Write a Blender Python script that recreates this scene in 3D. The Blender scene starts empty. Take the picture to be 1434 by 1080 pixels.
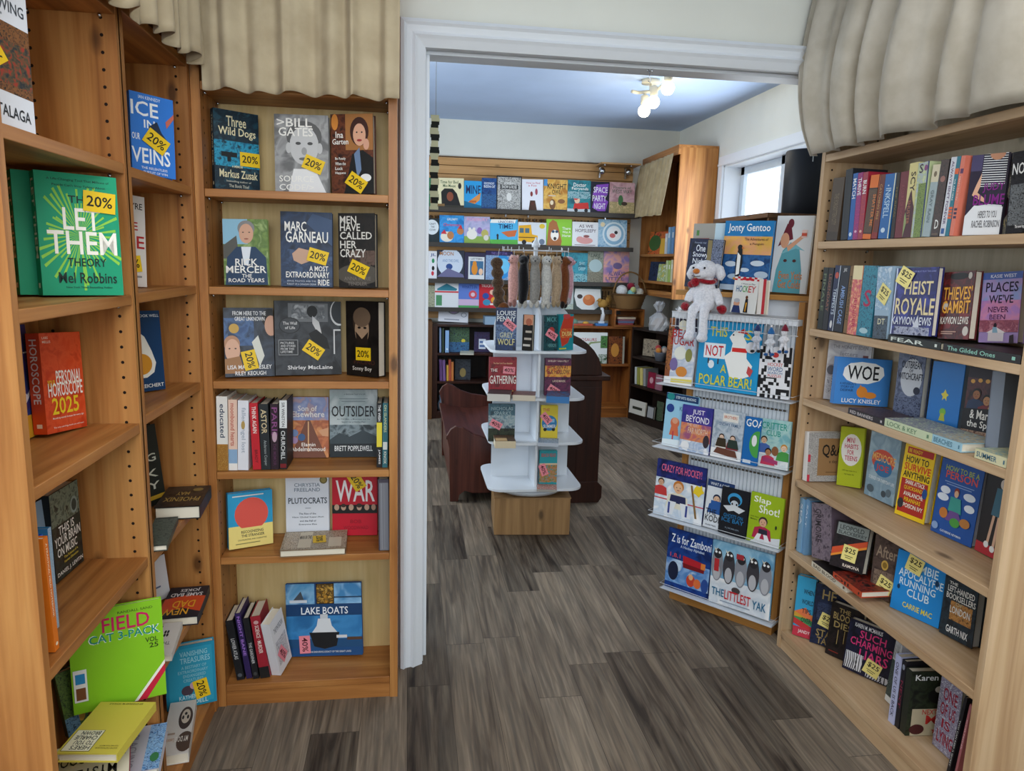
import bpy, bmesh, math, random
from mathutils import Vector, Matrix, geometry
random.seed(7)
SC = bpy.context.scene
COL = SC.collection
# ------------------------------------------------------------------ camera, world, light, exposure
def make_camera():
    cam = bpy.data.cameras.new('camera'); cam.sensor_width = 36.0; cam.lens = 1020.55 / 1434 * 36.0
    cam.clip_start = 0.02; cam.clip_end = 60
    o = bpy.data.objects.new('camera', cam); COL.objects.link(o)
    y, p, r = math.radians(8.2753), math.radians(9.656), math.radians(-1.4952)
    F = Vector((math.sin(y) * math.cos(p), math.cos(y) * math.cos(p), -math.sin(p)))
    R0 = Vector((math.cos(y), -math.sin(y), 0)); U0 = R0.cross(F)
    R = R0 * math.cos(r) - U0 * math.sin(r); U = U0 * math.cos(r) + R0 * math.sin(r)
    m = Matrix((R, U, -F)).transposed().to_4x4(); m.translation = Vector((0, 0, 1.4036))
    o.matrix_world = m
    SC.camera = o
make_camera()
world = bpy.data.worlds.new('sky'); SC.world = world; world.use_nodes = True
bg = world.node_tree.nodes['Background']; bg.inputs[0].default_value = (0.82, 0.91, 1.0, 1); bg.inputs[1].default_value = 2.2
def area(name, loc, rot, sx, sy, power, color):
    l = bpy.data.lights.new(name, 'AREA'); l.shape = 'RECTANGLE'; l.size = sx; l.size_y = sy; l.energy = power; l.color = color
    o = bpy.data.objects.new(name, l); o.location = loc; o.rotation_euler = rot; COL.objects.link(o); return o
HALF = math.pi / 2
area('shop_window_daylight', (-0.05, -1.75, 1.85), (HALF, 0, -0.05), 1.4, 1.2, 44, (0.86, 0.93, 1.0))
area('front_ceiling_lamp', (0.35, 0.3, 2.55), (0, 0, 0), 1.5, 1.0, 27, (1.0, 0.93, 0.83))
area('far_window_daylight', (2.40, 4.95, 1.75), (HALF, 0, HALF), 1.2, 0.9, 30, (0.84, 0.92, 1.0))
area('far_side_fill', (-1.45, 4.6, 1.5), (HALF, 0, -HALF), 1.6, 1.2, 46, (0.80, 0.90, 1.0))  # added cool fill for the far room; the left wall has no window
SC.view_settings.view_transform = 'Standard'; SC.view_settings.look = 'None'; SC.view_settings.gamma = 1.0
SC.view_settings.exposure = 0.0; SC.view_settings.use_curve_mapping = False
SC.cycles.max_bounces = 6; SC.cycles.diffuse_bounces = 4; SC.cycles.caustics_reflective = False; SC.cycles.caustics_refractive = False
SC.cycles.sample_clamp_indirect = 4.0
# ------------------------------------------------------------------ materials
def lin(h):
    c = [int(h[i:i + 2], 16) / 255 for i in (0, 2, 4)]
    return tuple(x / 12.92 if x <= .04045 else ((x + .055) / 1.055) ** 2.4 for x in c) + (1,)
MC = {}
def new_mat(name):
    m = bpy.data.materials.new(name); m.use_nodes = True
    return m, m.node_tree.nodes, m.node_tree.links, m.node_tree.nodes['Principled BSDF']
def M(h, rough=.5, metal=0.0, spec=.35):
    k = (h, rough, metal, spec)
    if k not in MC:
        m, N, L, b = new_mat('paint_' + h)
        b.inputs['Base Color'].default_value = lin(h); b.inputs['Roughness'].default_value = rough; b.inputs['Metallic'].default_value = metal
        b.inputs['Specular IOR Level'].default_value = spec
        MC[k] = m
    return MC[k]
def coords(N, L, scale):
    t = N.new('ShaderNodeTexCoord'); mp = N.new('ShaderNodeMapping'); mp.inputs['Scale'].default_value = scale
    L.new(t.outputs['Object'], mp.inputs[0]); return mp.outputs[0]
def noise(N, L, vec, scale, detail=4, dist=0.0):
    n = N.new('ShaderNodeTexNoise'); n.inputs['Scale'].default_value = scale; n.inputs['Detail'].default_value = detail; n.inputs['Distortion'].default_value = dist
    L.new(vec, n.inputs['Vector']); return n.outputs['Fac']
def ramp(N, L, fac, stops):
    r = N.new('ShaderNodeValToRGB'); e = r.color_ramp.elements
    while len(e) < len(stops): e.new(.5)
    for i, (p, c) in enumerate(stops): e[i].position = p; e[i].color = lin(c) if isinstance(c, str) else c
    L.new(fac, r.inputs[0]); return r.outputs[0]
def math_node(N, L, op, a, b=None):
    n = N.new('ShaderNodeMath'); n.operation = op
    for i, x in enumerate((a, b)):
        if x is None: continue
        if isinstance(x, (int, float)): n.inputs[i].default_value = x
        else: L.new(x, n.inputs[i])
    return n.outputs[0]
def mix(N, L, fac, a, b, mode='MIX'):
    n = N.new('ShaderNodeMix'); n.data_type = 'RGBA'; n.blend_type = mode
    for k, x in ((0, fac), (6, a), (7, b)):
        if isinstance(x, (int, float)): n.inputs[k].default_value = x
        elif isinstance(x, tuple): n.inputs[k].default_value = x
        else: L.new(x, n.inputs[k])
    return n.outputs[2]
def NZ(cs, s):
    s = float('%.2g' % s); k = ('nz', cs, s)
    if k not in MC:
        m, N, L, b = new_mat('print_mottle')
        v = coords(N, L, (1, 1, 1)); f = noise(N, L, v, s, 3, .6)
        L.new(ramp(N, L, f, [(.36, cs[0]), (.5, cs[1]), (.64, cs[2])]), b.inputs['Base Color']); b.inputs['Roughness'].default_value = .45
        b.inputs['Specular IOR Level'].default_value = .35
        MC[k] = m
    return MC[k]
WOODS = {'honey': ('7e4a1e', 'ac7038', 'c68e50', .45), 'pine': ('a5825e', 'c0a07a', 'd0b492', .55), 'ply': ('c0a266', 'd4b67c', 'dfc690', .6),
         'dark': ('22100c', '34190f', '45241a', .4), 'brown': ('4a2e18', '63401f', '7a5230', .5), 'mahog': ('3a1a14', '52281e', '66352a', .35),
         'orange': ('6e3c14', '8f5420', 'a8692e', .5), 'oak': ('7a5a38', '98744a', 'b08a5c', .6), 'black': ('1a120f', '241813', '30211a', .45), 'ply_pale': ('a99c84', 'b8ac92', 'c6baa2', .6), 'slat': ('a07848', 'b88c58', 'c49a68', .55), 'rackw': ('8a5c2a', 'a87438', 'bb8a4c', .5)}
def wood(kind, ax='z'):
    k = ('wood', kind, ax)
    if k not in MC:
        a, c, d, ro = WOODS[kind]
        m, N, L, b = new_mat('wood_%s_%s' % (kind, ax))
        i = 'xyz'.index(ax); s = [9.0, 9.0, 9.0]; s[i] = .7
        v = coords(N, L, tuple(s)); f = noise(N, L, v, 1.6, 5, 1.2)
        s2 = [90.0, 90.0, 90.0]; s2[i] = 2.0
        g = noise(N, L, coords(N, L, tuple(s2)), 1.0, 3, .2)
        base = ramp(N, L, f, [(.3, a), (.5, c), (.7, d)])
        base = mix(N, L, .22, base, ramp(N, L, g, [(.35, a), (.65, d)]))
        s3 = [8.0, 8.0, 8.0]; s3[i] = 3.6
        vo = N.new('ShaderNodeTexVoronoi'); vo.inputs['Scale'].default_value = 1.0; L.new(coords(N, L, tuple(s3)), vo.inputs['Vector'])
        kn = ramp(N, L, vo.outputs['Distance'], [(.06, (1, 1, 1, 1)), (.14, (0, 0, 0, 1))])
        dk = tuple(x * .3 for x in lin(a)[:3]) + (1,)
        base = mix(N, L, math_node(N, L, 'MULTIPLY', kn, .8), base, dk)
        L.new(base, b.inputs['Base Color']); b.inputs['Roughness'].default_value = ro; b.inputs['Specular IOR Level'].default_value = .4
        MC[k] = m
    return MC[k]
def plaster(name, h):
    m, N, L, b = new_mat(name)
    f = noise(N, L, coords(N, L, (1, 1, 1)), 3, 4); c = lin(h); d = tuple(x * .94 for x in c[:3]) + (1,)
    L.new(ramp(N, L, f, [(.35, d), (.65, c)]), b.inputs['Base Color']); b.inputs['Roughness'].default_value = .85
    bp = N.new('ShaderNodeBump'); bp.inputs['Strength'].default_value = .08; L.new(noise(N, L, coords(N, L, (1, 1, 1)), 180, 2), bp.inputs['Height']); L.new(bp.outputs[0], b.inputs['Normal'])
    return m
def fabric(name, a, c):
    m, N, L, b = new_mat(name)
    f = noise(N, L, coords(N, L, (1, 1, 1)), 14, 4); L.new(ramp(N, L, f, [(.35, a), (.65, c)]), b.inputs['Base Color'])
    b.inputs['Roughness'].default_value = .9; b.inputs['Specular IOR Level'].default_value = .1; b.inputs['Sheen Weight'].default_value = .15
    w = noise(N, L, coords(N, L, (1, 1, 6)), 260, 2); bp = N.new('ShaderNodeBump'); bp.inputs['Strength'].default_value = .12; bp.inputs['Distance'].default_value = .002
    L.new(w, bp.inputs['Height']); L.new(bp.outputs[0], b.inputs['Normal'])
    return m
def plush(h, h2=None):
    k = ('plush', h)
    if k not in MC:
        m, N, L, b = new_mat('plush_' + h)
        f = noise(N, L, coords(N, L, (1, 1, 1)), 160, 4); c = lin(h); d = lin(h2) if h2 else tuple(x * .72 for x in c[:3]) + (1,)
        L.new(ramp(N, L, f, [(.35, d), (.6, c)]), b.inputs['Base Color']); b.inputs['Roughness'].default_value = .95; b.inputs['Sheen Weight'].default_value = .4
        b.inputs['Specular IOR Level'].default_value = .1
        bp = N.new('ShaderNodeBump'); bp.inputs['Strength'].default_value = .5; bp.inputs['Distance'].default_value = .004; L.new(f, bp.inputs['Height']); L.new(bp.outputs[0], b.inputs['Normal'])
        MC[k] = m
    return MC[k]
def floor_material():
    m, N, L, b = new_mat('vinyl_planks')
    t = N.new('ShaderNodeTexCoord'); s = N.new('ShaderNodeSeparateXYZ'); L.new(t.outputs['Object'], s.inputs[0])
    u = math_node(N, L, 'DIVIDE', s.outputs[0], .142); row = math_node(N, L, 'FLOOR', u)
    w1 = N.new('ShaderNodeTexWhiteNoise'); w1.noise_dimensions = '1D'; L.new(row, w1.inputs['W'])
    v = math_node(N, L, 'ADD', math_node(N, L, 'DIVIDE', s.outputs[1], .78), math_node(N, L, 'MULTIPLY', w1.outputs['Value'], 5.37)); cl = math_node(N, L, 'FLOOR', v)
    cb = N.new('ShaderNodeCombineXYZ'); L.new(row, cb.inputs[0]); L.new(cl, cb.inputs[1])
    w2 = N.new('ShaderNodeTexWhiteNoise'); w2.noise_dimensions = '2D'; L.new(cb.outputs[0], w2.inputs['Vector'])
    rnd = w2.outputs['Value']
    off = N.new('ShaderNodeCombineXYZ'); L.new(math_node(N, L, 'MULTIPLY', rnd, 37.0), off.inputs[2])
    va = N.new('ShaderNodeVectorMath'); va.operation = 'ADD'; L.new(coords(N, L, (13, 1.1, 1)), va.inputs[0]); L.new(off.outputs[0], va.inputs[1])
    g = noise(N, L, va.outputs[0], 1.5, 6, 1.6)
    vb = N.new('ShaderNodeVectorMath'); vb.operation = 'ADD'; L.new(coords(N, L, (75, 3.2, 1)), vb.inputs[0]); L.new(off.outputs[0], vb.inputs[1])
    fine = noise(N, L, vb.outputs[0], 1.0, 5, .8)
    tone = ramp(N, L, rnd, [(0, '332b26'), (.17, '3f3630'), (.22, '71665a'), (.6, '8c8072'), (1, 'a59989')])
    dark = ramp(N, L, g, [(.32, '30271f'), (.42, '6c6156'), (.5, '867b6d'), (.7, 'a39888')])
    base = mix(N, L, .45, tone, dark)
    base = mix(N, L, .5, base, ramp(N, L, fine, [(.34, '2c2520'), (.5, '80776d'), (.64, 'b8afa2')]), 'OVERLAY')
    fu = math_node(N, L, 'FRACT', u); fv = math_node(N, L, 'FRACT', v)
    seam = math_node(N, L, 'MAXIMUM', math_node(N, L, 'LESS_THAN', fu, .013), math_node(N, L, 'LESS_THAN', fv, .0035))
    base = mix(N, L, math_node(N, L, 'MULTIPLY', seam, .55), base, lin('1c1714'))
    L.new(base, b.inputs['Base Color']); b.inputs['Roughness'].default_value = .6; b.inputs['Specular IOR Level'].default_value = .25
    bp = N.new('ShaderNodeBump'); bp.inputs['Strength'].default_value = .15; bp.inputs['Distance'].default_value = .002; L.new(fine, bp.inputs['Height']); L.new(bp.outputs[0], b.inputs['Normal'])
    return m
def emit(h, s):
    k = ('emit', h, s)
    if k not in MC:
        m, N, L, b = new_mat('lamp_glow'); b.inputs['Base Color'].default_value = lin(h); b.inputs['Emission Color'].default_value = lin(h); b.inputs['Emission Strength'].default_value = s; MC[k] = m
    return MC[k]
def glass(name, tint='ffffff', rough=0.0, alpha=.18):
    k = ('glass', name)
    if k not in MC:
        m, N, L, b = new_mat(name); b.inputs['Base Color'].default_value = lin(tint); b.inputs['Roughness'].default_value = rough; b.inputs['Alpha'].default_value = alpha
        b.inputs['Specular IOR Level'].default_value = .6; MC[k] = m
    return MC[k]
WALL = plaster('cream_wall', 'e6e6dc'); FWALL = plaster('pale_wall', 'd9dad2'); CEIL = plaster('ceiling_paint', 'adc2e2'); TRIM = M('dfe4ea', .4); BEIGE = fabric('beige_curtain', 'b3a387', 'c2b396'); GREYBEIGE = fabric('pale_curtain', 'b5ad9e', 'c6bfb2')
TAN = fabric('tan_curtain', 'a08e6c', 'b3a17f')
WHITE = M('dfe5ec', .35); WIRE = M('d8dce0', .35); CHROME = M('b8bcc2', .25, 1.0); BLACK = M('14161a', .5)
# ------------------------------------------------------------------ mesh builder
class MB:
    def __init__(s): s.v = []; s.f = []; s.m = []; s.mats = []; s.smooth = []
    def mi(s, m):
        if m not in s.mats: s.mats.append(m)
        return s.mats.index(m)
    def add(s, vs, fs, m, smooth=False):
        b = len(s.v); s.v += [tuple(x) for x in vs]; i = s.mi(m)
        for f in fs: s.f.append(tuple(b + j for j in f)); s.m.append(i); s.smooth.append(smooth)
        return s
    def box(s, x0, y0, z0, x1, y1, z1, m):
        v = [(x0, y0, z0), (x1, y0, z0), (x1, y1, z0), (x0, y1, z0), (x0, y0, z1), (x1, y0, z1), (x1, y1, z1), (x0, y1, z1)]
        return s.add(v, [(0, 3, 2, 1), (4, 5, 6, 7), (0, 1, 5, 4), (1, 2, 6, 5), (2, 3, 7, 6), (3, 0, 4, 7)], m)
    def prism(s, poly, axis, a, b, m):
        # poly: 2D points; axis: extrusion axis; counter-clockwise polygons in the remaining axes
        n = len(poly)
        def P(q, t): return {'x': (t, q[0], q[1]), 'y': (q[0], t, q[1]), 'z': (q[0], q[1], t)}[axis]
        v = [P(q, a) for q in poly] + [P(q, b) for q in poly]
        f = [tuple(range(n))[::-1], tuple(range(n, 2 * n))] + [(i, (i + 1) % n, n + (i + 1) % n, n + i) for i in range(n)]
        return s.add(v, f, m)
    def tube(s, pts, r, m, n=8, caps=True):
        pts = [Vector(p) for p in pts]; rs = r if isinstance(r, (list, tuple)) else [r] * len(pts); vs = []; fs = []
        up = None
        for i, p in enumerate(pts):
            d = (pts[min(i + 1, len(pts) - 1)] - pts[max(i - 1, 0)]).normalized()
            if up is None: up = Vector((0, 0, 1)) if abs(d.z) < .9 else Vector((1, 0, 0))
            a = d.cross(up).normalized(); up = a.cross(d).normalized()
            for k in range(n):
                t = 2 * math.pi * k / n; vs.append(p + (a * math.cos(t) + up * math.sin(t)) * rs[i])
        for i in range(len(pts) - 1):
            for k in range(n): fs.append((i * n + k, i * n + (k + 1) % n, (i + 1) * n + (k + 1) % n, (i + 1) * n + k))
        if caps: fs += [tuple(range(n))[::-1], tuple(range((len(pts) - 1) * n, len(pts) * n))]
        return s.add(vs, fs, m, True)
    def lathe(s, prof, m, c=(0, 0, 0), n=24, axis='z'):
        vs = []; fs = []
        for r, z in prof:
            for k in range(n):
                t = 2 * math.pi * k / n; vs.append((c[0] + r * math.cos(t), c[1] + r * math.sin(t), c[2] + z))
        for i in range(len(prof) - 1):
            for k in range(n): fs.append((i * n + k, i * n + (k + 1) % n, (i + 1) * n + (k + 1) % n, (i + 1) * n + k))
        fs += [tuple(range(n))[::-1], tuple(range((len(prof) - 1) * n, len(prof) * n))]
        return s.add(vs, fs, m, True)
    def ball(s, c, r, m, n=12, rot=None):
        rx, ry, rz = r if isinstance(r, (list, tuple)) else (r, r, r); vs = []; fs = []; h = n // 2 + 1
        R = Matrix.Rotation(rot[0], 3, rot[1]) if rot else Matrix.Identity(3); c = Vector(c)
        for i in range(1, h):
            a = math.pi * i / h
            for k in range(n):
                t = 2 * math.pi * k / n; vs.append(c + R @ Vector((rx * math.sin(a) * math.cos(t), ry * math.sin(a) * math.sin(t), rz * math.cos(a))))
        top = len(vs); vs += [c + R @ Vector((0, 0, rz)), c + R @ Vector((0, 0, -rz))]
        for i in range(h - 2):
            for k in range(n): fs.append((i * n + k, (i + 1) * n + k, (i + 1) * n + (k + 1) % n, i * n + (k + 1) % n))
        for k in range(n): fs += [(top, k, (k + 1) % n), (top + 1, (h - 2) * n + (k + 1) % n, (h - 2) * n + k)]
        return s.add(vs, fs, m, True)
    def build(s, name, parent=None, loc=None, rot=None, bevel=0, label=None):
        me = bpy.data.meshes.new(name); me.from_pydata(s.v, [], s.f)
        for m in s.mats: me.materials.append(m)
        me.polygons.foreach_set('material_index', s.m); me.polygons.foreach_set('use_smooth', s.smooth); me.update()
        o = bpy.data.objects.new(name, me); COL.objects.link(o)
        if parent: o.parent = parent
        if loc: o.location = loc
        if rot: o.rotation_euler = rot
        if bevel:
            b = o.modifiers.new('bevel', 'BEVEL'); b.width = bevel; b.segments = 2; b.limit_method = 'ANGLE'
        if label: o['label'] = label
        return o
def tag(o, label, cat, group=None):
    o['label'] = label; o['category'] = cat
    if group: o['group'] = group
    return o
def thing(name, label, cat, loc=(0, 0, 0), rz=0, group=None):
    o = bpy.data.objects.new(name, None); o.empty_display_size = .05; COL.objects.link(o)
    o.location = loc; o.rotation_euler = (0, 0, rz); return tag(o, label, cat, group)
def struct(mb, name, bevel=0):
    o = mb.build(name, bevel=bevel); o['kind'] = 'structure'; return o
def fuse(o, vox, disp=0):
    r = o.modifiers.new('fuse', 'REMESH'); r.mode = 'VOXEL'; r.voxel_size = vox; r.use_smooth_shade = True
    s = o.modifiers.new('soft', 'SMOOTH'); s.iterations = 3; s.factor = .5
    return o
# ------------------------------------------------------------------ printed art
TXT = {}
def text_geo(s):
    if s not in TXT:
        c = bpy.data.curves.new('lettering', 'FONT'); c.body = s; c.resolution_u = 2; c.offset = .012
        o = bpy.data.objects.new('lettering', c); me = o.to_mesh()
        vs = [(v.co.x, v.co.y) for v in me.vertices]; fs = [tuple(p.vertices) for p in me.polygons]
        o.to_mesh_clear(); bpy.data.objects.remove(o); bpy.data.curves.remove(c)
        if not vs: vs = [(0, 0), (1, 1)]; fs = []
        xs = [v[0] for v in vs]; ys = [v[1] for v in vs]
        x0, x1, y0, y1 = min(xs), max(xs), min(ys), max(ys); w = max(x1 - x0, 1e-4); h = max(y1 - y0, 1e-4)
        TXT[s] = ([((a - x0) / w, (b - y0) / h) for a, b in vs], fs)
    return TXT[s]
def clip(poly):
    for ax, lim, sg in ((0, 0, 1), (0, 1, -1), (1, 0, 1), (1, 1, -1)):
        out = []
        for i in range(len(poly)):
            a, b = poly[i - 1], poly[i]; da, db = (a[ax] - lim) * sg, (b[ax] - lim) * sg
            if (da < 0) != (db < 0):
                t = da / (da - db); out.append((a[0] + (b[0] - a[0]) * t, a[1] + (b[1] - a[1]) * t))
            if db >= 0: out.append(b)
        poly = out
        if len(poly) < 3: return []
    return poly
def draw(mb, art, O, U, V, Nn, w, e0=.0003, de=.00016):
    """print flat shapes and lettering on a face: origin O, edges U and V, outward normal Nn"""
    O, U, V, Nn = map(Vector, (O, U, V, Nn)); k = [0]
    asp = U.length / max(V.length, 1e-6)
    flip = U.cross(V).dot(Nn) < 0
    def put(poly, m):
        q = clip(poly)
        if not q: return
        P = [O + U * a + V * b + Nn * (e0 + de * k[0]) for a, b in q]
        tr = geometry.tessellate_polygon([[Vector((a * asp, b, 0)) for a, b in q]])
        fs = []
        for t in tr:
            a, b, c = (q[i] for i in t); ar = (b[0] - a[0]) * (c[1] - a[1]) - (c[0] - a[0]) * (b[1] - a[1])
            if abs(ar) < 1e-9: continue
            t = tuple(t) if ar > 0 else tuple(reversed(t))
            fs.append(t[::-1] if flip else t)
        mb.add(P, fs, m)
    def ell(m, cu, cv, a, b, n=22): put([(cu + a * math.cos(2 * math.pi * i / n), cv + b * math.sin(2 * math.pi * i / n)) for i in range(n)], m)
    def txt(m, s, u0, v0, u1, v1, vert):
        vs, fs = text_geo(s)
        mp = (lambda x, y: (u0 + y * (u1 - u0), v1 - x * (v1 - v0))) if vert else (lambda x, y: (u0 + x * (u1 - u0), v0 + y * (v1 - v0)))
        q = [mp(x, y) for x, y in vs]
        if min(u0, v0) >= 0 and max(u1, v1) <= 1:
            mb.add([O + U * a + V * b + Nn * (e0 + de * k[0]) for a, b in q], [f[::-1] if flip else f for f in fs], m)
        else:
            for f in fs: put([q[i] for i in f], m)
    for el in art:
        t = el[0]; k[0] += 1
        if t == 'r': put([(el[2], el[3]), (el[4], el[3]), (el[4], el[5]), (el[2], el[5])], M(el[1]))
        elif t == 'n': put([(el[3], el[4]), (el[5], el[4]), (el[5], el[6]), (el[3], el[6])], NZ(el[1], el[2] / w))
        elif t == 'e': ell(M(el[1]), *el[2:])
        elif t == 'p': put([(el[i], el[i + 1]) for i in range(2, len(el), 2)], M(el[1]))
        elif t == 't': txt(M(el[1]), el[2], *el[3:7], False)
        elif t == 'v': txt(M(el[1]), el[2], *el[3:7], True)
        elif t == 'f':
            sk, ha, sh, u, v, s = el[1:]; a = s / asp
            put([(u - a * 1.1, v - s * 1.9), (u - a * .9, v - s * .75), (u - a * .3, v - s * .5), (u + a * .3, v - s * .5), (u + a * .9, v - s * .75), (u + a * 1.1, v - s * 1.9)], M(sh)); k[0] += 1
            ell(M(ha), u, v + s * .1, a * .5, s * .52); k[0] += 1; ell(M(sk), u, v - s * .06, a * .4, s * .46); k[0] += 1
            ell(M('26201e'), u - a * .16, v, a * .05, s * .04); ell(M('26201e'), u + a * .16, v, a * .05, s * .04); ell(M('a04a44'), u, v - s * .24, a * .14, s * .035)
        elif t == 'g':
            rn = random.Random(3)
            for i in range(44):
                g = 2 * math.pi * i / 44 + rn.uniform(-.05, .05); rr = rn.uniform(.6, 1.1); q = .03
                put([(el[3], el[4]), (el[3] + el[5] * rr * math.cos(g - q), el[4] + el[6] * rr * math.sin(g - q)), (el[3] + el[5] * rr * math.cos(g + q), el[4] + el[6] * rr * math.sin(g + q))], M(el[1]))
        elif t == 'h':
            c1, c2, u0, v0, u1, v1, n = el[1:]; put([(u0, v0), (u1, v0), (u1, v1), (u0, v1)], M(c2)); k[0] += 1
            for i in range(n): y = v0 + (v1 - v0) * (i + .3) / n; put([(u0, y), (u1, y - .01), (u1, y + .3 * (v1 - v0) / n), (u0, y + .01 + .3 * (v1 - v0) / n)], M(c1))
        elif t == 'c':
            c1, c2, nx, ny = el[1:5]; u0, v0, u1, v1 = el[5:9] if len(el) > 5 else (0, 0, 1, 1); rn = random.Random(nx)
            put([(u0, v0), (u1, v0), (u1, v1), (u0, v1)], M(c1)); k[0] += 1
            for i in range(nx):
                for j in range(ny):
                    if (len(el) > 5 and (i + j) % 2) or (len(el) == 5 and rn.random() < .45):
                        a, b = u0 + (u1 - u0) * i / nx, v0 + (v1 - v0) * j / ny; put([(a, b), (a + (u1 - u0) / nx, b), (a + (u1 - u0) / nx, b + (v1 - v0) / ny), (a, b + (v1 - v0) / ny)], M(c2))
        elif t == 'z':
            c1, c2, u0, v0, u1, v1 = el[1:]; put([(u0, v0), (u1, v0), (u1, v1), (u0, v1)], M(c1)); k[0] += 1; rn = random.Random(5)
            for i in range(9):
                x = u0 + (u1 - u0) * (i + .2) / 9; d = (u1 - u0) * .05; b = rn.uniform(-.3, .3) * (u1 - u0) * .3
                put([(x, v0), (x + d, v0), (x + d + b, (v0 + v1) / 2), (x + d * .6, v1), (x, v1), (x + b, (v0 + v1) / 2)], M(c2))
STK = {'Y': ('f0c81a', '20%', '16140c', .058, .04), 'P': ('ee8f9c', '40%', '4a0c14', .06, .036), 'L': ('efe08a', '$25', '17160f', .05, .05)}
def sticker(parent, kind, O, U, V, Nn, u, v, deg, n):
    bgc, s, fg, a, b = STK[kind]; O, U, V, Nn = map(Vector, (O, U, V, Nn)); x, y = U.normalized(), V.normalized(); g = math.radians(deg)
    X = x * math.cos(g) + y * math.sin(g); Y = y * math.cos(g) - x * math.sin(g)
    C = O + U * u + V * v + Nn * (.0004 + n * .00016)
    mb = MB(); o = C - X * a / 2 - Y * b / 2; q = Nn * .0005
    mb.add([o, o + X * a, o + X * a + Y * b, o + Y * b, o + q, o + X * a + q, o + X * a + Y * b + q, o + Y * b + q], [(0, 3, 2, 1), (4, 5, 6, 7), (0, 1, 5, 4), (1, 2, 6, 5), (2, 3, 7, 6), (3, 0, 4, 7)], M(bgc))
    art = [('t', fg, s, .1, .25, .9, .78)] if kind != 'L' else [('t', fg, s, .14, .48, .88, .86), ('r', fg, .2, .3, .78, .34), ('r', fg, .28, .18, .7, .22)]
    draw(mb, art, o + q, X * a, Y * b, Nn, a)
    mb.build('price_sticker', parent, label={'Y': 'yellow sticker printed 20%', 'P': 'pink sticker printed 40%', 'L': 'pale yellow sticker printed $25'}[kind])
def book(name, label, group, kind, loc, rot, size, base, pages, art, spine):
    w, t, h = size; lean, tilt, yaw = rot
    root = bpy.data.objects.new(name, None); root.empty_display_size = .03; COL.objects.link(root); tag(root, label, 'book', group)
    root.location = loc; root.rotation_mode = 'YXZ'; root.rotation_euler = (math.radians(-lean), math.radians(tilt), math.radians(yaw))
    c = min(.0022, t * .12, w * .12); x0, x1 = -w / 2, w / 2; cm = M(base); mb = MB(); pg = MB(); pm = M(pages, .8)
    if kind == 'face':
        mb.box(x0, 0, 0, x1, c, h, cm).box(x0, t - c, 0, x1, t, h, cm).box(x0, c, 0, x0 + c, t - c, h, cm)
        pg.box(x0 + c, c, .003, x1 - .004, t - c, h - .003, pm)
        if spine: draw(mb, [('v', spine[0], spine[1], .22, .3, .78, .94), ('r', spine[0], .3, .06, .7, .1)], (x0, t, 0), (0, -t, 0), (0, 0, h), (-1, 0, 0), t)
    else:
        mb.box(x0, 0, 0, x1, c, h, cm).box(x0, c, 0, x0 + c, t, h, cm).box(x1 - c, c, 0, x1, t, h, cm)
        pg.box(x0 + c, c, .003, x1 - c, t - .004, h - .003, pm)
    prints = [a for a in art if a[0] != 's']
    F = ((x0, 0, 0), (w, 0, 0), (0, 0, h), (0, -1, 0))
    draw(mb, prints, *F, w)
    mb.build('cover', root); pg.build('pages', root)
    for a in art:
        if a[0] == 's': sticker(root, a[1], *F, a[2], a[3], a[4], len(prints) + 8)
    return root
# ------------------------------------------------------------------ room shell
WY0, WY1 = 2.40, 2.545; RX = 1.61
b = MB(); b.box(-1.7, -2.2, -.05, 2.75, 6.8, 0, floor_material()); struct(b, 'floor')
b = MB(); b.box(-.95, -2.2, 2.62, RX + .1, WY0, 2.7, CEIL); struct(b, 'ceiling')
b = MB(); b.box(-1.7, WY0, 2.62, 2.75, 6.8, 2.7, CEIL); struct(b, 'ceiling_far')
b = MB(); b.box(-.95, -2.2, 0, -.792, WY0, 2.62, WALL); struct(b, 'wall_left')
b = MB(); b.box(RX, -2.2, 0, RX + .1, WY0, 2.62, WALL); struct(b, 'wall_right')
b = MB(); b.box(-1.7, WY0, 0, .05, WY1, 2.62, WALL).box(RX - .02, WY0, 0, 2.75, WY1, 2.62, WALL).box(.05, WY0, 2.05, RX - .02, WY1, 2.62, WALL); struct(b, 'wall_partition')
b = MB(); b.box(-.792, -2.2, 0, RX, -2.1, .75, WALL).box(-.792, -2.2, 2.35, RX, -2.1, 2.62, WALL).box(-.792, -2.2, .75, -.7, -2.1, 2.35, WALL).box(1.4, -2.2, .75, RX, -2.1, 2.35, WALL); struct(b, 'wall_back')
b = MB(); b.box(-1.7, WY1, 0, -1.6, 6.8, 2.62, FWALL); struct(b, 'wall_far_left')
b = MB(); b.box(-1.6, 6.7, 0, 2.47, 6.8, 2.62, FWALL); struct(b, 'wall_far')
FX = 2.47; wy0, wy1, wz0, wz1 = 4.2, 5.66, 1.22, 2.19
b = MB(); b.box(FX, WY1, 0, 2.65, wy0, 2.62, FWALL).box(FX, wy1, 0, 2.65, 6.8, 2.62, FWALL).box(FX, wy0, 0, 2.65, wy1, wz0, FWALL).box(FX, wy0, wz1, 2.65, wy1, 2.62, FWALL); struct(b, 'wall_far_right')
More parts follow.
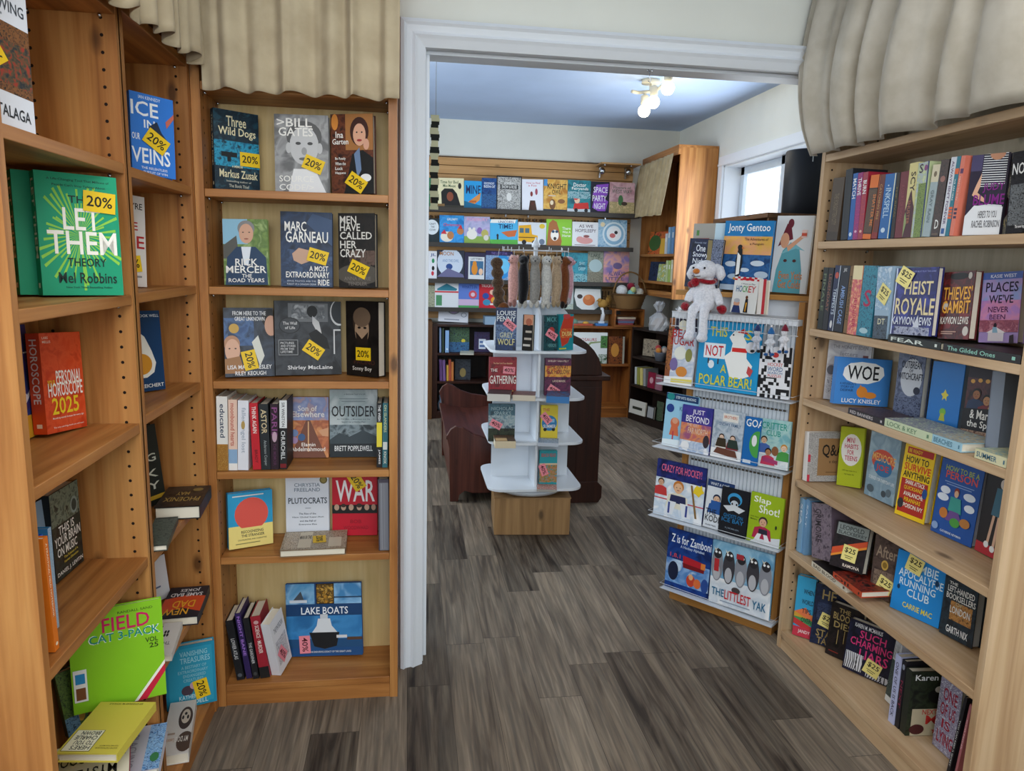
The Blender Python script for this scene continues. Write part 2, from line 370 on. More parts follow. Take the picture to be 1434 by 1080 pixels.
# window on the far right wall
b = MB(); g = .07
for (a, c, z0, z1) in ((wy0 - g, wy1 + g, wz1, wz1 + g), (wy0 - g, wy1 + g, wz0 - g, wz0), (wy0 - g, wy0, wz0, wz1), (wy1, wy1 + g, wz0, wz1)):
    b.box(FX - .022, a, z0, FX - .001, c, z1, TRIM); b.box(FX - .03, a, z0 + (z1 - z0) * .0, FX - .022, c, z0 + .015 if z1 - z0 < .2 else z1, TRIM) if z1 - z0 < .2 else None
b.box(FX, wy0, wz0, 2.645, wy0 + .012, wz1, TRIM).box(FX, wy1 - .012, wz0, 2.645, wy1, wz1, TRIM).box(FX, wy0, wz1 - .012, 2.645, wy1, wz1, TRIM).box(FX, wy0, wz0, 2.645, wy1, wz0 + .012, TRIM)
wt = thing('window_1', 'white framed window high on the far right wall beside the curtained bookcase', 'window', (0, 0, 0)); wt['kind'] = 'structure'
b.build('window_frame', wt)
b = MB()
for (a, c) in ((wy0 + .015, (wy0 + wy1) / 2 + .03), ((wy0 + wy1) / 2 - .03, wy1 - .015)):
    x = 2.58 if a < 4.5 else 2.605
    for (p, q, z0, z1) in ((a, c, wz1 - .07, wz1 - .013), (a, c, wz0 + .013, wz0 + .07), (a, a + .055, wz0, wz1 - .013), (c - .055, c, wz0, wz1 - .013)): b.box(x, p, z0, x + .03, q, z1, M('c8d4e0', .4))
b.build('sash', wt)
b = MB(); b.box(2.615, wy0 + .02, wz0 + .02, 2.619, wy1 - .02, wz1 - .02, glass('window_glass', 'f4f8ff', 0, .06)); b.build('pane', wt)
# doorway casing: moulded head and legs, jamb lining with stop
TY = WY0
def casing(name, pts, inward):
    pass
prof = [(0, .02), (.008, .044), (.02, .05), (.028, .042), (.046, .036), (.056, .042), (.066, .034), (.08, .026), (.09, .02)]   # distance from outer edge, projection
CX0, CZ1 = -.0298, 2.123; CW = .082
def legs(mb, x_out, sgn, ztop_out):
    k = CW / .09
    for i in range(len(prof) - 1):
        (a, p), (c, q) = prof[i], prof[i + 1]; a *= k; c *= k
        v = [(x_out + sgn * a, TY - p, 0), (x_out + sgn * c, TY - q, 0), (x_out + sgn * c, TY - q, ztop_out - c), (x_out + sgn * a, TY - p, ztop_out - a)]
        mb.add(v, [(0, 1, 2, 3) if sgn > 0 else (3, 2, 1, 0)], TRIM)
b = MB(); legs(b, CX0, 1, CZ1)
b.box(CX0, TY - .02, 0, CX0 + .0005, TY, CZ1, TRIM); b.box(CX0 + CW - .001, TY - .02, 0, CX0 + CW, TY, CZ1 - CW, TRIM)
struct(b, 'trim_1')
b = MB(); k = CW / .09; XR = RX - .001
for i in range(len(prof) - 1):
    (a, p), (c, q) = prof[i], prof[i + 1]; a *= k; c *= k
    b.add([(CX0 + a, TY - p, CZ1 - a), (CX0 + c, TY - q, CZ1 - c), (XR, TY - q, CZ1 - c), (XR, TY - p, CZ1 - a)], [(0, 1, 2, 3)], TRIM)
b.box(CX0 + CW, TY - .02, CZ1 - CW, XR, TY, CZ1 - CW + .001, TRIM); struct(b, 'trim_2')
JX = CX0 + CW + .003; JZ = CZ1 - CW + .006
b = MB(); b.box(JX - .02, WY0 - .004, 0, JX, WY1 + .004, JZ, TRIM).box(JX, WY0 + .035, 0, JX + .012, WY0 + .075, JZ - .012, TRIM); struct(b, 'trim_3', .002)
b = MB(); b.box(JX, WY0 - .004, JZ, XR - .02, WY1 + .004, JZ + .012, TRIM).box(JX, WY0 + .035, JZ - .012, XR - .02, WY0 + .075, JZ, TRIM); struct(b, 'trim_4', .002)
b = MB(); b.box(CX0 - .01, WY1, 0, JX - .005, WY1 + .02, CZ1, TRIM).box(JX - .005, WY1, JZ, XR, WY1 + .02, CZ1, TRIM); struct(b, 'trim_5', .002)
# baseboards in the far room
b = MB(); b.box(-1.6, WY1 + .0, 0, CX0 - .012, WY1 + .014, .09, TRIM); struct(b, 'baseboard_partition')
b = MB(); b.box(FX - .014, WY1 + .02, 0, FX, 6.7, .09, TRIM); struct(b, 'baseboard_right')
# ------------------------------------------------------------------ bookcases
def bookcase(name, label, loc, yaw, w, depth, h, shelves, kind, backkind, th=.022, side=.02, kick=.05, holes=True, top_z=None, pins=(), z0=0, hole_step=.0335, front_lip=0):
    root = thing(name, label, 'bookcase', loc, math.radians(yaw)); hole = M('1c0f08', .9)
    for sg in (-1, 1):
        b = MB(); xi = sg * w / 2; xo = sg * (w / 2 + side); b.box(min(xi, xo), 0, z0, max(xi, xo), depth, h, wood(kind, 'z'))
        if holes:
            n = int((h - .3) / hole_step)
            for i in range(n):
                z = .16 + i * hole_step
                for y in (.028, depth - .036):
                    q = [(xi - sg * .0006, y + .0036 * math.cos(2 * math.pi * k / 8), z + .0036 * math.sin(2 * math.pi * k / 8)) for k in range(8)]
                    b.add(q, [tuple(range(8)) if sg < 0 else tuple(range(8))[::-1]], hole)
        b.build('side_panel', root, bevel=0)
    b = MB(); b.box(-w / 2, depth - .008, z0 + .02, w / 2, depth - .001, h, wood(backkind, 'z')); b.build('back_panel', root)
    for i, z in enumerate(shelves):
        b = MB(); b.box(-w / 2 + .0007, .001, z - th, w / 2 - .0007, depth - .0085, z, wood(kind, 'x')); b.build('shelf', root, bevel=.0015)
    for z in pins:
        b = MB()
        for sg in (-1, 1):
            for y in (.028, depth - .036): b.ball((sg * (w / 2 - .006), y, z - th - .004), .0045, CHROME, 8)
        b.build('shelf_pins', root, label='small metal shelf pins')
    if kick and z0 == 0:
        b = MB(); b.box(-w / 2 + .0007, .004, 0, w / 2 - .0007, .022, shelves[-1] - th - .0005, wood(kind, 'x')); b.build('kickboard', root)
    b = MB(); b.box(-w / 2 - side, 0, h, w / 2 + side, depth, h + .02, wood(kind, 'x')); b.build('top_panel', root)
    return root
XA, YC, XRR = -.587, 2.192, 1.3836
UH = 2.36
bookcase('tall_bookcase', 'honey pine bookcase at the left edge with the bright green hardcovers', (XA, (1.2075 + 1.678) / 2, 0), 90, 1.678 - 1.2075, .20, UH, [1.875 + .022, 1.5848, 1.312, 1.0286, .7155, .2], 'honey', 'honey', side=.0185, pins=(1.875 + .022, 1.5848, 1.312))
bookcase('tall_bookcase', 'honey pine bookcase between the left edge one and the corner, holding the egg cookbook', (XA, (1.7148 + 2.1672) / 2, 0), 90, 2.1672 - 1.7148, .20, UH, [1.895 + .022, 1.583, 1.3134, 1.0388, .7056, .4139, .0652], 'honey', 'honey', side=.0246, pins=(1.895 + .022, 1.583, 1.3134))
bookcase('tall_bookcase', 'honey pine bookcase with pale plywood back facing the camera beside the doorway', ((-.562 - .0548) / 2, YC, 0), 0, .562 - .0548, .205, UH, [1.845 + .022, 1.5828, 1.311, 1.0374, .7629, .4933, .0723], 'honey', 'ply', side=.0243, pins=(1.845 + .022, 1.5828, 1.311))
bookcase('tall_bookcase', 'pale raw pine bookcase on the right holding novels with $25 stickers', (XRR, (2.3637 + 1.4657) / 2, 0), -90, 2.3637 - 1.4657, .22, UH, [1.783, 1.4967, 1.201, .9544, .6568, .388, .0703], 'pine', 'ply_pale', side=.02, th=.024, pins=(1.4967, 1.201))
# ------------------------------------------------------------------ valances
def curtain(name, label, loc, yaw, w, zt, zb, amp, waves, base, mat, seed, bulge=0.0, tuck=0.0, shear=0.0, hem=.01, nu=220, nv=26, gather=.6, flare=0.0):
    rn = random.Random(seed); ph = [rn.uniform(0, 6.28) for _ in range(8)]
    vs = []
    for j in range(nv + 1):
        t = j / nv
        for i in range(nu + 1):
            s = i / nu; q = s * waves * 2 * math.pi
            a = amp * (gather + (1 - gather) * t)
            ss = s + shear * t ** 2.5 * .12 * math.sin(math.pi * s)
            q2 = ss * waves * 2 * math.pi
            y = a * (.6 * math.sin(q2 + 1.1 * math.sin(q2 * .37 + ph[0])) + .3 * math.sin(q2 * .53 + ph[1] + t) + .22 * math.sin(q2 * 1.9 + ph[2]))
            y -= base + flare * t + bulge * math.sin(math.pi * min(1, t ** 1.6)) - tuck * max(0, t - .9) * 10
            x = (s - .5) * w * (1 + .02 * t * math.sin(ph[3])) + .25 * a * math.sin(q2 * 1.0 + ph[4])
            z = zt + (zb(s) if callable(zb) else zb - zt) * 1.0 * t if not callable(zb) else zt + (zb(s) - zt) * t
            z += hem * t * (.5 * math.sin(q2 + ph[5]) + .4 * math.sin(q2 * .5 + ph[6]))
            vs.append((x, y, z))
    fs = [(j * (nu + 1) + i, (j + 1) * (nu + 1) + i, (j + 1) * (nu + 1) + i + 1, j * (nu + 1) + i + 1) for j in range(nv) for i in range(nu)]
    root = thing(name, label, 'curtain', loc, math.radians(yaw))
    mb = MB(); mb.add(vs, fs, mat, True); o = mb.build('cloth', root)
    s = o.modifiers.new('thick', 'SOLIDIFY'); s.thickness = .0016; s.offset = 0
    return root
curtain('valance_curtain', 'beige gathered valance over the top of the two left bookcases', (XA + .012, (1.36 + 2.16) / 2, 0), 90, .80, 2.36, lambda s: 1.855 + .045 * s, .026, 8, .034, BEIGE, 4, hem=.012)
curtain('valance_curtain', 'beige gathered valance over the bookcase beside the doorway', (-.285, YC - .012, 0), 0, .53, 2.36, lambda s: 1.838, .022, 6, .03, BEIGE, 9, hem=.006)
curtain('valance_curtain', 'pale billowing valance over the raw pine bookcase on the right', (XRR - .01, 1.86, 0), -90, 1.04, 2.5, lambda s: 1.776, .034, 6.5, .05, GREYBEIGE, 14, bulge=.055, tuck=.008, shear=1.2, hem=.004, gather=.75)
# every book: kind, label, row, how it faces, base point, (lean, tilt, turn), (width, thickness, height), cover, pages, print, spine
BOOKS = [
('book','dark teal novel with glowing blue water, leftmost on the top shelf beside the doorway',None,'face',(-.4931,2.2948,1.5864),(2.9,1.4,31.4),(.1298,.022,.2262),'12303f','e8e0cc',[('n',('12303f','0c2230','1d4656'),6,0,0,1,1),('n',('0e5f80','2aa0c4','123a4c'),9,0,.3,1,.62),('t','e9e0b8','Three',.28,.8,.72,.93),('t','e9e0b8','Wild Dogs',.1,.66,.93,.79),('r','0a161c',.15,.42,.5,.48),('r','0a161c',.28,.36,.36,.44),('t','e9e0b8','A MEMOIR',.38,.29,.62,.32),('t','e9e0b8','Markus Zusak',.1,.16,.95,.26),('t','c8c8b8','bestselling author of',.25,.1,.8,.13),('t','c8c8b8','The Book Thief',.3,.04,.75,.08),('s','Y',.78,.41,0)],('e9e0b8','Three Wild Dogs')),
('book','grey memoir with a boy portrait and white code lettering, middle of the top shelf',None,'face',(-.3035,2.2445,1.5863),(4.4,-.5,-3.3),(.1524,.025,.2186),'7d7d7d','e8e0cc',[('n',('8d8d8d','a5a5a5','6d6d6d'),3,0,0,1,1),('e','5c5c5c',.55,.72,.33,.2),('e','c9c9c9',.55,.6,.27,.25),('e','c4c4c4',.26,.57,.05,.07),('e','c4c4c4',.84,.57,.05,.07),('e','4d4d4d',.44,.63,.05,.02),('e','4d4d4d',.66,.63,.05,.02),('e','a0a0a0',.55,.53,.05,.05),('e','6b6b6b',.55,.43,.1,.02),('p','e8e8e8',.25,0,.35,.3,.75,.3,.95,0),('t','f4f2ec','>BILL',.05,.84,.7,.95),('t','f4f2ec','GATES',.08,.72,.72,.83),('t','f4f2ec','SOURCE',.08,.13,.72,.21),('t','f4f2ec','CODE/>',.08,.02,.72,.1),('s','Y',.72,.36,-22)],None),
('book','brown memoir of a smiling woman holding her chin, white page edge showing, top shelf',None,'face',(-.1593,2.2408,1.5868),(2.9,-1.4,-14),(.1258,.03,.2259),'4a2418','e8e0cc',[('n',('4a2418','6e3a22','2c1410'),5,0,0,1,1),('r','a8703c',.35,.55,1,1),('e','d98a3a',.1,.9,.08,.1),('p','141414',.3,0,.5,.5,.75,.55,1,.45,1,0),('e','3c1c14',.68,.78,.22,.18),('e','e0aa8c',.68,.74,.15,.14),('e','222222',.62,.77,.02,.01),('e','222222',.74,.77,.02,.01),('e','a33838',.68,.67,.06,.015),('e','dca58a',.84,.62,.07,.07),('p','6f86a8',.55,.5,.68,.58,.72,.3,.62,.2),('e','eeeeee',.82,.2,.13,.05),('t','f4f2ec','Ina',.12,.7,.3,.78),('t','f4f2ec','Garten',.04,.62,.42,.69),('t','f4f2ec','Be Ready',.1,.42,.35,.46),('t','f4f2ec','When the',.1,.36,.35,.4),('t','f4f2ec','Luck',.1,.3,.28,.34),('t','f4f2ec','Happens',.1,.24,.35,.28),('s','Y',.6,.14,-35)],None),
('book','paperback with a grey-haired man in a blue suit with crossed arms, second shelf',None,'face',(-.4677,2.2484,1.3157),(6.9,-1.2,.7),(.1258,.02,.1914),'7f9a4e','e8e0cc',[('n',('7f9a4e','5d7a3c','9fb573'),4,0,0,1,1),('r','8fc0d8',0,.62,.55,1),('p','5a5a54',0,.6,.3,.75,.35,.4,0,.4),('p','26405f',.03,0,.08,.42,.3,.58,.72,.58,.95,.42,.98,0),('p','e8eef5',.4,.58,.62,.58,.55,.3,.45,.3),('e','8a8a8a',.52,.86,.19,.12),('e','d8a88c',.52,.78,.16,.15),('e','333333',.45,.8,.02,.008),('e','333333',.59,.8,.02,.008),('e','a05848',.52,.7,.05,.01),('t','f4f2ec','RICK',.26,.29,.76,.4),('t','f4f2ec','MERCER',.05,.18,.95,.29),('t','f4f2ec','THE',.4,.11,.62,.165),('t','f4f2ec','ROAD YEARS',.1,.04,.9,.1)],None),
('book','navy memoir with white block name and clasped hands, middle of the second shelf',None,'face',(-.2969,2.2502,1.314),(4.9,-0,-.9),(.1488,.025,.2188),'22324c','e8e0cc',[('n',('22324c','2c3f5e','1a2538'),3,0,0,1,1),('n',('31486a','24344f','3f5578'),5,0,0,1,.5),('p','c9a38a',.25,.35,.4,.3,.62,.36,.6,.48,.35,.52,.22,.44),('p','3a4f70',.5,.85,.62,.98,1,.9,1,.55),('t','f4f2ec','MARC',.08,.74,.5,.87),('t','f4f2ec','GARNEAU',.1,.59,.92,.74),('t','f4f2ec','A MOST',.55,.21,.92,.28),('t','f4f2ec','EXTRAORDINARY',.1,.12,.94,.2),('t','f4f2ec','RIDE',.72,.02,.94,.1),('t','b8c0cc','SPACE, POLITICS, AND THE',.12,.06,.68,.085),('t','b8c0cc','PURSUIT OF A CANADIAN DREAM',.12,.02,.68,.045),('s','Y',.72,.41,-15)],None),
('book','black book with thin white serif title and thick page edge, right end of second shelf',None,'face',(-.1496,2.2407,1.3143),(2.8,-1,-13.5),(.1112,.03,.2188),'181818','e8e0cc',[('n',('1c1c1c','262220','121212'),4,0,0,1,1),('n',('4d3b34','6b564c','1c1816'),5,.3,.25,1,.5),('e','555048',.55,.18,.6,.14),('t','e0ddd6','MEN',.05,.86,.5,.96),('t','e0ddd6','HAVE',.05,.76,.6,.86),('t','e0ddd6','CALLED',.05,.65,.92,.75),('t','e0ddd6','HER',.05,.53,.5,.63),('t','e0ddd6','CRAZY',.05,.41,.75,.52),('t','77706a','ANNA MARIE',.15,.1,.88,.15),('t','77706a','TENDLER',.25,.03,.78,.08),('s','Y',.55,.25,-25)],None),
('book','memoir with a baby and a man in dark jacket, leftmost on the third shelf',None,'face',(-.4684,2.2561,1.0418),(6.8,.4,14.2),(.1407,.025,.2063),'2a2f38','e8e0cc',[('n',('2a2f38','3a4250','1f232a'),3,0,0,1,1),('n',('35507c','4a6a98','2a3a55'),4,0,.45,.6,.85),('e','1b1714',.92,.85,.16,.14),('e','c99b82',.95,.74,.13,.15),('p','d9dad0',.55,.5,.68,.6,.8,.3,.7,.15),('e','b98a6a',.15,.48,.16,.12),('e','deb094',.16,.38,.15,.17),('e','3b2a22',.1,.41,.02,.01),('e','3b2a22',.22,.41,.02,.01),('p','a3754a',0,.26,.3,.3,.4,.05,0,.05),('t','eeeeee','FROM HERE TO THE',.18,.89,.85,.95),('t','eeeeee','GREAT UNKNOWN',.22,.81,.82,.87),('e','c9a24e',.2,.7,.1,.07),('t','eeeeee','LISA MARIE PRESLEY',.05,.11,.94,.17),('t','eeeeee','RILEY KEOUGH',.2,.02,.82,.08),('s','Y',.5,.24,-78)],None),
('book','wide black and white photo book of a dancer in a mirror, middle of third shelf',None,'face',(-.301,2.2913,1.0423),(5.6,.9,14.9),(.1983,.025,.2264),'232528','e8e0cc',[('n',('2c2f33','3a3d42','1c1e21'),4,0,0,1,1),('r','6d7073',.2,.72,.8,.97),('n',('8a8d90','55585c','b0b3b5'),7,.25,.76,.75,.95),('e','17181a',.22,.67,.16,.11),('e','3d4044',.22,.67,.145,.1),('e','111111',.56,.86,.08,.08),('p','c4c4c4',.56,.8,.66,.72,.7,.56,.6,.46,.56,.5,.62,.6,.56,.7),('p','141516',.62,.62,.78,.5,.82,.35,.6,.38,.5,.56),('r','cfd0d0',.88,.28,.9,.62),('r','cfd0d0',.9,.6,.99,.62),('e','cfd0d0',.97,.85,.14,.18),('e','2c2f33',.98,.86,.13,.165),('t','d0d0d0','The Wall',.12,.68,.33,.72),('t','d0d0d0','of Life',.15,.62,.3,.66),('r','8a8c8e',.05,.27,.34,.48),('r','2c2f33',.06,.28,.33,.47),('t','c8c8c8','PICTURES',.08,.42,.28,.45),('t','c8c8c8','AND STORIES',.08,.38,.3,.41),('t','c8c8c8','FROM THIS',.08,.34,.28,.37),('t','c8c8c8','LIFETIME',.08,.3,.26,.33),('t','e6e6e6','Shirley MacLaine',.18,.06,.86,.13),('s','Y',.57,.34,-35)],None),
('book','black memoir with a sepia man in knitted cap and pale page block, third shelf right',None,'face',(-.1385,2.2783,1.0407),(1.5,-1.4,-36.1),(.1255,.035,.2309),'141212','e8e0cc',[('n',('141212','1c1917','0c0b0b'),3,0,0,1,1),('e','3a2c22',.48,.72,.26,.2),('e','a88b70',.5,.62,.22,.2),('e','6e5a48',.5,.79,.27,.13),('p','221a15',.3,.6,.35,.42,.65,.42,.7,.6,.5,.5),('e','1a1512',.42,.65,.05,.015),('e','1a1512',.6,.65,.05,.015),('t','4a2a22','PACINO',.25,.16,.9,.22),('t','d8d2c8','Sonny Boy',.2,.06,.8,.13),('s','Y',.55,.3,0)],None),
('book','white paperback spine with gold pencil foot reading educated, leftmost of its row','spine-out row on the fourth shelf beside the doorway','spine',(-.546,2.2033,.7649),(.4,1.2,0),(.0308,.12,.2255),'e9e6df','e0d8c4',[('r','b07a30',0,0,1,.36),('v','2e3d58','educated',.3,.45,.75,.9),('n',('b07a30','8a5c22','c99a4c'),20,0,0,1,.34)],None),
('book','pale peach paperback spine with red lettering beside the white educated spine','spine-out row on the fourth shelf beside the doorway','spine',(-.5167,2.2045,.7652),(.5,1.4,0),(.0246,.12,.2151),'ecc9b4','e0d8c4',[('r','8fb0d0',0,.1,1,.3),('v','c05a4a','moonbound hearts',.25,.35,.75,.95),('r','f4f0ea',0,0,1,.1)],None),
('book','thick white paperback spine with faint grey title and gold oval','spine-out row on the fourth shelf beside the doorway','spine',(-.4883,2.2041,.7653),(.5,1.9,0),(.0303,.12,.2126),'e8e8ee','e0d8c4',[('v','a8b0bc','fallen angel lost',.25,.25,.75,.9),('e','b99a58',.5,.65,.18,.06)],None),
('book','bright red paperback spine leaning left among the spine-out row','spine-out row on the fourth shelf beside the doorway','spine',(-.4485,2.2069,.7657),(.8,-1.4,-0),(.0235,.12,.2039),'c4202c','e0d8c4',[('v','f2e8e0','THINK AGAIN',.25,.55,.75,.95),('v','6a1018','BRADY',.35,.1,.7,.3)],None),
('book','black spine with cream capitals right beside the bright red spine','spine-out row on the fourth shelf beside the doorway','spine',(-.4221,2.2063,.7655),(.7,-.9,-0),(.0267,.12,.2011),'23282b','e0d8c4',[('v','d8c49a','ASTOR',.2,.55,.8,.92),('v','9aa0a0','Anderson Cooper',.3,.06,.7,.45)],None),
('book','dark plum spine with purple capitals reading PARIS','spine-out row on the fourth shelf beside the doorway','spine',(-.3963,2.2073,.7656),(.8,.7,0),(.0232,.12,.2007),'2a1622','e0d8c4',[('v','8a4a80','PARIS',.15,.5,.85,.95),('e','c0a0b0',.5,.5,.3,.08),('v','5a3050','THE MEMOIR',.3,.06,.7,.4)],None),
('book','black spine with a white title block at its top, right end of its row','spine-out row on the fourth shelf beside the doorway','spine',(-.3719,2.2078,.7658),(.9,1.1,0),(.0216,.12,.2115),'1c1c1e','e0d8c4',[('r','dfe2e2',0,.6,1,1),('v','303236','SIR WINSTON',.3,.62,.7,.97),('v','e2e2e2','CHURCHILL',.2,.14,.75,.56),('r','7a1a20',.1,.02,.9,.08)],None),
('book','orange and lilac road memoir facing out on the fourth shelf',None,'face',(-.3149,2.3335,.7661),(6,.2,-.2),(.1271,.02,.1951),'b8704c','e8e0cc',[('n',('c8774a','a85a3a','d8935c'),4,0,0,1,1),('r','8f9cc4',0,.62,1,1),('n',('a0a8cc','8894c0','c89c90'),3,0,.62,1,1),('p','7a4a38',.45,.62,.55,.62,.95,0,.05,0),('r','e0b080',.49,.1,.52,.6),('p','d8a078',.75,.45,1,.5,1,.35,.85,.36),('t','f4ece4','Son of',.25,.77,.72,.86),('t','f4ece4','Elsewhere',.1,.67,.9,.77),('e','6f86b0',.17,.41,.09,.06),('e','a88ab0',.17,.29,.08,.055),('e','40608c',.34,.34,.09,.06),('t','f8f0e8','Elamin',.34,.19,.68,.25),('t','f8f0e8','Abdelmahmoud',.08,.11,.92,.18)],None),
('book','pale grey misty mountain hardcover titled Outsider on the fourth shelf',None,'face',(-.1724,2.3374,.7657),(5,-0,-.9),(.1503,.022,.2195),'a8b6b8','e8e0cc',[('n',('b4c2c4','a0b0b2','c8d2d2'),2,0,0,1,1),('n',('54646c','8a9aa0','2e3a40'),4,0,.2,1,.48),('r','222a2e',0,0,1,.26),('p','3c484e',0,.26,.2,.36,.4,.3,.7,.4,1,.3,1,.2,0,.2),('t','1c2022','OUTSIDER',.04,.6,.95,.76),('t','586468','An Old Man, a Mountain and the',.15,.55,.85,.575),('t','586468','Search for a Hidden Past',.25,.51,.75,.535),('t','586468','A SINGULAR TALE OF A LIFE',.3,.92,.75,.94),('r','7c888c',.2,.86,.8,.87),('r','7c888c',.25,.82,.75,.83),('t','eef0f0','BRETT POPPLEWELL',.1,.09,.9,.17)],None),
('book','narrow black spine with a yellow band at the far right of the fourth shelf','spine-out row on the fourth shelf beside the doorway','spine',(-.086,2.2122,.7658),(.9,.3,0),(.0159,.12,.202),'1b1b1d','e0d8c4',[('v','e8e8e8','THE WISH',.25,.72,.75,.97),('r','e0cf3c',0,.32,1,.7),('v','e8e8e8','JAMES',.3,.05,.7,.28)],None),
('book','narrow teal spine with cream title against the right side panel','spine-out row on the fourth shelf beside the doorway','spine',(-.0687,2.2106,.7654),(.7,.6,0),(.0162,.12,.2027),'2c6670','e0d8c4',[('v','c8d0a0','ON ISLANDERS',.25,.55,.75,.97),('r','d0d4d0',.1,.28,.9,.4),('v','e0e0d0','KNOX',.25,.06,.75,.25)],None),
('book','blue and yellow hardcover with one big red disc, left on the fifth shelf',None,'face',(-.486,2.2689,.4973),(3.8,1.4,24.9),(.1346,.022,.1758),'2a9ccc','e8e0cc',[('r','2a9ccc',0,.38,1,1),('r','f0dd84',0,0,1,.4),('e','e0584c',.52,.6,.38,.3),('r','f0dd84',0,0,1,.36),('r','e8e4dc',.1,.93,.8,.95),('t','2c2c2c','RECOGNIZING',.28,.26,.78,.31),('t','2c2c2c','THE STRANGER',.28,.19,.8,.24),('t','5a5438','ON PALESTINE AND NARRATIVE',.2,.13,.85,.155),('r','8a8450',.15,.07,.7,.085)],None),
('book','white book with gold medal and spaced serif title, middle of the fifth shelf',None,'face',(-.3236,2.3478,.4966),(5,-.4,-1.4),(.1372,.022,.2007),'dfe4ee','7a1c2c',[('r','e4e8f0',0,0,1,1),('e','6e6432',.88,.93,.09,.065),('e','9a8a48',.88,.93,.06,.045),('t','7a8898','CHRYSTIA',.2,.82,.8,.88),('t','7a8898','FREELAND',.2,.74,.8,.8),('t','303844','PLUTOCRATS',.06,.54,.96,.64),('r','8a94a0',.45,.46,.58,.47),('t','46505c','The Rise of the',.3,.36,.7,.39),('t','46505c','New Global Super-Rich',.15,.3,.88,.33),('t','46505c','and the Fall of',.32,.24,.7,.27),('t','46505c','Everyone Else',.3,.18,.72,.21)],None),
('book','red hardcover with huge white title and a row of faces, right on fifth shelf',None,'face',(-.1716,2.3422,.4967),(5,-.3,-3.1),(.1458,.025,.2059),'c8102c','e8e0cc',[('r','c8102c',0,0,1,1),('t','f6f2f0','WAR',.08,.55,.95,.9),('r','141414',0,.36,1,.5),('e','c9a48c',.1,.46,.055,.05),('e','c9a48c',.25,.46,.055,.05),('e','c9a48c',.42,.46,.055,.05),('e','c9a48c',.6,.46,.055,.05),('e','c9a48c',.77,.46,.055,.05),('e','b8937c',.92,.46,.05,.05),('e','3a2a22',.25,.49,.055,.03),('e','3a2a22',.6,.49,.06,.035),('t','a00c22','BOB',.4,.2,.65,.26),('t','a00c22','WOODWARD',.25,.1,.8,.16),('s','Y',.55,.88,-58)],None),
('book','dark jacketed hardcover with its grey page edge facing out at the right end',None,'spine',(-.0721,2.2091,.4961),(.8,-.5,0),(.0329,.13,.2313),'4a4450','e8e0cc',[('r','787a82',.12,0,.95,.95),('r','9a9ca2',.3,.02,.34,.94),('r','8e9096',.55,.02,.58,.94)],None),
('book','mosaic covered book lying flat in front of the white medal book',None,'face',(-.2865,2.1845,.5162),(89.9,-0,2.7),(.1965,.022,.1536),'8a7458','e8e0cc',[('n',('8a7458','cabfa8','5c4a3a'),45,0,0,1,1),('r','d9d0b8',.25,.1,.45,.95),('r','d9d0b8',.72,.1,.92,.6),('n',('a89070','e0d6c0','6a5644'),60,.04,.05,.24,.95),('t','3a3028','MAN IN THE',.26,.55,.44,.75),('s','Y',.57,.5,-85)],None),
('book','leaning black paperback spine, leftmost on the bottom shelf','leaning spines on the bottom shelf beside the doorway','spine',(-.5208,2.2127,.0762),(.7,-8.3,-0),(.0227,.12,.2027),'17191d','e0d8c4',[('v','c8c8c8','LOWER ATLAS',.25,.35,.75,.7),('e','555a60',.5,.08,.3,.03)],None),
('book','leaning purple spine second from the left on the bottom shelf','leaning spines on the bottom shelf beside the doorway','spine',(-.4959,2.2182,.0764),(1,-7.7,-0),(.0174,.12,.2226),'2e1f52','e0d8c4',[('v','a878d0','NIGHT BANE',.25,.35,.75,.95)],None),
('book','leaning black spine with white lettering between purple and red spines','leaning spines on the bottom shelf beside the doorway','spine',(-.4746,2.2151,.076),(.8,-7.3,-0),(.0182,.12,.2072),'1a1a1e','e0d8c4',[('v','c8c8c8','THE GARDENER',.25,.25,.75,.6),('e','444444',.5,.08,.3,.03)],None),
('book','leaning red spine with cream title, fourth on the bottom shelf','leaning spines on the bottom shelf beside the doorway','spine',(-.4465,2.2168,.0768),(.8,-7.1,-0),(.03,.12,.2108),'9c2230','e0d8c4',[('v','f0e0d8','SCIENCE · MURDER',.3,.4,.7,.85),('r','1c1c1c',0,0,1,.18),('e','d0a0a0',.5,.9,.25,.03)],None),
('book','white paperback with a pink sticker turned at the end of the leaning spines',None,'face',(-.3899,2.2676,.084),(3.4,-12.1,74.1),(.0864,.03,.1989),'e2e2e6','e8e0cc',[('r','e6e6ea',0,0,1,1),('n',('b0b4bc','d8d8dc','8c9098'),14,.1,.15,.9,.6),('t','6a7078','THE PHYSICIAN',.15,.75,.85,.85),('s','P',.4,.3,-62)],None),
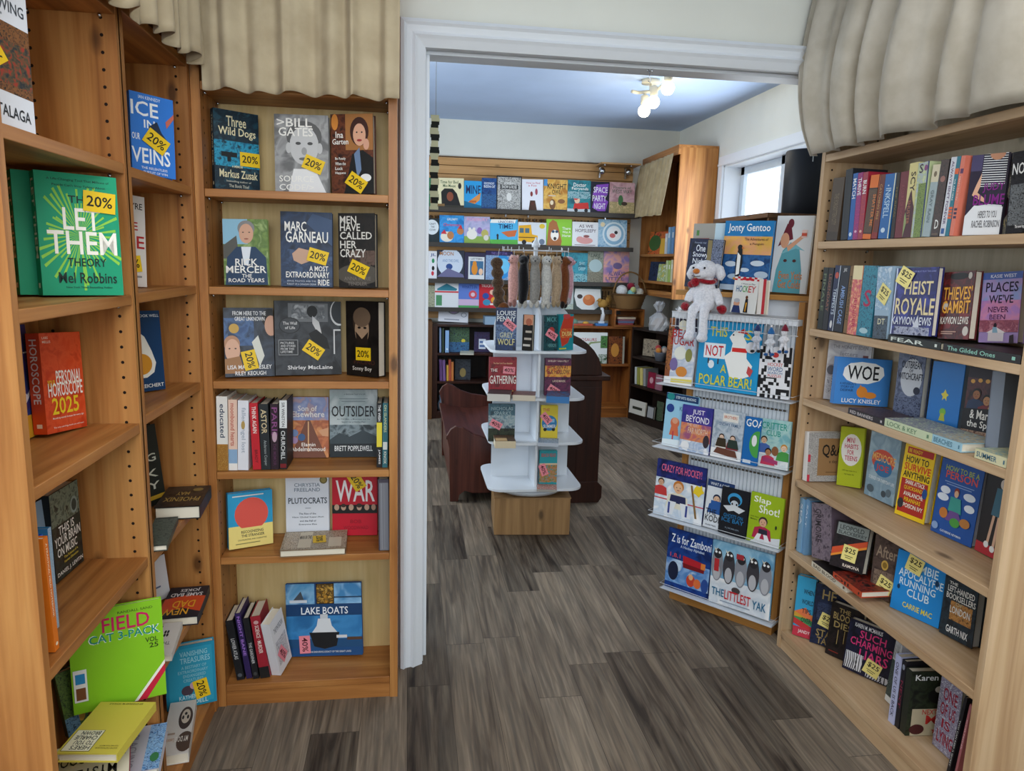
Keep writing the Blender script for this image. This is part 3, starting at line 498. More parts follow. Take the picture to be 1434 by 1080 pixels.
('book','square blue photo book of lake freighters standing on the bottom shelf',None,'face',(-.2726,2.3254,.0799),(7.2,-2.2,-6.3),(.2512,.014,.2463),'1d4f86','e8e0cc',[('r','1d4f86',0,0,1,1),('n',('5aa0d0','88bce0','3a78b0'),3,0,.72,.38,1),('r','1c1408',.4,.72,.64,1),('n',('c08a2a','3a2a10','e0b050'),20,.41,.73,.63,.99),('n',('6ab0e0','9ccdf0','4a90c8'),3,.64,.72,1,1),('r','2a4a6a',.64,.8,1,.82),('r','d8e0e8',.05,.74,.28,.78),('p','4a5058',.1,.78,.2,.9,.24,.78),('r','16406e',0,.56,1,.72),('t','f0f4f8','LAKE BOATS',.2,.58,.82,.68),('n',('2f7ab8','3f8cc8','2568a0'),3,0,.2,1,.56),('r','20507e',0,.12,1,.24),('p','dfe4e8',.33,.32,.4,.42,.42,.52,.58,.52,.6,.42,.68,.32),('r','cfd4d8',.45,.52,.55,.58),('p','16181c',.3,.33,.7,.33,.66,.14,.5,.1,.36,.14),('r','e0e0e0',.66,.25,.8,.29),('r','5a4030',.8,.22,1,.26),('t','dde4ea','THE ENDURING LEGACY OF THE GREAT LAKES',.3,.05,.85,.075),('s','P',.24,.17,-88)],None),
('book','white history book with a crowd painting on the top shelf at the left edge',None,'face',(-.6338,1.2935,1.5961),(4.9,6,74.7),(.15,.03,.2319),'dfe3ec','e8e0cc',[('r','dfe3ec',0,0,1,1),('n',('4a2c1c','8a5a30','241a14'),22,0,.24,1,.72),('n',('a03020','5a4a30','202830'),16,0,.3,1,.6),('t','3a3f48','THE KNOWING',.05,.8,.95,.88),('r','8a8f98',.45,.76,.65,.775),('t','22262c','TANYA TALAGA',.08,.07,.94,.15),('s','Y',.45,.5,-52)],None),
('book','bright green hardcover with big white title facing out, second shelf at the left',None,'face',(-.6346,1.5607,1.3157),(3.4,.8,37.7),(.1436,.03,.2348),'0d9c72','e8e0cc',[('r','0d9c72',0,0,1,1),('g','8fd04a','0d9c72',.5,.5,.5,.42),('t','0a4a3a','A Life-Changing Tool That Millions of',.14,.93,.9,.955),('t','0a4a3a',"People Can't Stop Talking About",.2,.885,.85,.91),('t','0b2c26','THE',.38,.76,.66,.82),('t','fbf8ee','LET',.3,.54,.76,.72),('t','fbf8ee','THEM',.1,.34,.95,.53),('t','0b2c26','THEORY',.32,.24,.8,.31),('t','0b2c26','Mel Robbins',.2,.1,.92,.19),('t','0a4a3a','New York Times Bestselling Author',.28,.055,.86,.075),('s','Y',.76,.78,-4)],('f4f4ea','LET THEM')),
('book','second copy of the bright green hardcover, tucked behind with white spine title',None,'face',(-.6777,1.5674,1.3157),(3.4,.8,37.7),(.1436,.03,.2348),'0d9c72','e8e0cc',[('r','0d9c72',0,0,1,1)],('f4f4ea','LET THEM')),
('book','pale green paperback peeking out left of the two bright green hardcovers',None,'face',(-.6991,1.5983,1.3157),(3.4,.8,37.7),(.06,.02,.2278),'cfe4d2','e8e0cc',[('r','cfe4d2',0,0,1,1),('t','1c2c3c','ON',.1,.7,.9,.78),('t','a02838','LE',.1,.42,.9,.56),('t','2a6a9c','ERS',.1,.26,.9,.38),('t','8a8a60','TW',.1,.05,.9,.16)],None),
('book','orange paperback horoscope book for 2025 on the third shelf',None,'face',(-.6981,1.5897,1.0345),(3.4,3.4,73.6),(.1103,.03,.2027),'d8481f','e8e0cc',[('n',('d8481f','e0562c','c83c18'),4,0,0,1,1),('t','f0d8c8','LARS',.06,.94,.2,.965),('t','f0d8c8','MELLIS',.06,.9,.25,.925),('t','f2d22c','YOUR',.1,.46,.28,.53),('t','fbf6ee','PERSONAL',.31,.48,.95,.62),('t','fbf6ee','HOROSCOPE',.1,.36,.95,.5),('t','f2d22c','2025',.16,.18,.82,.35),('t','fbe8dc','Month-by-month forecast for every sign',.15,.13,.92,.155),('t','fbe8dc','The only astrology book you will need',.15,.04,.9,.06)],('f0d8c8','HOROSCOPE')),
('book','dark blue book with yellow foot at the left end of the third shelf',None,'face',(-.7424,1.5145,1.0333),(4.2,2.4,93.7),(.13,.015,.2241),'26408c','e8e0cc',[('r','26408c',0,0,1,1),('n',('26408c','3a2c74','1c3474'),3,0,.25,1,1),('r','e0b030',0,0,1,.2),('t','f2f2f2','y-',.5,.7,.95,.78),('t','e8e8f4','y',.5,.3,.95,.42)],None),
('book','dark popular science book about the brain and music, fourth shelf at the left',None,'face',(-.7191,1.5994,.719),(1.2,1.8,90.2),(.1299,.025,.1876),'1a1e22','e8e0cc',[('n',('1a1e22','2c3a34','121518'),5,0,0,1,1),('n',('4c5a50','7a8878','242c2a'),8,0,.62,1,1),('e','8a9a98',.8,.74,.13,.1),('e','39443f',.8,.74,.09,.07),('t','f0f0ec','THIS IS',.2,.5,.75,.6),('t','f0f0ec','YOUR BRAIN',.04,.38,.95,.49),('t','f0f0ec','ON MUSIC',.1,.26,.8,.36),('t','d8c84a','The Science of a',.3,.21,.8,.24),('t','d8c84a','Human Obsession',.3,.16,.8,.19),('t','f0f0ec','DANIEL J. LEVITIN',.04,.04,.95,.1)],None),
('book','plain pale grey-blue book behind the music book on the fourth shelf',None,'face',(-.7293,1.4899,.7176),(4.2,.1,83.6),(.1,.015,.1848),'8fa4bc','e8e0cc',[('r','8fa4bc',0,0,1,1)],None),
('book','blue paperback spine standing at the near end of the fourth shelf','spines at the near end of the fourth shelf on the left','spine',(-.6158,1.2839,.7182),(.8,-.7,89.9),(.0127,.12,.2045),'1f5fc0','e0d8c4',[('v','e8eef8','WINDOWS',.3,.5,.7,.9)],None),
('book','tall orange paperback spine with pale lettering, near end of fourth shelf','spines at the near end of the fourth shelf on the left','spine',(-.602,1.2686,.7177),(.6,-1.1,89.8),(.0157,.12,.2073),'e0761c','e0d8c4',[('v','f8e8d0','A PRACTICAL FIELD NOTEBOOK',.35,.3,.65,.95),('e','f8e8d0',.5,.06,.25,.015)],None),
('book','blue patterned spine behind the tall orange spine','spines at the near end of the fourth shelf on the left','spine',(-.6369,1.3496,.7169),(.3,.5,89.9),(.0123,.1,.1932),'3a84b8','e0d8c4',[('n',('3a84b8','c8dce8','1c4a78'),40,0,0,1,1)],None),
('book','lime green comic collection with magenta and white title, standing on the stack lower left',None,'face',(-.6428,1.6188,.3876),(1,0,21),(.186,.012,.236),'86c41e','e8e0cc',[('r','86c41e',0,0,1,1),('t','3a5a0c','RANDALL SAND',.52,.92,.9,.945),('t','c81a5c','FIELD',.35,.76,.86,.9),('t','f4faf4','CAT 3-PACK',.2,.66,.97,.75),('t','0d8a7a','CAT 3-PACK',.21,.665,.96,.745),('t','24380c','VOL',.8,.58,.94,.63),('t','24380c','25',.84,.52,.94,.57),('p','c8203c',.68,0,.78,0,1,.25,1,.33),('p','f4f0e4',.64,0,.68,0,1,.33,1,.37),('r','e8e8e8',.02,.12,.16,.44),('r','2a8ac8',.04,.3,.14,.4),('r','7a4a2a',.04,.14,.14,.26)],None),
('book','dark green garden painting book at the far left of the lowest visible shelf',None,'face',(-.7258,1.5987,.3353),(7.5,-4.2,44),(.0471,.02,.1518),'2c4420','e8e0cc',[('n',('2c4420','56702c','1c2c1c'),9,0,0,1,1),('e','b98a2c',.7,.35,.22,.18),('e','dcb458',.7,.4,.12,.08),('n',('3a5a78','6a90a8','24384c'),8,0,0,.6,.3)],None),
('book','yellow comic paperback lying face up with upside-down title, on the lower left stack',None,'face',(-.6194,1.5966,.4059),(90.3,0,173.7),(.1211,.02,.1729),'d8c850','e8e0cc',[('r','d8c850',0,0,1,1),('r','2a2a2a',.49,.575,.965,.965),('r','f2ecd0',.5,.58,.955,.958),('t','2a2a2a',"HERE'S",.53,.865,.85,.94),('t','2a2a2a','TO YOU',.53,.775,.85,.85),('t','2a2a2a','CHARLIE',.53,.685,.9,.76),('t','2a2a2a','BROWN',.53,.6,.85,.67),('t','6a6030','SELECTED CARTOONS FROM',.06,.9,.42,.92),('t','6a6030','YOU ARE TOO MUCH',.06,.86,.38,.88),('t','5a5020','BY CHARLES M. SCHULZ',.2,.04,.8,.07)],None),
('book','cream puzzle book with black upside-down lettering under the yellow comic',None,'face',(-.6826,1.55,.3464),(90,0,198.4),(.15,.03,.21),'a8202c','e8e0cc',[('r','e8e0c8',0,0,1,1),('t','1c1c1c','MURDER',.05,.7,.95,.9),('t','1c1c1c','MYSTERY',.15,.45,.85,.62),('t','1c1c1c','PUZZLE BOOK',.05,.2,.95,.36),('t','a01c24','CHALLENGING',.2,.08,.8,.14)],None),
('book','grey paperback with blue wave photograph lying in front of the puzzle book',None,'face',(-.576,1.497,.3031),(90,0,11),(.09,.025,.165),'b9b6c0','e8e0cc',[('r','b9b6c0',0,0,1,1),('n',('3a78b8','9cc4e8','285088'),14,.62,0,1,1),('e','3a7a4a',.85,.25,.1,.1),('v','8a8490','PLACUNG',.2,.1,.4,.8)],None),
('book','bright blue paperback with white title and a small figure, top shelf left of corner',None,'face',(-.6198,1.9687,1.5889),(5.3,3.3,43.4),(.1064,.02,.1951),'2f7ad6','e8e0cc',[('r','2f7ad6',0,0,1,1),('t','dce8f8','IAN KENNEDY',.2,.93,.7,.97),('t','f4f8fc','ICE',.02,.72,.64,.9),('t','f4f8fc','IN',.3,.58,.55,.68),('t','f4f8fc','OUR',.02,.42,.2,.5),('t','f4f8fc','VEINS',0,.14,.88,.33),('p','1c2c44',.4,.6,.6,.68,.7,.55,.85,.45,.7,.4,.5,.5),('p','c86a58',.8,.7,1,.82,1,.76,.82,.62),('t','e8f0fa','THE RELENTLESS',.2,.07,.8,.1),('t','e8f0fa','PURSUIT OF WIN',.25,.02,.8,.05),('s','Y',.56,.43,-32)],None),
('book','white thriller with red lettering half hidden by the bookcase upright, second shelf',None,'face',(-.6944,1.9175,1.3209),(3.6,4.4,55.5),(.14,.02,.2241),'e2dcd8','e8e0cc',[('r','e2dcd8',0,0,1,1),('t','2a2a2a','MACINTYRE',.2,.85,.95,.92),('t','b8282c','THE',.35,.62,.85,.71),('t','b8282c','SIEGE',.1,.42,.97,.56),('t','33333a','BEN',.2,.34,.6,.4),('r','8a8a8a',.3,.1,.9,.12),('s','Y',.68,.24,8)],None),
('book','dark blue cookbook with a halved boiled egg, third shelf left of the corner',None,'face',(-.6869,1.9812,1.0436),(4.7,1.7,56.3),(.15,.02,.2105),'123c66','e8e0cc',[('r','123c66',0,0,1,1),('t','e8eef4','HOW TO COOK WELL',.2,.92,.98,.955),('p','f0ece2',.55,.74,.66,.68,.78,.5,.85,.35,.8,.23,.65,.17,.48,.17,.34,.23,.28,.35,.33,.5,.45,.68),('e','d8932a',.57,.34,.2,.13),('t','f2f2ee','JEREMY REICHERT',.15,.03,.97,.09)],None),
('book','dark paperback with yellow stripe standing behind the flat black book',None,'face',(-.7074,2.0313,.7108),(4.5,-2.5,57.8),(.13,.02,.2235),'20241e','e8e0cc',[('r','20241e',0,0,1,1),('t','c8c8b8','KING',.1,.55,.9,.65),('t','c8c8b8','KK',.3,.35,.9,.45),('t','c8c8b8','ERY',.2,.2,.9,.29),('r','c8a030',0,.07,1,.12)],None),
('book','black hardcover with gold lettering lying flat, page edge towards the room',None,'face',(-.6183,2.1238,.7427),(90.2,0,185.1),(.1132,.035,.1777),'241f1c','e8e0cc',[('r','2a2420',0,0,1,1),('n',('2a2420','3a302a','1c1816'),4,0,0,1,1),('t','a88c4a','PHOENIX',.1,.55,.9,.75),('t','a88c4a','MAY',.4,.3,.7,.45),('e','8a7440',.25,.2,.12,.08)],None),
('book','grey-green paperback lying at the near end beside the flat black hardcover',None,'face',(-.6215,1.9241,.7219),(90,-0,189.4),(.0539,.015,.1983),'3c423c','e8e0cc',[('n',('4a524a','606a60','343a36'),5,0,0,1,1),('r','20201e',.04,.03,.96,.06)],None),
('book','plain white paperback standing behind the upright on the fifth shelf',None,'face',(-.7179,2.0459,.4193),(4.4,-2.4,54.5),(.13,.015,.128),'d8d8dc','e8e0cc',[('r','d8d8dc',0,0,1,1),('r','5a6a8a',.6,.5,.7,.56),('r','5a6a8a',.5,.3,.8,.34)],None),
('book','black joke book with orange and red lettering lying flat on the fifth shelf',None,'face',(-.6278,2.1123,.4411),(90.2,-0,185.2),(.1048,.025,.1893),'23242e','e8e0cc',[('r','23242e',0,0,1,1),('p','d8502a',0,.35,.5,.3,1,.4,1,.9,.5,.7,0,.85),('t','f0b030','NEW',.3,.72,.9,.92),('t','f0b030','DAD',.2,.48,.75,.7),('t','e8e8e8','SAME BAD',.1,.22,.9,.34),('t','e8e8e8','JOKES',.2,.06,.7,.18)],None),
('book','white paperback with black dots lying near the front of the fifth shelf',None,'face',(-.6152,1.9105,.4329),(90,-0,187.5),(.0437,.018,.1666),'e0dcd4','e8e0cc',[('r','e0dcd4',0,0,1,1),('t','6a6a6a','THE',.3,.6,.8,.7),('e','1c1c1c',.6,.4,.06,.05),('e','1c1c1c',.75,.4,.06,.05),('e','1c1c1c',.6,.3,.06,.05),('e','1c1c1c',.75,.3,.06,.05)],None),
('book','turquoise hardcover with white lettering and cream fanned pages, bottom shelf of the corner',None,'face',(-.6351,2.0968,.0679),(4,0,18),(.137,.026,.192),'1c8eb0','e8e0cc',[('r','1c8eb0',0,0,1,1),('r','2a9cbc',.06,.05,.94,.95),('t','9cd0dc','VANISHING',.3,.82,.85,.9),('t','9cd0dc','TREASURES',.3,.71,.9,.8),('t','8cc4d0','A BESTIARY OF',.32,.62,.82,.67),('t','8cc4d0','EXTRAORDINARY',.25,.55,.85,.6),('t','8cc4d0','ENDANGERED',.35,.48,.8,.53),('t','8cc4d0','CREATURES',.35,.41,.75,.46),('e','4a3a48',.42,.27,.12,.08),('e','c8a0b0',.55,.34,.08,.06),('t','c8e4ea','KATHERINE',.25,.13,.75,.2),('t','c8e4ea','RUNDELL',.3,.04,.82,.11),('s','Y',.7,.27,-80)],None),
('book','white animal paperback with a small brown furry face, lying flat at the bottom',None,'face',(-.6534,2.0774,.0976),(90.2,-0,190.5),(.0702,.03,.2439),'dcd6ce','e8e0cc',[('r','dcd6ce',0,0,1,1),('e','4a3830',.3,.35,.26,.22),('e','d8c8b4',.3,.32,.17,.14),('e','2a201c',.22,.34,.04,.04),('e','2a201c',.4,.34,.04,.04),('e','2a201c',.31,.27,.05,.03),('e','5a463a',.2,.8,.3,.18),('t','f0e8dc','MY DOG',.1,.7,.55,.8),('t','c8a080','Lessons',.6,.72,.95,.79),('r','b09a88',.6,.62,.95,.65)],None),
('book','dull brown cloth spine, first at the left end of the pine bookcase top row','novels spine out on the top shelf of the pale pine bookcase','spine',(1.3881,2.2873,1.4997),(.4,2.3,-90),(.0642,.12,.2008),'4a3a2a','e0d8c4',[('v','7a6a50','THE FORGOTTEN CITY',.3,.25,.7,.75),('r','3a2c20',0,0,1,.14)],None),
('book','black spine between the dull brown and the blue MATCH spines','novels spine out on the top shelf of the pale pine bookcase','spine',(1.3882,2.2176,1.4998),(.7,-2.7,-90),(.0366,.12,.2221),'20242a','e0d8c4',[('r','30343c',.1,.1,.2,.9)],None),
('book','narrow blue spine lettered MATCH in white','novels spine out on the top shelf of the pale pine bookcase','spine',(1.3882,2.1841,1.4995),(.7,-2.3,-90),(.0246,.12,.205),'1f5fa8','e0d8c4',[('v','f2f2f2','MATCH',.15,.62,.85,.92),('e','cfe0f0',.5,.08,.3,.03)],None),
('book','magenta spine lettered THRIVE in white','novels spine out on the top shelf of the pale pine bookcase','spine',(1.3883,2.1579,1.4994),(.6,-2.1,-90),(.0246,.12,.2039),'a8206a','e0d8c4',[('n',('a8206a','7a1f70','c02a70'),6,0,0,1,1),('v','f4f4f4','THRIVE',.15,.66,.85,.92),('e','e0b0c8',.5,.12,.25,.02)],None),
('book','crimson spine lettered BURN in white','novels spine out on the top shelf of the pale pine bookcase','spine',(1.3884,2.1325,1.4992),(.6,-1.7,-90),(.0245,.12,.2028),'b0283c','e0d8c4',[('n',('b0283c','8a2a4c','c03a30'),6,0,0,1,1),('v','f4f4f4','BURN',.15,.68,.85,.88),('e','e0b0a0',.5,.12,.25,.02)],None),
('book','black spine with orange top block and orange foot','novels spine out on the top shelf of the pale pine bookcase','spine',(1.3884,2.0989,1.4996),(.5,2.9,-90),(.0405,.12,.1891),'1e1618','e0d8c4',[('r','e07020',0,.8,1,1),('r','e07020',0,0,1,.08),('n',('1e1618','6a4a2a','141010'),40,0,.1,1,.78),('v','d87a30','SHATTER ME',.6,.2,.95,.7)],None),
('book','brown red spine with faint gilt vertical title','novels spine out on the top shelf of the pale pine bookcase','spine',(1.3885,2.0625,1.4992),(.5,2.5,-90),(.0268,.12,.1868),'6a3024','e0d8c4',[('v','c09050','CATCHING FIRE',.3,.3,.7,.85),('r','b05a30',.05,0,.15,1),('r','8a2424',0,0,1,.1)],None),
('book','wide blue spine lettered INKSPELL with a pale edge','novels spine out on the top shelf of the pale pine bookcase','spine',(1.3887,2.0199,1.4988),(.3,1.4,-90),(.0483,.12,.1852),'1c64a8','e0d8c4',[('v','b8d4e8','INKSPELL',.2,.32,.7,.78),('r','d8dcc8',.9,0,1,1),('e','c8dcec',.4,.13,.2,.04),('e','c8dcec',.42,.82,.06,.012)],None),
('book','narrow black spine right of the blue INKSPELL spine','novels spine out on the top shelf of the pale pine bookcase','spine',(1.3887,1.9791,1.4987),(.4,-1.1,-90),(.0155,.12,.1842),'221c18','e0d8c4',[('v','7a6a3a','THE RIVAL',.3,.3,.7,.8)],None),
('book','plain maroon spine on the pine bookcase top row','novels spine out on the top shelf of the pale pine bookcase','spine',(1.3888,1.9521,1.4987),(.4,-1,-90),(.0339,.12,.1845),'6e2630','e0d8c4',[('v','8a4048','A COURT OF THORNS',.3,.25,.7,.8)],None),
('book','pale yellow spine with big dark letters SCY and a torn maroon foot','novels spine out on the top shelf of the pale pine bookcase','spine',(1.3888,1.9166,1.4987),(.4,-1,-90),(.0353,.12,.2039),'d8cc8c','e0d8c4',[('p','4a1a28',0,0,1,0,1,.4,.75,.5,.55,.64,.4,.6,0,.35),('v','3a2a24','SCY',.3,.62,.85,.88),('p','90a068',0,0,.3,.2,.1,.35,0,.3),('v','a86a50','SHUSTER',.25,.18,.6,.5)],None),
('book','pale green and lilac spine with a dark curled letter and leafy foot','novels spine out on the top shelf of the pale pine bookcase','spine',(1.3891,1.8764,1.4983),(.2,-.8,-90),(.0432,.12,.2007),'c4cf9c','e0d8c4',[('n',('c4cf9c','a8b8a0','b0b8c8'),4,0,0,1,1),('n',('4a6a2a','8aa04a','2a3a24'),16,.2,0,1,.72),('r','2a3a6a',.88,0,1,1),('t','3a2838','S',.15,.86,.5,.98),('e','8a4a80',.75,.92,.15,.04)],None),
('book','dove grey spine with cream top and small ink drawing','novels spine out on the top shelf of the pale pine bookcase','spine',(1.3891,1.8397,1.499),(.3,3.5,-90),(.0284,.12,.1879),'a0b0b4','e0d8c4',[('r','d8ceb0',0,.76,1,1),('e','7a6a50',.5,.87,.2,.04),('v','6a7a80','GRAY RAIN',.3,.2,.7,.65)],None),
('book','dark brown spine with a large white letter D near the foot','novels spine out on the top shelf of the pale pine bookcase','spine',(1.389,1.8041,1.4986),(.2,1.9,-90),(.0298,.12,.1969),'221a1a','e0d8c4',[('n',('221a1a','4a3028','161214'),6,0,0,1,1),('t','e8e8e4','D',.3,.1,.75,.22),('e','9a6a60',.5,.75,.3,.04),('r','6a5a4a',.1,.02,.9,.04)],None),
('book','white spine of three slim books beside the teal spine','novels spine out on the top shelf of the pale pine bookcase','spine',(1.3894,1.7777,1.4984),(.1,2.9,-90),(.0191,.12,.1996),'d6d8e0','e0d8c4',[('v','5a3a6a',"ALWAYS ISN'T FOREVER",.3,.15,.75,.95),('r','2a5a9a',.2,.03,.8,.1)],None),
('book','teal spine crossed by orange stripe blocks','novels spine out on the top shelf of the pale pine bookcase','spine',(1.3895,1.7605,1.4982),(.1,3,-90),(.0133,.12,.1992),'1f7488','e0d8c4',[('r','e0602a',0,.78,1,.85),('r','e0602a',0,.22,1,.25),('r','e0602a',0,.26,1,.29),('r','e0602a',0,.3,1,.33),('r','e0602a',0,.34,1,.37),('v','d8e8e8','WE ARE HERE',.3,.45,.7,.72)],None),
('book','coral pink spine beside the striped shirt cover','novels spine out on the top shelf of the pale pine bookcase','spine',(1.3894,1.7441,1.4982),(.1,2.7,-90),(.0144,.12,.1989),'dd7a64','e0d8c4',[('r','5a2a5a',.3,.78,1,.84),('r','3a2a4a',.3,.22,1,.25),('r','3a2a4a',.3,.27,1,.3),('r','3a2a4a',.3,.32,1,.35),('v','f0c8b8',"HERE'S TO YOU",.3,.45,.7,.74)],None),
('book','cover of a girl in black and white striped shirt with purple title, top pine shelf',None,'face',(1.4151,1.6747,1.4991),(3.5,-.8,-57.5),(.0826,.015,.1969),'2a2438','e8e0cc',[('r','2a2438',0,0,1,1),('r','4a4468',0,.8,.3,1),('p','d8a88c',.42,.9,.2,.62,.12,.5,.4,.42,.5,.4,.45,.46,.26,.53,.45,.78),('h','1c2030','e8e8ec',.32,.6,.95,1,14),('e','c08a6c',.68,1,.2,.08),('p','c8ccd0',0,0,.98,0,.95,.36,.6,.38,.2,.36),('p','d8dade',0,0,0,.24,.22,.37,.98,.34,.98,0),('t','7a1c7c','JUDY',.4,.52,.96,.64),('t','7a1c7c','BLUME',.18,.37,1,.5),('t','4a4a50',"HERE'S TO YOU",.36,.21,.85,.3),('t','4a4a50','RACHEL ROBINSON',.22,.09,.95,.18)],None),
('book','grey cover with pale capitals behind the dark cover, top pine shelf',None,'face',(1.4542,1.6564,1.4998),(3.6,-3.4,-74),(.0331,.02,.1832),'8c8c86','e8e0cc',[('n',('8c8c86','a09e96','74746e'),3,0,0,1,1),('t','3a3a38','RUTA',.3,.84,.9,.9),('t','e8e4d8','BETWEEN',.3,.68,1,.76),('t','e8e0c8','SHADES',.06,.52,1,.63),('p','3a2030',.3,.2,.5,.35,.7,.5,.95,.45,.95,.3,.6,.2),('t','e8d8a0','GRAY',.1,.1,1,.2)],None),
('book','black floral novel at the right end of the top pine shelf, cut by the frame',None,'face',(1.4295,1.5848,1.5007),(3.3,-4.1,-73.1),(.0453,.025,.1924),'17161a','e8e0cc',[('n',('17161a','26262c','0e0e10'),4,0,0,1,1),('n',('3a3c40','707478','18181a'),9,.05,.1,1,.6),('t','d8d8d8','NOVA',.06,.72,1.2,.86),('t','e8e8e8','This never happened',.45,.05,1.1,.1)],None),
('book','black spine with green vertical title, left end of second pine shelf','novels spine out on the second pine shelf','spine',(1.3935,2.3171,1.2036),(.7,.5,-90),(.0295,.12,.2077),'1a211c','e0d8c4',[('v','6a7a5a','FINALE',.25,.3,.75,.9)],None),
('book','black spine with rusty vertical title, second on its shelf','novels spine out on the second pine shelf','spine',(1.3932,2.2857,1.2036),(.7,.8,-90),(.0294,.12,.2072),'1c1c22','e0d8c4',[('v','8a5a4a','LEGENDARY',.25,.3,.75,.9)],None),
('book','navy spine with white title and a red figure near the top','novels spine out on the second pine shelf','spine',(1.3933,2.2519,1.204),(.8,1.7,-90),(.0329,.12,.2148),'1f2a4c','e0d8c4',[('v','c8d4e0','TEMPESTS',.25,.25,.75,.65),('e','c05040',.5,.85,.3,.05),('r','d8e0e8',.9,0,1,1),('e','d8d8d8',.5,.1,.2,.06)],None),
('book','black spine with pale blue vertical capitals','novels spine out on the second pine shelf','spine',(1.3935,2.2086,1.2041),(.8,1.5,-90),(.0484,.12,.2144),'191d28','e0d8c4',[('t','c8c8c8','JE',.3,.9,.7,.96),('v','8aa8d8','AMBUSH CAGE',.3,.12,.75,.7)],None),
('book','narrow tan spine between the black and the peach spines','novels spine out on the second pine shelf','spine',(1.3937,2.1699,1.2038),(.8,.5,-90),(.019,.12,.2142),'7a5a30','e0d8c4',[('v','4a3418','PARAGON',.25,.2,.75,.85)],None),
('book','peach and pink spine with red script','novels spine out on the second pine shelf','spine',(1.3931,2.1337,1.2033),(.6,.1,-90),(.048,.12,.2158),'e09070','e0d8c4',[('n',('e8b088','d87060','c85870'),4,0,0,1,1),('r','e8d8a8',0,.8,1,1),('v','b8304a','JUNIPER',.3,.1,.75,.55)],None),
('book','teal blue spine with a large crimson letter S','novels spine out on the second pine shelf','spine',(1.3935,2.0731,1.2039),(.7,.7,-90),(.0701,.12,.2156),'1f6a80','e0d8c4',[('n',('1f6a80','2a8aa0','164c66'),7,0,0,1,1),('t','a81c4a','S',.25,.42,.75,.66),('e','a8c8d0',.5,.08,.3,.04)],None),
('book','pale blue sky and ink spine with white letters DT','novels spine out on the second pine shelf','spine',(1.3918,1.9909,1.2049),(.6,-3,-90),(.0645,.12,.2131),'9ab4c8','e0d8c4',[('n',('a8c4dc','88a8c4','c8d8e4'),4,0,.4,1,1),('n',('2a3440','485868','1c242c'),7,0,0,1,.32),('t','d8d4b0','DT',.3,.2,.8,.28),('s','L',.6,.62,-32)],None),
('book','deep violet novel titled Heist Royale with $25 sticker on second pine shelf',None,'face',(1.4056,1.8775,1.2277),(2.6,-2.5,-80.9),(.142,.02,.1888),'23246a','e8e0cc',[('n',('23246a','1a1c54','343a8c'),4,0,0,1,1),('r','c8d4f0',0,0,.03,1),('t','8a90c8','A THIEF MUST PLAY THE GAME',.35,.93,.95,.955),('t','e0cfa0','HEIST',.25,.6,.92,.8),('t','e0cfa0','ROYALE',.06,.3,1,.55),('t','d8dce8','KAYVION LEWIS',.02,.15,.97,.27),('p','c8ccd8',.5,.05,.65,.3,.7,.1),('n',('6a7090','a8acc0','2a2c50'),14,.1,0,.95,.12),('s','L',.24,.86,-28)],None),
('book','dark red novel titled Thieves Gambit with gold letters on second pine shelf',None,'face',(1.441,1.7563,1.2298),(4,-4.7,-83.8),(.0975,.025,.1795),'5a1418','e8e0cc',[('n',('5a1418','3a0e12','741c20'),4,0,0,1,1),('e','c8c0b8',.15,.5,.08,.06),('e','c8c0b8',.88,.12,.09,.07),('e','b8b0a8',.85,.93,.06,.05),('e','141214',.5,.93,.3,.05),('t','e8a83c',"THIEVES'",.05,.58,.97,.78),('t','e8a83c','GAMBIT',.05,.38,.95,.57),('t','e8e0d8','KAYVION LEWIS',.04,.22,.95,.33),('r','b89080',.1,.1,.6,.115),('r','b89080',.1,.07,.5,.085)],None),
('book',"lavender and pink romance titled Places We've Never Been, second pine shelf",None,'face',(1.4964,1.6676,1.2306),(4.3,-5.2,-70.3),(.0949,.035,.1801),'a890c8','d8d0c8',[('r','8fa4dc',0,.7,1,1),('n',('a8a4dc','b8a0d8','98a8e0'),2,0,.55,1,1),('n',('c88ac0','d890b8','b888cc'),3,0,.3,1,.6),('r','5a74c0',0,.9,1,1),('t','e8ecf8','KASIE WEST',.2,.92,.85,.97),('t','2a2440','PLACES',.1,.72,.92,.86),('t','2a2440',"WE'VE",.2,.56,.82,.68),('t','5a3060','NEVER',.2,.43,.72,.51),('t','5a3060','BEEN',.25,.33,.65,.4),('n',('a86070','8a4a60','c08090'),8,0,.15,1,.32),('r','d8d0d8',.25,.02,.65,.16),('p','e8e0e4',.2,.14,.45,.22,.7,.14),('e','2a2030',.42,.24,.04,.04),('p','8ab0c8',.36,.22,.46,.22,.5,.14,.36,.14),('p','3a3038',.8,0,.92,0,.9,.12,.8,.1)],None),
('book','black hardback lying flat, spine reading FEAR, under the violet novel',None,'face',(1.4616,1.729,1.2223),(90,0,0),(.15,.02,.214),'1c201c','e8e0cc',[('r','1c201c',0,0,1,1)],('d8e0d8','FEAR')),
('book','black hardback lying flat with pink and gold ornament on its spine end',None,'face',(1.4616,1.472,1.2223),(90,0,0),(.15,.02,.247),'1e181a','e8e0cc',[('r','2a1c1c',0,0,1,1)],('8ac0b0','The Gilded Ones')),
('book','white cover with fine ink drawing behind the blue WOE book',None,'face',(1.4896,2.282,.9582),(4.1,-1.1,-52.1),(.1431,.02,.2071),'d8d8dc','e8e0cc',[('n',('d8d8dc','c4c4cc','e6e6e8'),3,0,0,1,1),('t','8a8a94',"THE HONEYS' EDEN",.12,.87,.92,.93),('t','a0a0a8','letters',.3,.75,.7,.82),('r','7a4a4a',.82,.72,.94,.78),('r','b8b0b8',.05,.3,.3,.6),('e','6a6a74',.12,.5,.1,.08),('n',('a8a8b0','d8d8dc','8a8a94'),20,.05,.1,.4,.4)],None),
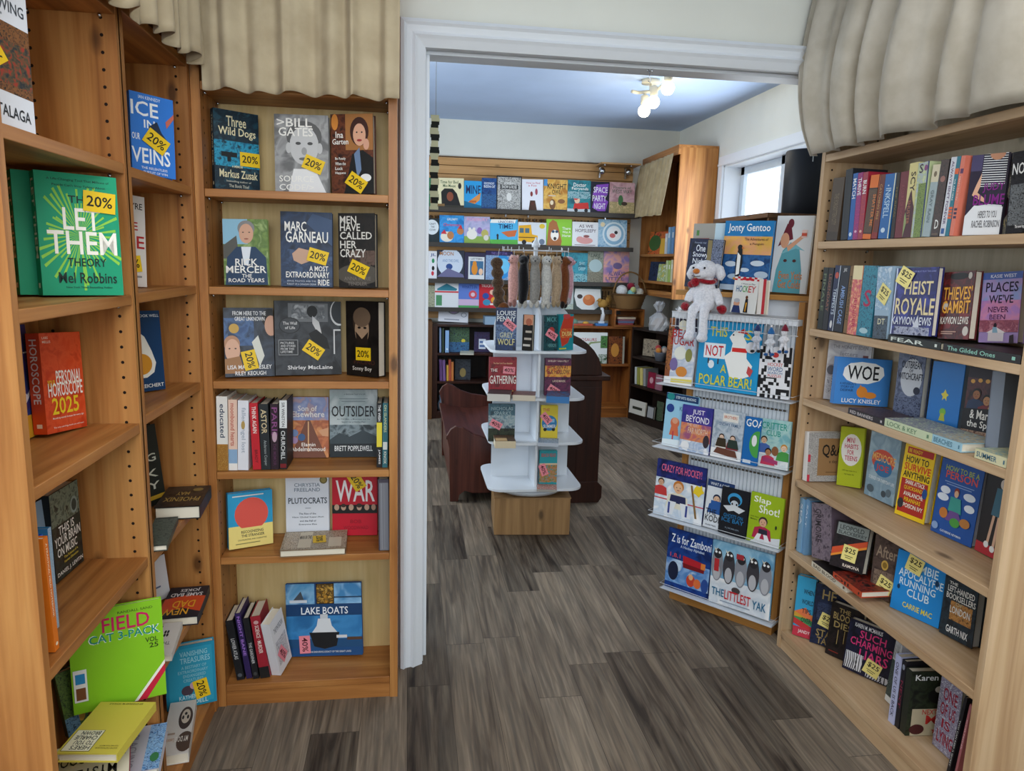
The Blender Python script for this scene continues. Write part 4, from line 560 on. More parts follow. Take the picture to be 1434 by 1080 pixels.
('book','sky blue comic titled WOE with a small orange cat, third pine shelf',None,'face',(1.4939,2.1968,.9612),(4.8,2.2,-10.7),(.1775,.03,.1564),'3f86d0','e8e0cc',[('r','3f86d0',0,0,1,1),('p','f4f4f2',.12,.62,.14,.78,.24,.88,.45,.92,.7,.9,.85,.82,.88,.66,.8,.54,.6,.46,.35,.46,.2,.52),('t','17181c','WOE',.2,.54,.78,.84),('t','16325a',"A HOUSECAT'S",.08,.42,.38,.47),('t','16325a','STORY OF',.1,.35,.34,.4),('t','16325a','DESPAIR',.1,.28,.34,.33),('e','e08a30',.5,.28,.1,.12),('e','e08a30',.65,.22,.12,.07),('p','e08a30',.44,.36,.46,.44,.5,.38),('t','f2f2f2','LUCY KNISLEY',.14,.04,.86,.13)],None),
('book','slate grey novel titled An Outbreak of Witchcraft on the third pine shelf',None,'face',(1.5385,2.0311,.9592),(3.5,-2.6,-73.2),(.0907,.03,.1964),'5a6480','e8e0cc',[('n',('5a6480','707a94','48506a'),4,0,0,1,1),('e','c8ccd4',.55,.62,.4,.3),('t','23283a','AN',.4,.9,.6,.95),('t','23283a','OUTBREAK',.15,.76,.92,.88),('t','23283a','OF',.45,.7,.6,.75),('t','23283a','WITCHCRAFT',.05,.58,.98,.69),('e','2a2e40',.8,.42,.12,.06),('n',('3a4460','6a7490','28304a'),12,0,0,1,.3)],None),
('book','plain bright blue cover with a small yellow star, third pine shelf',None,'face',(1.55,1.8917,.9606),(3.4,-3.2,-89.5),(.1249,.03,.1863),'1a78c8','8a98a8',[('r','1a78c8',0,0,1,1),('p','e8d84a',.45,.52,.5,.58,.55,.52,.62,.5,.56,.46,.57,.4,.5,.44,.43,.4,.44,.46,.38,.5),('e','7ab83c',.5,.22,.1,.06),('p','b8c030',.45,.2,.55,.2,.6,.08,.4,.08)],None),
('book','dark crowd scene novel with white brush title on the third pine shelf, right',None,'face',(1.542,1.7377,.9602),(3.8,-3,-81.9),(.1121,.03,.1918),'3a1c24','9aa4b4',[('n',('3a1c24','5a2a2c','241418'),4,0,0,1,1),('r','241824',0,.85,1,1),('e','e0a850',.15,.8,.06,.03),('e','e0a850',.35,.82,.06,.03),('e','e0a850',.55,.82,.06,.03),('e','e0a850',.78,.84,.06,.03),('f','a8704c','1c1414','2a3a5a',.3,.62,.14),('f','c08a60','1a1212','7a2a30',.6,.55,.14),('f','b87a54','201818','c8a050',.85,.55,.12),('p','121014',0,.4,1,.45,1,.1,0,.1),('t','f2eee8','& Mark',.2,.27,.8,.4),('t','f2eee8','the Spot',.15,.12,.9,.25),('n',('8a6a5a','c8a890','5a3a34'),18,0,0,1,.1)],None),
('book','slate grey hardcover seen edge on at the right end of the third pine shelf',None,'spine',(1.4457,1.5854,.9711),(6,-8.8,-90.3),(.0412,.12,.1973),'6a7484','e8e0cc',[('r','7a8494',.1,0,1,1)],None),
('book','flat dark paperback with red and grey spine lettering, front of third pine shelf',None,'face',(1.4441,1.9174,.9737),(90,0,0),(.115,.018,.18),'2a2428','e8e0cc',[('n',('3a3238','5a4a50','241e24'),10,0,0,1,1)],('c8c0c0','RED BANNERS')),
('book','flat pale green paperback with LOCK & KEY along its spine',None,'face',(1.4466,1.7184,.9797),(90,0,0),(.12,.024,.198),'c8d4b0','e8e0cc',[('n',('b8c8a8','7a7a98','d0d8b8'),9,0,0,1,1)],('6a8a6a','LOCK & KEY')),
('book','flat light blue paperback beside the pale green flat book',None,'face',(1.4466,1.6125,.9797),(90,0,0),(.12,.024,.105),'9cc4d4','e8e0cc',[('n',('a8c4d0','c8b890','7a9ab0'),9,0,0,1,1)],('4a7a90','BEACHES')),
('book','flat cream and navy paperback at the right front of the third pine shelf',None,'face',(1.4466,1.4696,.9797),(90,0,0),(.12,.024,.098),'d4cfa8','e8e0cc',[('n',('d0cfb0','b8c0a0','8ab0b8'),9,0,0,1,1)],('3a6a80','SUMMER')),
('book','speckled white journal with kraft label reading Q&A on the fourth pine shelf',None,'face',(1.4703,2.3165,.6609),(4.9,.5,-1.4),(.1378,.03,.1755),'e4e0dc','e8e0cc',[('n',('e4e0dc','3a3636','efece8'),110,0,0,1,1),('r','c8344a',0,0,.07,.14),('r','c8344a',0,.4,.07,.55),('r','a07a50',.27,.12,.97,.88),('t','1c1a18','Q&A',.38,.48,.95,.76),('t','4a3a28','a day',.58,.36,.8,.44),('r','7a5a38',.5,.18,.8,.2)],None),
('book','lime yellow book with white oval titled Mini Habits for Teens',None,'face',(1.5209,2.2552,.6606),(4.6,-2,-46.9),(.078,.02,.2073),'b4c020','e8e0cc',[('r','b4c020',0,0,1,1),('e','f4f0ea',.5,.62,.42,.27),('t','c83a5a','MINI',.3,.74,.62,.83),('t','c83a5a','HABITS',.22,.64,.78,.72),('t','c83a5a','FOR',.35,.54,.62,.62),('t','c83a5a','TEENS',.25,.44,.78,.52),('t','6a7a10','200 tiny steps for a',.2,.25,.8,.28),('t','6a7a10','big happy life',.3,.19,.7,.22)],None),
('book','grey-blue cover with red and blue globe lettering on the fourth pine shelf',None,'face',(1.5328,2.1066,.6618),(2.5,-2.1,-90.5),(.1533,.03,.2168),'8aa4b4','a8b4c0',[('n',('8aa4b4','7a96a8','9cb4c0'),3,0,0,1,1),('e','c84a34',.5,.6,.38,.17),('e','2a6a9a',.52,.5,.3,.14),('t','e8b060','MEDIOCRE',.15,.58,.9,.7),('t','c83028','JOE',.3,.42,.72,.54),('t','dfe8ec','SCIENCE FOR EVERYDAY LIFE',.1,.28,.95,.33),('e','4a5a64',.2,.13,.12,.06),('e','3a444c',.65,.12,.08,.05),('e','5a6a74',.8,.16,.08,.06)],None),
('book','yellow red and black survival handbook in block letters, fourth pine shelf',None,'face',(1.5174,1.9352,.6597),(3.6,.1,-78.6),(.1064,.03,.2244),'f0c814','e8e0cc',[('r','f0c814',0,0,1,1),('r','b8281c',.1,.88,.96,.97),('t','f0c814','BE READY',.15,.9,.6,.95),('t','1c1810','HOW TO',.1,.76,.85,.85),('t','d8301c','SURVIVE',.08,.65,.95,.75),('t','1c1810','ANYTHING',.08,.55,.95,.64),('r','b02818',.06,.06,.94,.53),('t','f8f4e4','SHARK ATTACK',.2,.46,.85,.52),('t','f0c814','QUICKSAND',.18,.38,.8,.44),('t','f8f4e4','AVALANCHE',.2,.3,.85,.36),('t','f0c814','PIRANHAS',.25,.22,.8,.28),('t','f8f4e4','POISON IVY',.25,.14,.9,.2),('e','1c4a8a',.88,.4,.08,.07),('e','2a2a30',.15,.18,.1,.07)],None),
('book','royal blue hardcover titled How to Be a Person with cartoon figure',None,'face',(1.5261,1.7723,.6595),(3.4,-0,-83.3),(.1388,.03,.2197),'1a50a0','c8ccd8',[('r','1a50a0',0,0,1,1),('t','a8b83c','HOW TO BE A',.12,.86,.92,.93),('t','d8503a','PERSON',.15,.76,.9,.86),('r','88a4d0',.15,.71,.85,.72),('r','88a4d0',.2,.68,.8,.69),('e','dfe8f4',.2,.6,.12,.05),('e','dfe8f4',.17,.5,.14,.05),('e','dfe8f4',.78,.6,.14,.05),('e','dfe8f4',.82,.46,.12,.05),('e','8a3020',.48,.62,.06,.05),('e','e0b490',.48,.59,.05,.045),('p','3a9a90',.36,.54,.6,.54,.66,.35,.34,.35),('p','6a4a90',.4,.36,.6,.36,.72,.22,.3,.22),('e','c87a30',.25,.3,.1,.07),('e','4a9a40',.55,.22,.12,.06),('e','b87a3a',.78,.26,.12,.06),('e','88a4d0',.1,.1,.08,.05),('t','dfe8f4','CATHERINE NEWMAN',.25,.05,.75,.08)],None),
('book','dark cover with a girl in blue dress and sneakers, right end of fourth pine shelf',None,'face',(1.5345,1.649,.6609),(3.7,-2.4,-94.9),(.0914,.02,.2211),'1a1416','e8e0cc',[('r','1a1416',0,0,1,1),('r','b0202c',0,0,1,.13),('e','d8d0c8',.72,.9,.12,.06),('p','3a6a80',.5,.84,.85,.84,.95,.5,.42,.5),('p','d8b094',.5,.5,.6,.5,.5,.15,.4,.15),('p','d8b094',.7,.5,.82,.5,.75,.12,.65,.12),('e','e8e8e8',.42,.13,.1,.04),('e','e8e8e8',.68,.1,.1,.04)],None),
('book','pale blue slim spine, left end of the fifth pine shelf','novels spine out on the fifth pine shelf','spine',(1.4064,2.3375,.3908),(.7,-2.3,-90),(.0286,.11,.1988),'7aa4c4','e0d8c4',[('v','e0e8f0','SEA',.3,.5,.7,.9)],None),
('book','second pale blue slim spine on the fifth pine shelf','novels spine out on the fifth pine shelf','spine',(1.4114,2.3156,.3903),(.7,.1,-90),(.0215,.11,.205),'6a94b8','e0d8c4',[('v','d0dce8','SALT',.3,.5,.7,.9)],None),
('book','thick grey purple spine with dark lettering on the fifth pine shelf','novels spine out on the fifth pine shelf','spine',(1.4134,2.1995,.4184),(2.2,-13.7,-90.4),(.1211,.11,.1909),'6a5a68','e0d8c4',[('n',('6a5a68','8a7a84','4a3c48'),7,0,0,1,1),('v','2a2028','GRIMOIRE',.2,.3,.5,.9)],None),
('book','black and orange novel with grey title block, leaning on the fifth pine shelf',None,'face',(1.4139,2.0651,.4415),(14,-3.3,-65.3),(.1151,.03,.1491),'1c1618','e8e0cc',[('n',('1c1618','2a2024','121012'),4,0,0,1,1),('r','8c9490',.05,.72,.98,.98),('t','3a4040','LEOPOLD',.12,.84,.85,.94),('t','3a4040','BLACKBERRY',.1,.74,.95,.82),('p','d0502a',0,.25,1,.6,1,.72,0,.4),('p','e89030',0,.2,1,.55,1,.6,0,.25),('t','e8d8c8','RAMONA',.4,.05,.9,.12),('s','L',.55,.36,-4)],None),
('book','cream edged black hardcover lying flat below the orange and black novel',None,'face',(1.4566,2.0064,.4093),(90,0,0),(.14,.02,.207),'d8cdb8','e8e0cc',[('r','1c1618',0,0,1,1)],('5a4a3a','BAD BLOOD')),
('book','black red and orange hardcover on top of the cream edged flat book',None,'face',(1.4481,1.925,.431),(90,0,0),(.135,.02,.152),'c04a28','e8e0cc',[('n',('1c1618','8a2a1c','1a1416'),5,0,0,1,1)],('2a1a14','OIL')),
('book','brown novel titled After with gold coin and $25 sticker on fifth pine shelf',None,'face',(1.4665,1.9497,.3928),(4.1,-2.3,-69.8),(.0827,.026,.1967),'4a3a34','e8e0cc',[('n',('4a3a34','5a4840','3a2c28'),4,0,0,1,1),('t','a08a74','After',.1,.66,.95,.85),('e','c8a04a',.5,.55,.14,.08),('e','8a6a2a',.5,.55,.09,.05),('n',('6a5448','8a7464','4a3a30'),12,.1,.1,.9,.45),('s','L',.6,.24,-18)],None),
('book','bright blue paperback titled Zombie Apocalypse Running Club, fifth pine shelf',None,'face',(1.4903,1.8313,.3909),(3.7,-.3,-70.6),(.1527,.025,.1854),'1f8ad8','8aa4bc',[('r','1f8ad8',0,0,1,1),('t','d8ecf8','ZOMBIE',.22,.74,.85,.88),('t','d8ecf8','APOCALYPSE',.08,.59,.97,.72),('t','d8ecf8','RUNNING',.12,.45,.85,.57),('t','d8ecf8','CLUB',.3,.3,.75,.43),('t','e8d84a','CARRIE MAC',.25,.1,.85,.19),('e','103a60',.85,.68,.04,.05),('e','103a60',.12,.4,.03,.04),('s','L',.38,.84,-12)],None),
('book','dark novel titled The Left-Handed Booksellers of London, fifth pine shelf right',None,'face',(1.5141,1.6919,.3934),(2.9,-3.2,-82.8),(.1075,.03,.1701),'17202a','a8b0b8',[('n',('17202a','20303c','101820'),4,0,0,1,1),('n',('8a5a30','c08a4a','5a3a20'),9,.25,.3,.9,.62),('t','e8e8e4','THE',.15,.88,.4,.93),('t','e8e8e4','LEFT-HANDED',.12,.76,.92,.86),('t','e8e8e4','BOOKSELLERS',.1,.64,.97,.74),('t','c8b890','OF',.4,.56,.6,.62),('t','e8e8e4','LONDON',.25,.42,.85,.54),('t','f2f2f2','GARTH NIX',.2,.08,.85,.2)],None),
('book','rainbow sunset paperback, first on the bottom pine shelf',None,'face',(1.4302,2.3038,.0742),(5,-.7,-45.8),(.0645,.03,.2241),'3aa4d0','e8e0cc',[('r','3aa4d0',0,.4,1,1),('r','d8a03a',0,.3,1,.4),('r','4a9a5a',0,.22,1,.32),('p','c83a3a',0,.3,1,.2,1,.1,0,.2),('r','c8384c',0,0,1,.16),('p','e87a4a',0,.4,.6,.5,1,.36,1,.3),('t','1c2430','WHEN',.4,.72,.95,.8),('t','1c2430','WORLD',.35,.55,.98,.63),('t','1c2430','TIPS',.4,.4,.9,.48),('t','1c2430','OVER',.4,.25,.95,.33),('t','f4e8e8','JANDY',.3,.05,.95,.12)],None),
('book','navy gilt novel lettered HE with a $25 sticker, bottom pine shelf',None,'face',(1.4834,2.2259,.0746),(5.1,.8,-42.8),(.1164,.03,.2212),'141c34','e8e0cc',[('n',('141c34','1c2848','0e1426'),4,0,0,1,1),('n',('141c34','3a4668','1c2440'),16,.1,.4,.95,.7),('t','a8905a','HE',.2,.76,.6,.92),('t','a8905a','STAR',.15,.14,.75,.26),('t','a8905a','TALES',.2,.02,.8,.13),('s','L',.42,.42,-14)],None),
('book','black novel with dripping gold title, middle left of the bottom pine shelf',None,'face',(1.4857,2.1424,.0738),(4.7,.2,-59.2),(.1132,.03,.1905),'161214','e8e0cc',[('n',('161214','241c1c','0e0c0c'),4,0,0,1,1),('t','a8905a','THE',.25,.85,.6,.93),('t','a8905a','BLOOD',.1,.7,.75,.83),('t','a8905a','DIES',.15,.55,.7,.67),('r','a8905a',.3,.25,.32,.52),('r','a8905a',.5,.3,.52,.54),('r','7a2a20',.1,.08,.4,.1)],None),
('book','black novel with hot pink hand lettered title and zebra head, bottom pine shelf',None,'face',(1.5011,2.0284,.0763),(4.3,2.1,-54.4),(.1509,.03,.1774),'14162a','e8e0cc',[('n',('14162a','1c1e38','0e101e'),4,0,0,1,1),('t','e8e8ec','KAREN M. MCMANUS',.12,.88,.7,.96),('t','d83a7a','SUCH',.25,.7,.8,.85),('t','d83a7a','CHARMING',.08,.53,.95,.68),('t','d83a7a','LIARS',.3,.32,.9,.5),('z','d8d8dc','24242c',.03,.05,.4,.38),('z','c8c8d0','24242c',.5,.02,.98,.14),('s','L',.62,.22,-14)],None),
('book','white spine with black brush stripes and dark figures, bottom pine shelf','novels spine out on the bottom pine shelf','spine',(1.4878,1.8911,.0755),(2,3.1,-89.8),(.0316,.1,.2059),'d8d8d4','e0d8c4',[('z','d8d8d8','1c1c20',0,.72,1,1),('n',('1c2024','4a5a54','14181a'),9,0,.1,1,.7)],None),
('book','lavender white spine with dark brush letters on the bottom pine shelf','novels spine out on the bottom pine shelf','spine',(1.4336,1.8,.0712),(0,0,-90),(.024,.12,.218),'b4b8d8','e0d8c4',[('v','3a3450','ONE OF US IS BACK',.25,.1,.75,.9)],None),
('book','black spine with crimson title beside the lavender spine','novels spine out on the bottom pine shelf','spine',(1.4366,1.7776,.0712),(0,0,-90),(.018,.12,.215),'17151c','e0d8c4',[('v','8a2a44','NEXT',.25,.3,.75,.7),('e','8a90a0',.5,.9,.3,.04)],None),
('book','dark green novel with a red letter M and figures, bottom pine shelf',None,'face',(1.4976,1.7328,.0723),(1,0,-4),(.125,.027,.2),'1c2218','e8e0cc',[('n',('1c2218','2c3424','12160f'),4,0,0,1,1),('t','e8e8e8','Karen M.',.1,.86,.95,.95),('e','141414',.7,.62,.25,.12),('e','c8c0b8',.7,.72,.1,.05),('r','b8ac90',.1,0,1,.42),('t','c0302c','NEXT TO',.35,.33,.95,.41),('t','c0302c','ME',.45,.18,.95,.32),('e','4a2020',.25,.1,.18,.08),('t','c0302c','★',.6,.03,.8,.13)],None),
('book','white novel with scrawled crimson brush letters at the right of the bottom pine shelf',None,'face',(1.4899,1.6557,.0735),(2.1,-1.7,-91.1),(.081,.03,.2068),'b8bccc','e8e0cc',[('n',('b8bccc','d0d2dc','9498ac'),6,0,0,1,1),('n',('c8ccd8','7a6a88','a8acc0'),14,0,0,1,1),('t','9a1c34','ONE',.2,.72,.85,.9),('t','9a1c34','OF US',.15,.5,.85,.68),('t','9a1c34','IS',.3,.33,.7,.46),('t','9a1c34','LYING',.15,.1,.9,.28)],None),
('book','thin black spine with small white title at the right end of the bottom shelf','novels spine out on the bottom pine shelf','spine',(1.4417,1.574,.0751),(1.7,4.2,-90),(.0099,.12,.2354),'1c1a20','e0d8c4',[('v','d8d8d8','TWO CAN KEEP A SECRET',.3,.1,.7,.7)],None),
('book','thin dusty pink spine against the near side panel of the pine bookcase','novels spine out on the bottom pine shelf','spine',(1.4455,1.5536,.0751),(1.8,2.9,-90),(.0073,.12,.2228),'b06a70','e0d8c4',[('v','e8c8c8','COUSINS',.3,.4,.7,.8)],None),
('picture_book','campfire bear picture book behind the plush lamb, upper tier of the white rack',None,'face',(1.0889,2.8057,.9271),(3.9,.4,-49.9),(.126,.01,.2669),'c8ccd4','e8e0cc',[('n',('d8dce4','b8c4d8','e8e8ec'),3,0,0,1,1),('r','8a4a2a',0,.1,.18,1),('n',('6a3a20','a86a3c','4a2814'),10,0,.2,.2,1),('r','2a2438',.2,.82,1,1),('e','e8e4d0',.5,.9,.16,.08),('t','b02020','BEAR',.15,.72,.95,.84),('t','b02020','SUGAR',.1,.6,.95,.72),('e','e8e8dc',.5,.48,.22,.1),('e','8a8a4a',.8,.46,.12,.1),('e','7a6aa0',.3,.3,.14,.1),('e','d88a3a',.6,.2,.2,.08),('p','f0f0f0',0,0,1,0,1,.14,0,.1),('p','e8d86a',.25,.02,1,.04,1,.1,.25,.08)],None),
('picture_book','large turquoise picture book with a white bear and yellow title, white rack upper tier',None,'face',(1.2205,2.6469,.9276),(3.9,-.5,-50.2),(.2536,.01,.2684),'1f96cc','e8e0cc',[('r','1f96cc',0,0,1,1),('t','d8d03a','THIS',.18,.78,.46,.92),('t','d8d03a','IS',.68,.76,.86,.9),('r','e8eef2',.1,.46,.45,.68),('t','c8202c','NOT',.13,.49,.42,.65),('p','f4f4f0',.5,.78,.56,.86,.7,.84,.78,.72,.8,.5,.9,.4,.86,.25,.74,.2,.56,.2,.5,.36,.44,.5,.54,.58,.56,.7),('e','f4f4f0',.64,.83,.09,.06),('e','1c1c1c',.56,.82,.015,.012),('r','d8302c',.56,.58,.8,.64),('p','c8302c',.62,.86,.72,.92,.8,.84,.72,.85),('p','c84a4a',.84,.4,.92,.34,.88,.24,.82,.3),('e','e8e8ec',.86,.66,.09,.08),('e','e4eef4',.24,.37,.05,.06),('r','3a2a2a',.18,.38,.2,.46),('r','3a2a2a',.34,.38,.36,.46),('t','d8d03a','A',.4,.26,.5,.38),('t','d8d03a','POLAR BEAR!',.06,.07,.92,.22)],None),
('picture_book','black and white hockey word search book, right on the rack upper tier',None,'face',(1.3422,2.499,.9281),(2.9,-1.6,-50.5),(.1201,.01,.1906),'e0e0e4','e8e0cc',[('c','e8e8ec','1c1c20',12,16),('e','e8e8ec',.5,.88,.2,.12),('e','c83a3a',.5,.84,.1,.05),('e','2a4a8a',.35,.86,.06,.06),('r','e4e6ea',.25,.4,.78,.7),('t','c84a4a','HOCKEY',.28,.62,.75,.69),('t','4a6a9a','WORD',.28,.52,.75,.61),('t','4a6a9a','SEARCH',.28,.47,.75,.51),('t','c84a4a','PUZZLES',.3,.41,.72,.46)],None),
('picture_book','light blue early reader with navy band and hockey ant cartoon, second rack tier left',None,'face',(1.1065,2.8073,.66),(2.7,1.3,-49.2),(.1448,.01,.2224),'9ccfe8','e8e0cc',[('r','9ccfe8',0,0,1,1),('r','123a6a',0,.88,1,1),('e','1f8a8a',.14,.94,.12,.07),('t','d8e8f0','STEP INTO READING',.3,.915,.92,.965),('e','24408c',.16,.72,.12,.08),('t','4a7aa0','KICKIT',.45,.7,.85,.78),('e','d8704a',.35,.46,.14,.1),('e','e0a080',.35,.5,.09,.06),('p','d8704a',.25,.4,.45,.4,.5,.22,.2,.22),('r','c83a4a',.3,.14,.34,.3),('r','5a4a8a',.6,.3,.9,.34),('p','e8f4f8',0,0,1,0,1,.18,0,.12)],None),
('picture_book','purple and orange sunset picture book with white lettering, second rack tier',None,'face',(1.1477,2.7354,.6592),(2.9,.7,-48),(.1306,.01,.1883),'3a3a90','e8e0cc',[('n',('3a3a90','4a3a98','2c3484'),2,0,0,1,1),('n',('c86a6a','e0905a','a05a80'),3,0,.2,1,.62),('n',('d8e0ec','a8bcd8','f0f0f4'),4,0,0,1,.24),('t','f0ecf4','JUST',.35,.8,.75,.93),('t','f0ecf4','BEYOND',.15,.65,.92,.79),('t','e8c8b0','THE VERY',.2,.55,.6,.62),('t','e8c8b0','FAR NORTH',.25,.4,.9,.53),('e','f4f4f4',.2,.12,.14,.1),('e','3a3038',.88,.28,.1,.14)],None),
('picture_book','grey-blue cover with two girls in aprons skating, second rack tier middle',None,'face',(1.2384,2.6336,.6589),(2.8,.4,-49.8),(.1281,.01,.191),'a8b8c4','e8e0cc',[('n',('a8b8c4','c4ccd4','94a4b4'),4,0,0,1,1),('r','e8e4dc',.3,.78,.8,.94),('t','c8643a','BROTHERS',.34,.84,.76,.9),('t','4a6a90','SNOWY FAMILY',.2,.68,.9,.75),('p','f0f0f0',0,.2,1,.2,1,0,0,0),('f','e8c8b0','3a2018','e8e4dc',.32,.44,.12),('f','e8c8b0','4a2a1c','8a2a34',.68,.44,.12),('p','3a3020',.2,.42,.46,.42,.5,.24,.14,.24),('p','2a3a34',.55,.42,.82,.42,.9,.24,.52,.24),('p','6a4030',.1,.1,.9,.04,.8,.2,.2,.22)],None),
('picture_book','blue cover lettered GO with a green landscape, mostly behind the critter cover',None,'face',(1.295,2.5485,.6586),(3,.4,-50.4),(.063,.01,.1846),'1668b0','e8e0cc',[('r','1668b0',0,0,1,1),('t','f2f2ee','GOAL',.08,.8,1.4,.96),('e','4aa04a',.9,.45,.5,.28),('e','e8e8e8',.7,.52,.16,.12),('r','d8e4f0',.1,.03,.6,.1)],None),
('picture_book','pastel winter cover of children sledging, right on the second rack tier',None,'face',(1.3579,2.4969,.6604),(3.3,-1.7,-50.9),(.131,.01,.1832),'a0ccd0','e8e0cc',[('n',('8ec4c8','b0d4d0','7ab4bc'),3,0,0,1,1),('n',('e8ecee','d0dce0','f4f4f4'),3,0,0,1,.36),('t','2a9a8a','CRITTER',.15,.8,.9,.94),('t','2a9a8a','CLUB',.3,.66,.72,.78),('f','e0b898','3a2a20','4a6ab0',.25,.56,.14),('f','e8c4a8','c88a30','4a9a4a',.85,.44,.14),('f','b8805a','1c1412','c83a5a',.4,.32,.14),('e','8a5a3a',.6,.36,.1,.1),('p','a83a6a',.25,.22,.7,.16,.7,.08,.25,.12)],None),
('picture_book','hockey picture book with a goalkeeper child and pink title, third rack tier left',None,'face',(1.1153,2.7842,.3576),(2.7,.6,-47.9),(.2221,.01,.2403),'1a1f58','e8e0cc',[('r','1a1f58',0,.72,1,1),('n',('1a1f58','24307a','141848'),4,0,.62,1,1),('n',('e4ecf4','c8d8e8','f4f6f8'),4,0,0,1,.68),('r','c83a4a',0,.3,1,.32),('t','e0688a','CRAZY FOR HOCKEY!',.1,.8,.92,.93),('f','e8b890','c87a30','e8e4d0',.48,.56,.2),('p','2a3058',.34,.42,.64,.42,.66,.28,.32,.28),('p','e8ecf0',.3,.3,.46,.3,.4,.06,.22,.06),('p','e8ecf0',.54,.3,.7,.3,.78,.06,.6,.06),('r','3a4a90',.3,.08,.34,.28),('r','3a4a90',.66,.08,.7,.28),('p','8a6a3a',.72,.66,.76,.66,.9,.1,.86,.1),('p','f0d02c',.8,.62,.84,.68,.9,.66,.94,.7,.96,.62,1,.58,.94,.54,.9,.48,.84,.52,.78,.54),('f','d8a888','3a2a20','c83a3a',.12,.6,.12)],None),
('picture_book','white and blue hockey reader with bold letters behind the black cover',None,'face',(1.2307,2.6547,.3583),(3.3,1.9,-47.4),(.1113,.01,.2008),'dfe4ea','e8e0cc',[('r','dfe4ea',0,0,1,1),('r','1f3a6a',0,.86,1,1),('t','dfe4ea','WHAT A GAME',.1,.89,.8,.95),('f','e0b898','1c2a4a','2a5aa0',.4,.62,.16),('p','2a5aa0',.2,.58,.7,.58,.75,.35,.2,.35),('t','1c1c20','THE',.05,.28,.45,.4),('t','1c1c20','KODIAKS',.05,.14,1,.27),('t','1c1c20','BLADE PRESS',.1,.05,.5,.08)],None),
('picture_book','black hockey cover with blue halo and white wings emblem, third rack tier',None,'face',(1.2687,2.5924,.357),(2.8,.6,-49.8),(.1137,.01,.1875),'16181f','e8e0cc',[('r','16181f',0,0,1,1),('e','3a9ad0',.5,.78,.26,.14),('e','16181f',.5,.75,.2,.1),('e','c8d0d8',.5,.68,.14,.08),('p','d8dce0',.1,.6,.5,.66,.9,.6,.7,.5,.5,.54,.3,.5),('e','16181f',.42,.68,.03,.025),('e','16181f',.58,.68,.03,.025),('t','2a7ab0','GHOSTS ON',.15,.37,.85,.45),('t','2a7ab0','ICE BAY',.1,.27,.9,.36),('t','8a98a8','R J MCMILLEN',.25,.12,.75,.16)],None),
('picture_book','lime green hockey chapter book titled Slap Shot, right on the third rack tier',None,'face',(1.3503,2.4945,.3572),(2.9,.7,-50.5),(.1297,.01,.194),'9cb81c','e8e0cc',[('r','9cb81c',0,0,1,1),('t','f4f6e8','Slap',.1,.78,.62,.94),('t','f4f6e8','Shot!',.28,.62,.9,.78),('t','2a3a10','Every Game',.06,.5,.3,.53),('t','2a3a10','Matters',.06,.45,.26,.48),('p','d8dce0',.1,0,1,0,1,.2,.3,.1),('f','d8a888','3a3030','b0284a',.45,.44,.18),('p','2a2a3a',.35,.3,.6,.3,.62,.2,.34,.2),('p','e8e8ec',.32,.2,.44,.2,.38,.06,.24,.08),('p','e8e8ec',.5,.2,.62,.2,.72,.06,.56,.06),('e','2a3a20',.85,.4,.03,.04)],None),
('picture_book','dark blue ice resurfacer alphabet picture book, bottom rack tier left',None,'face',(1.1548,2.7356,.0537),(2.6,.2,-48.7),(.197,.01,.2578),'0f2f74','e8e0cc',[('n',('0f2f74','16408c','0a245c'),3,0,0,1,1),('n',('8ab0dc','4a80c0','c8dcf0'),3,0,.1,1,.5),('t','e8eef8','Z is for Zamboni',.08,.78,.99,.92),('t','c8d8f0','A Hockey Alphabet',.3,.7,.85,.76),('t','c84a5a','1,8,1',.08,.52,.32,.6),('p','b8202c',.38,.6,.86,.56,.88,.4,.4,.4),('p','7a141c',.38,.48,.88,.46,.88,.4,.4,.4),('r','e0803a',.8,.46,.9,.56),('e','16203c',.18,.3,.12,.16),('e','c8442c',.6,.22,.1,.1),('e','e0703a',.75,.2,.08,.08),('e','2a4a90',.92,.2,.08,.12),('e','e8b080',.6,.28,.05,.05)],None),
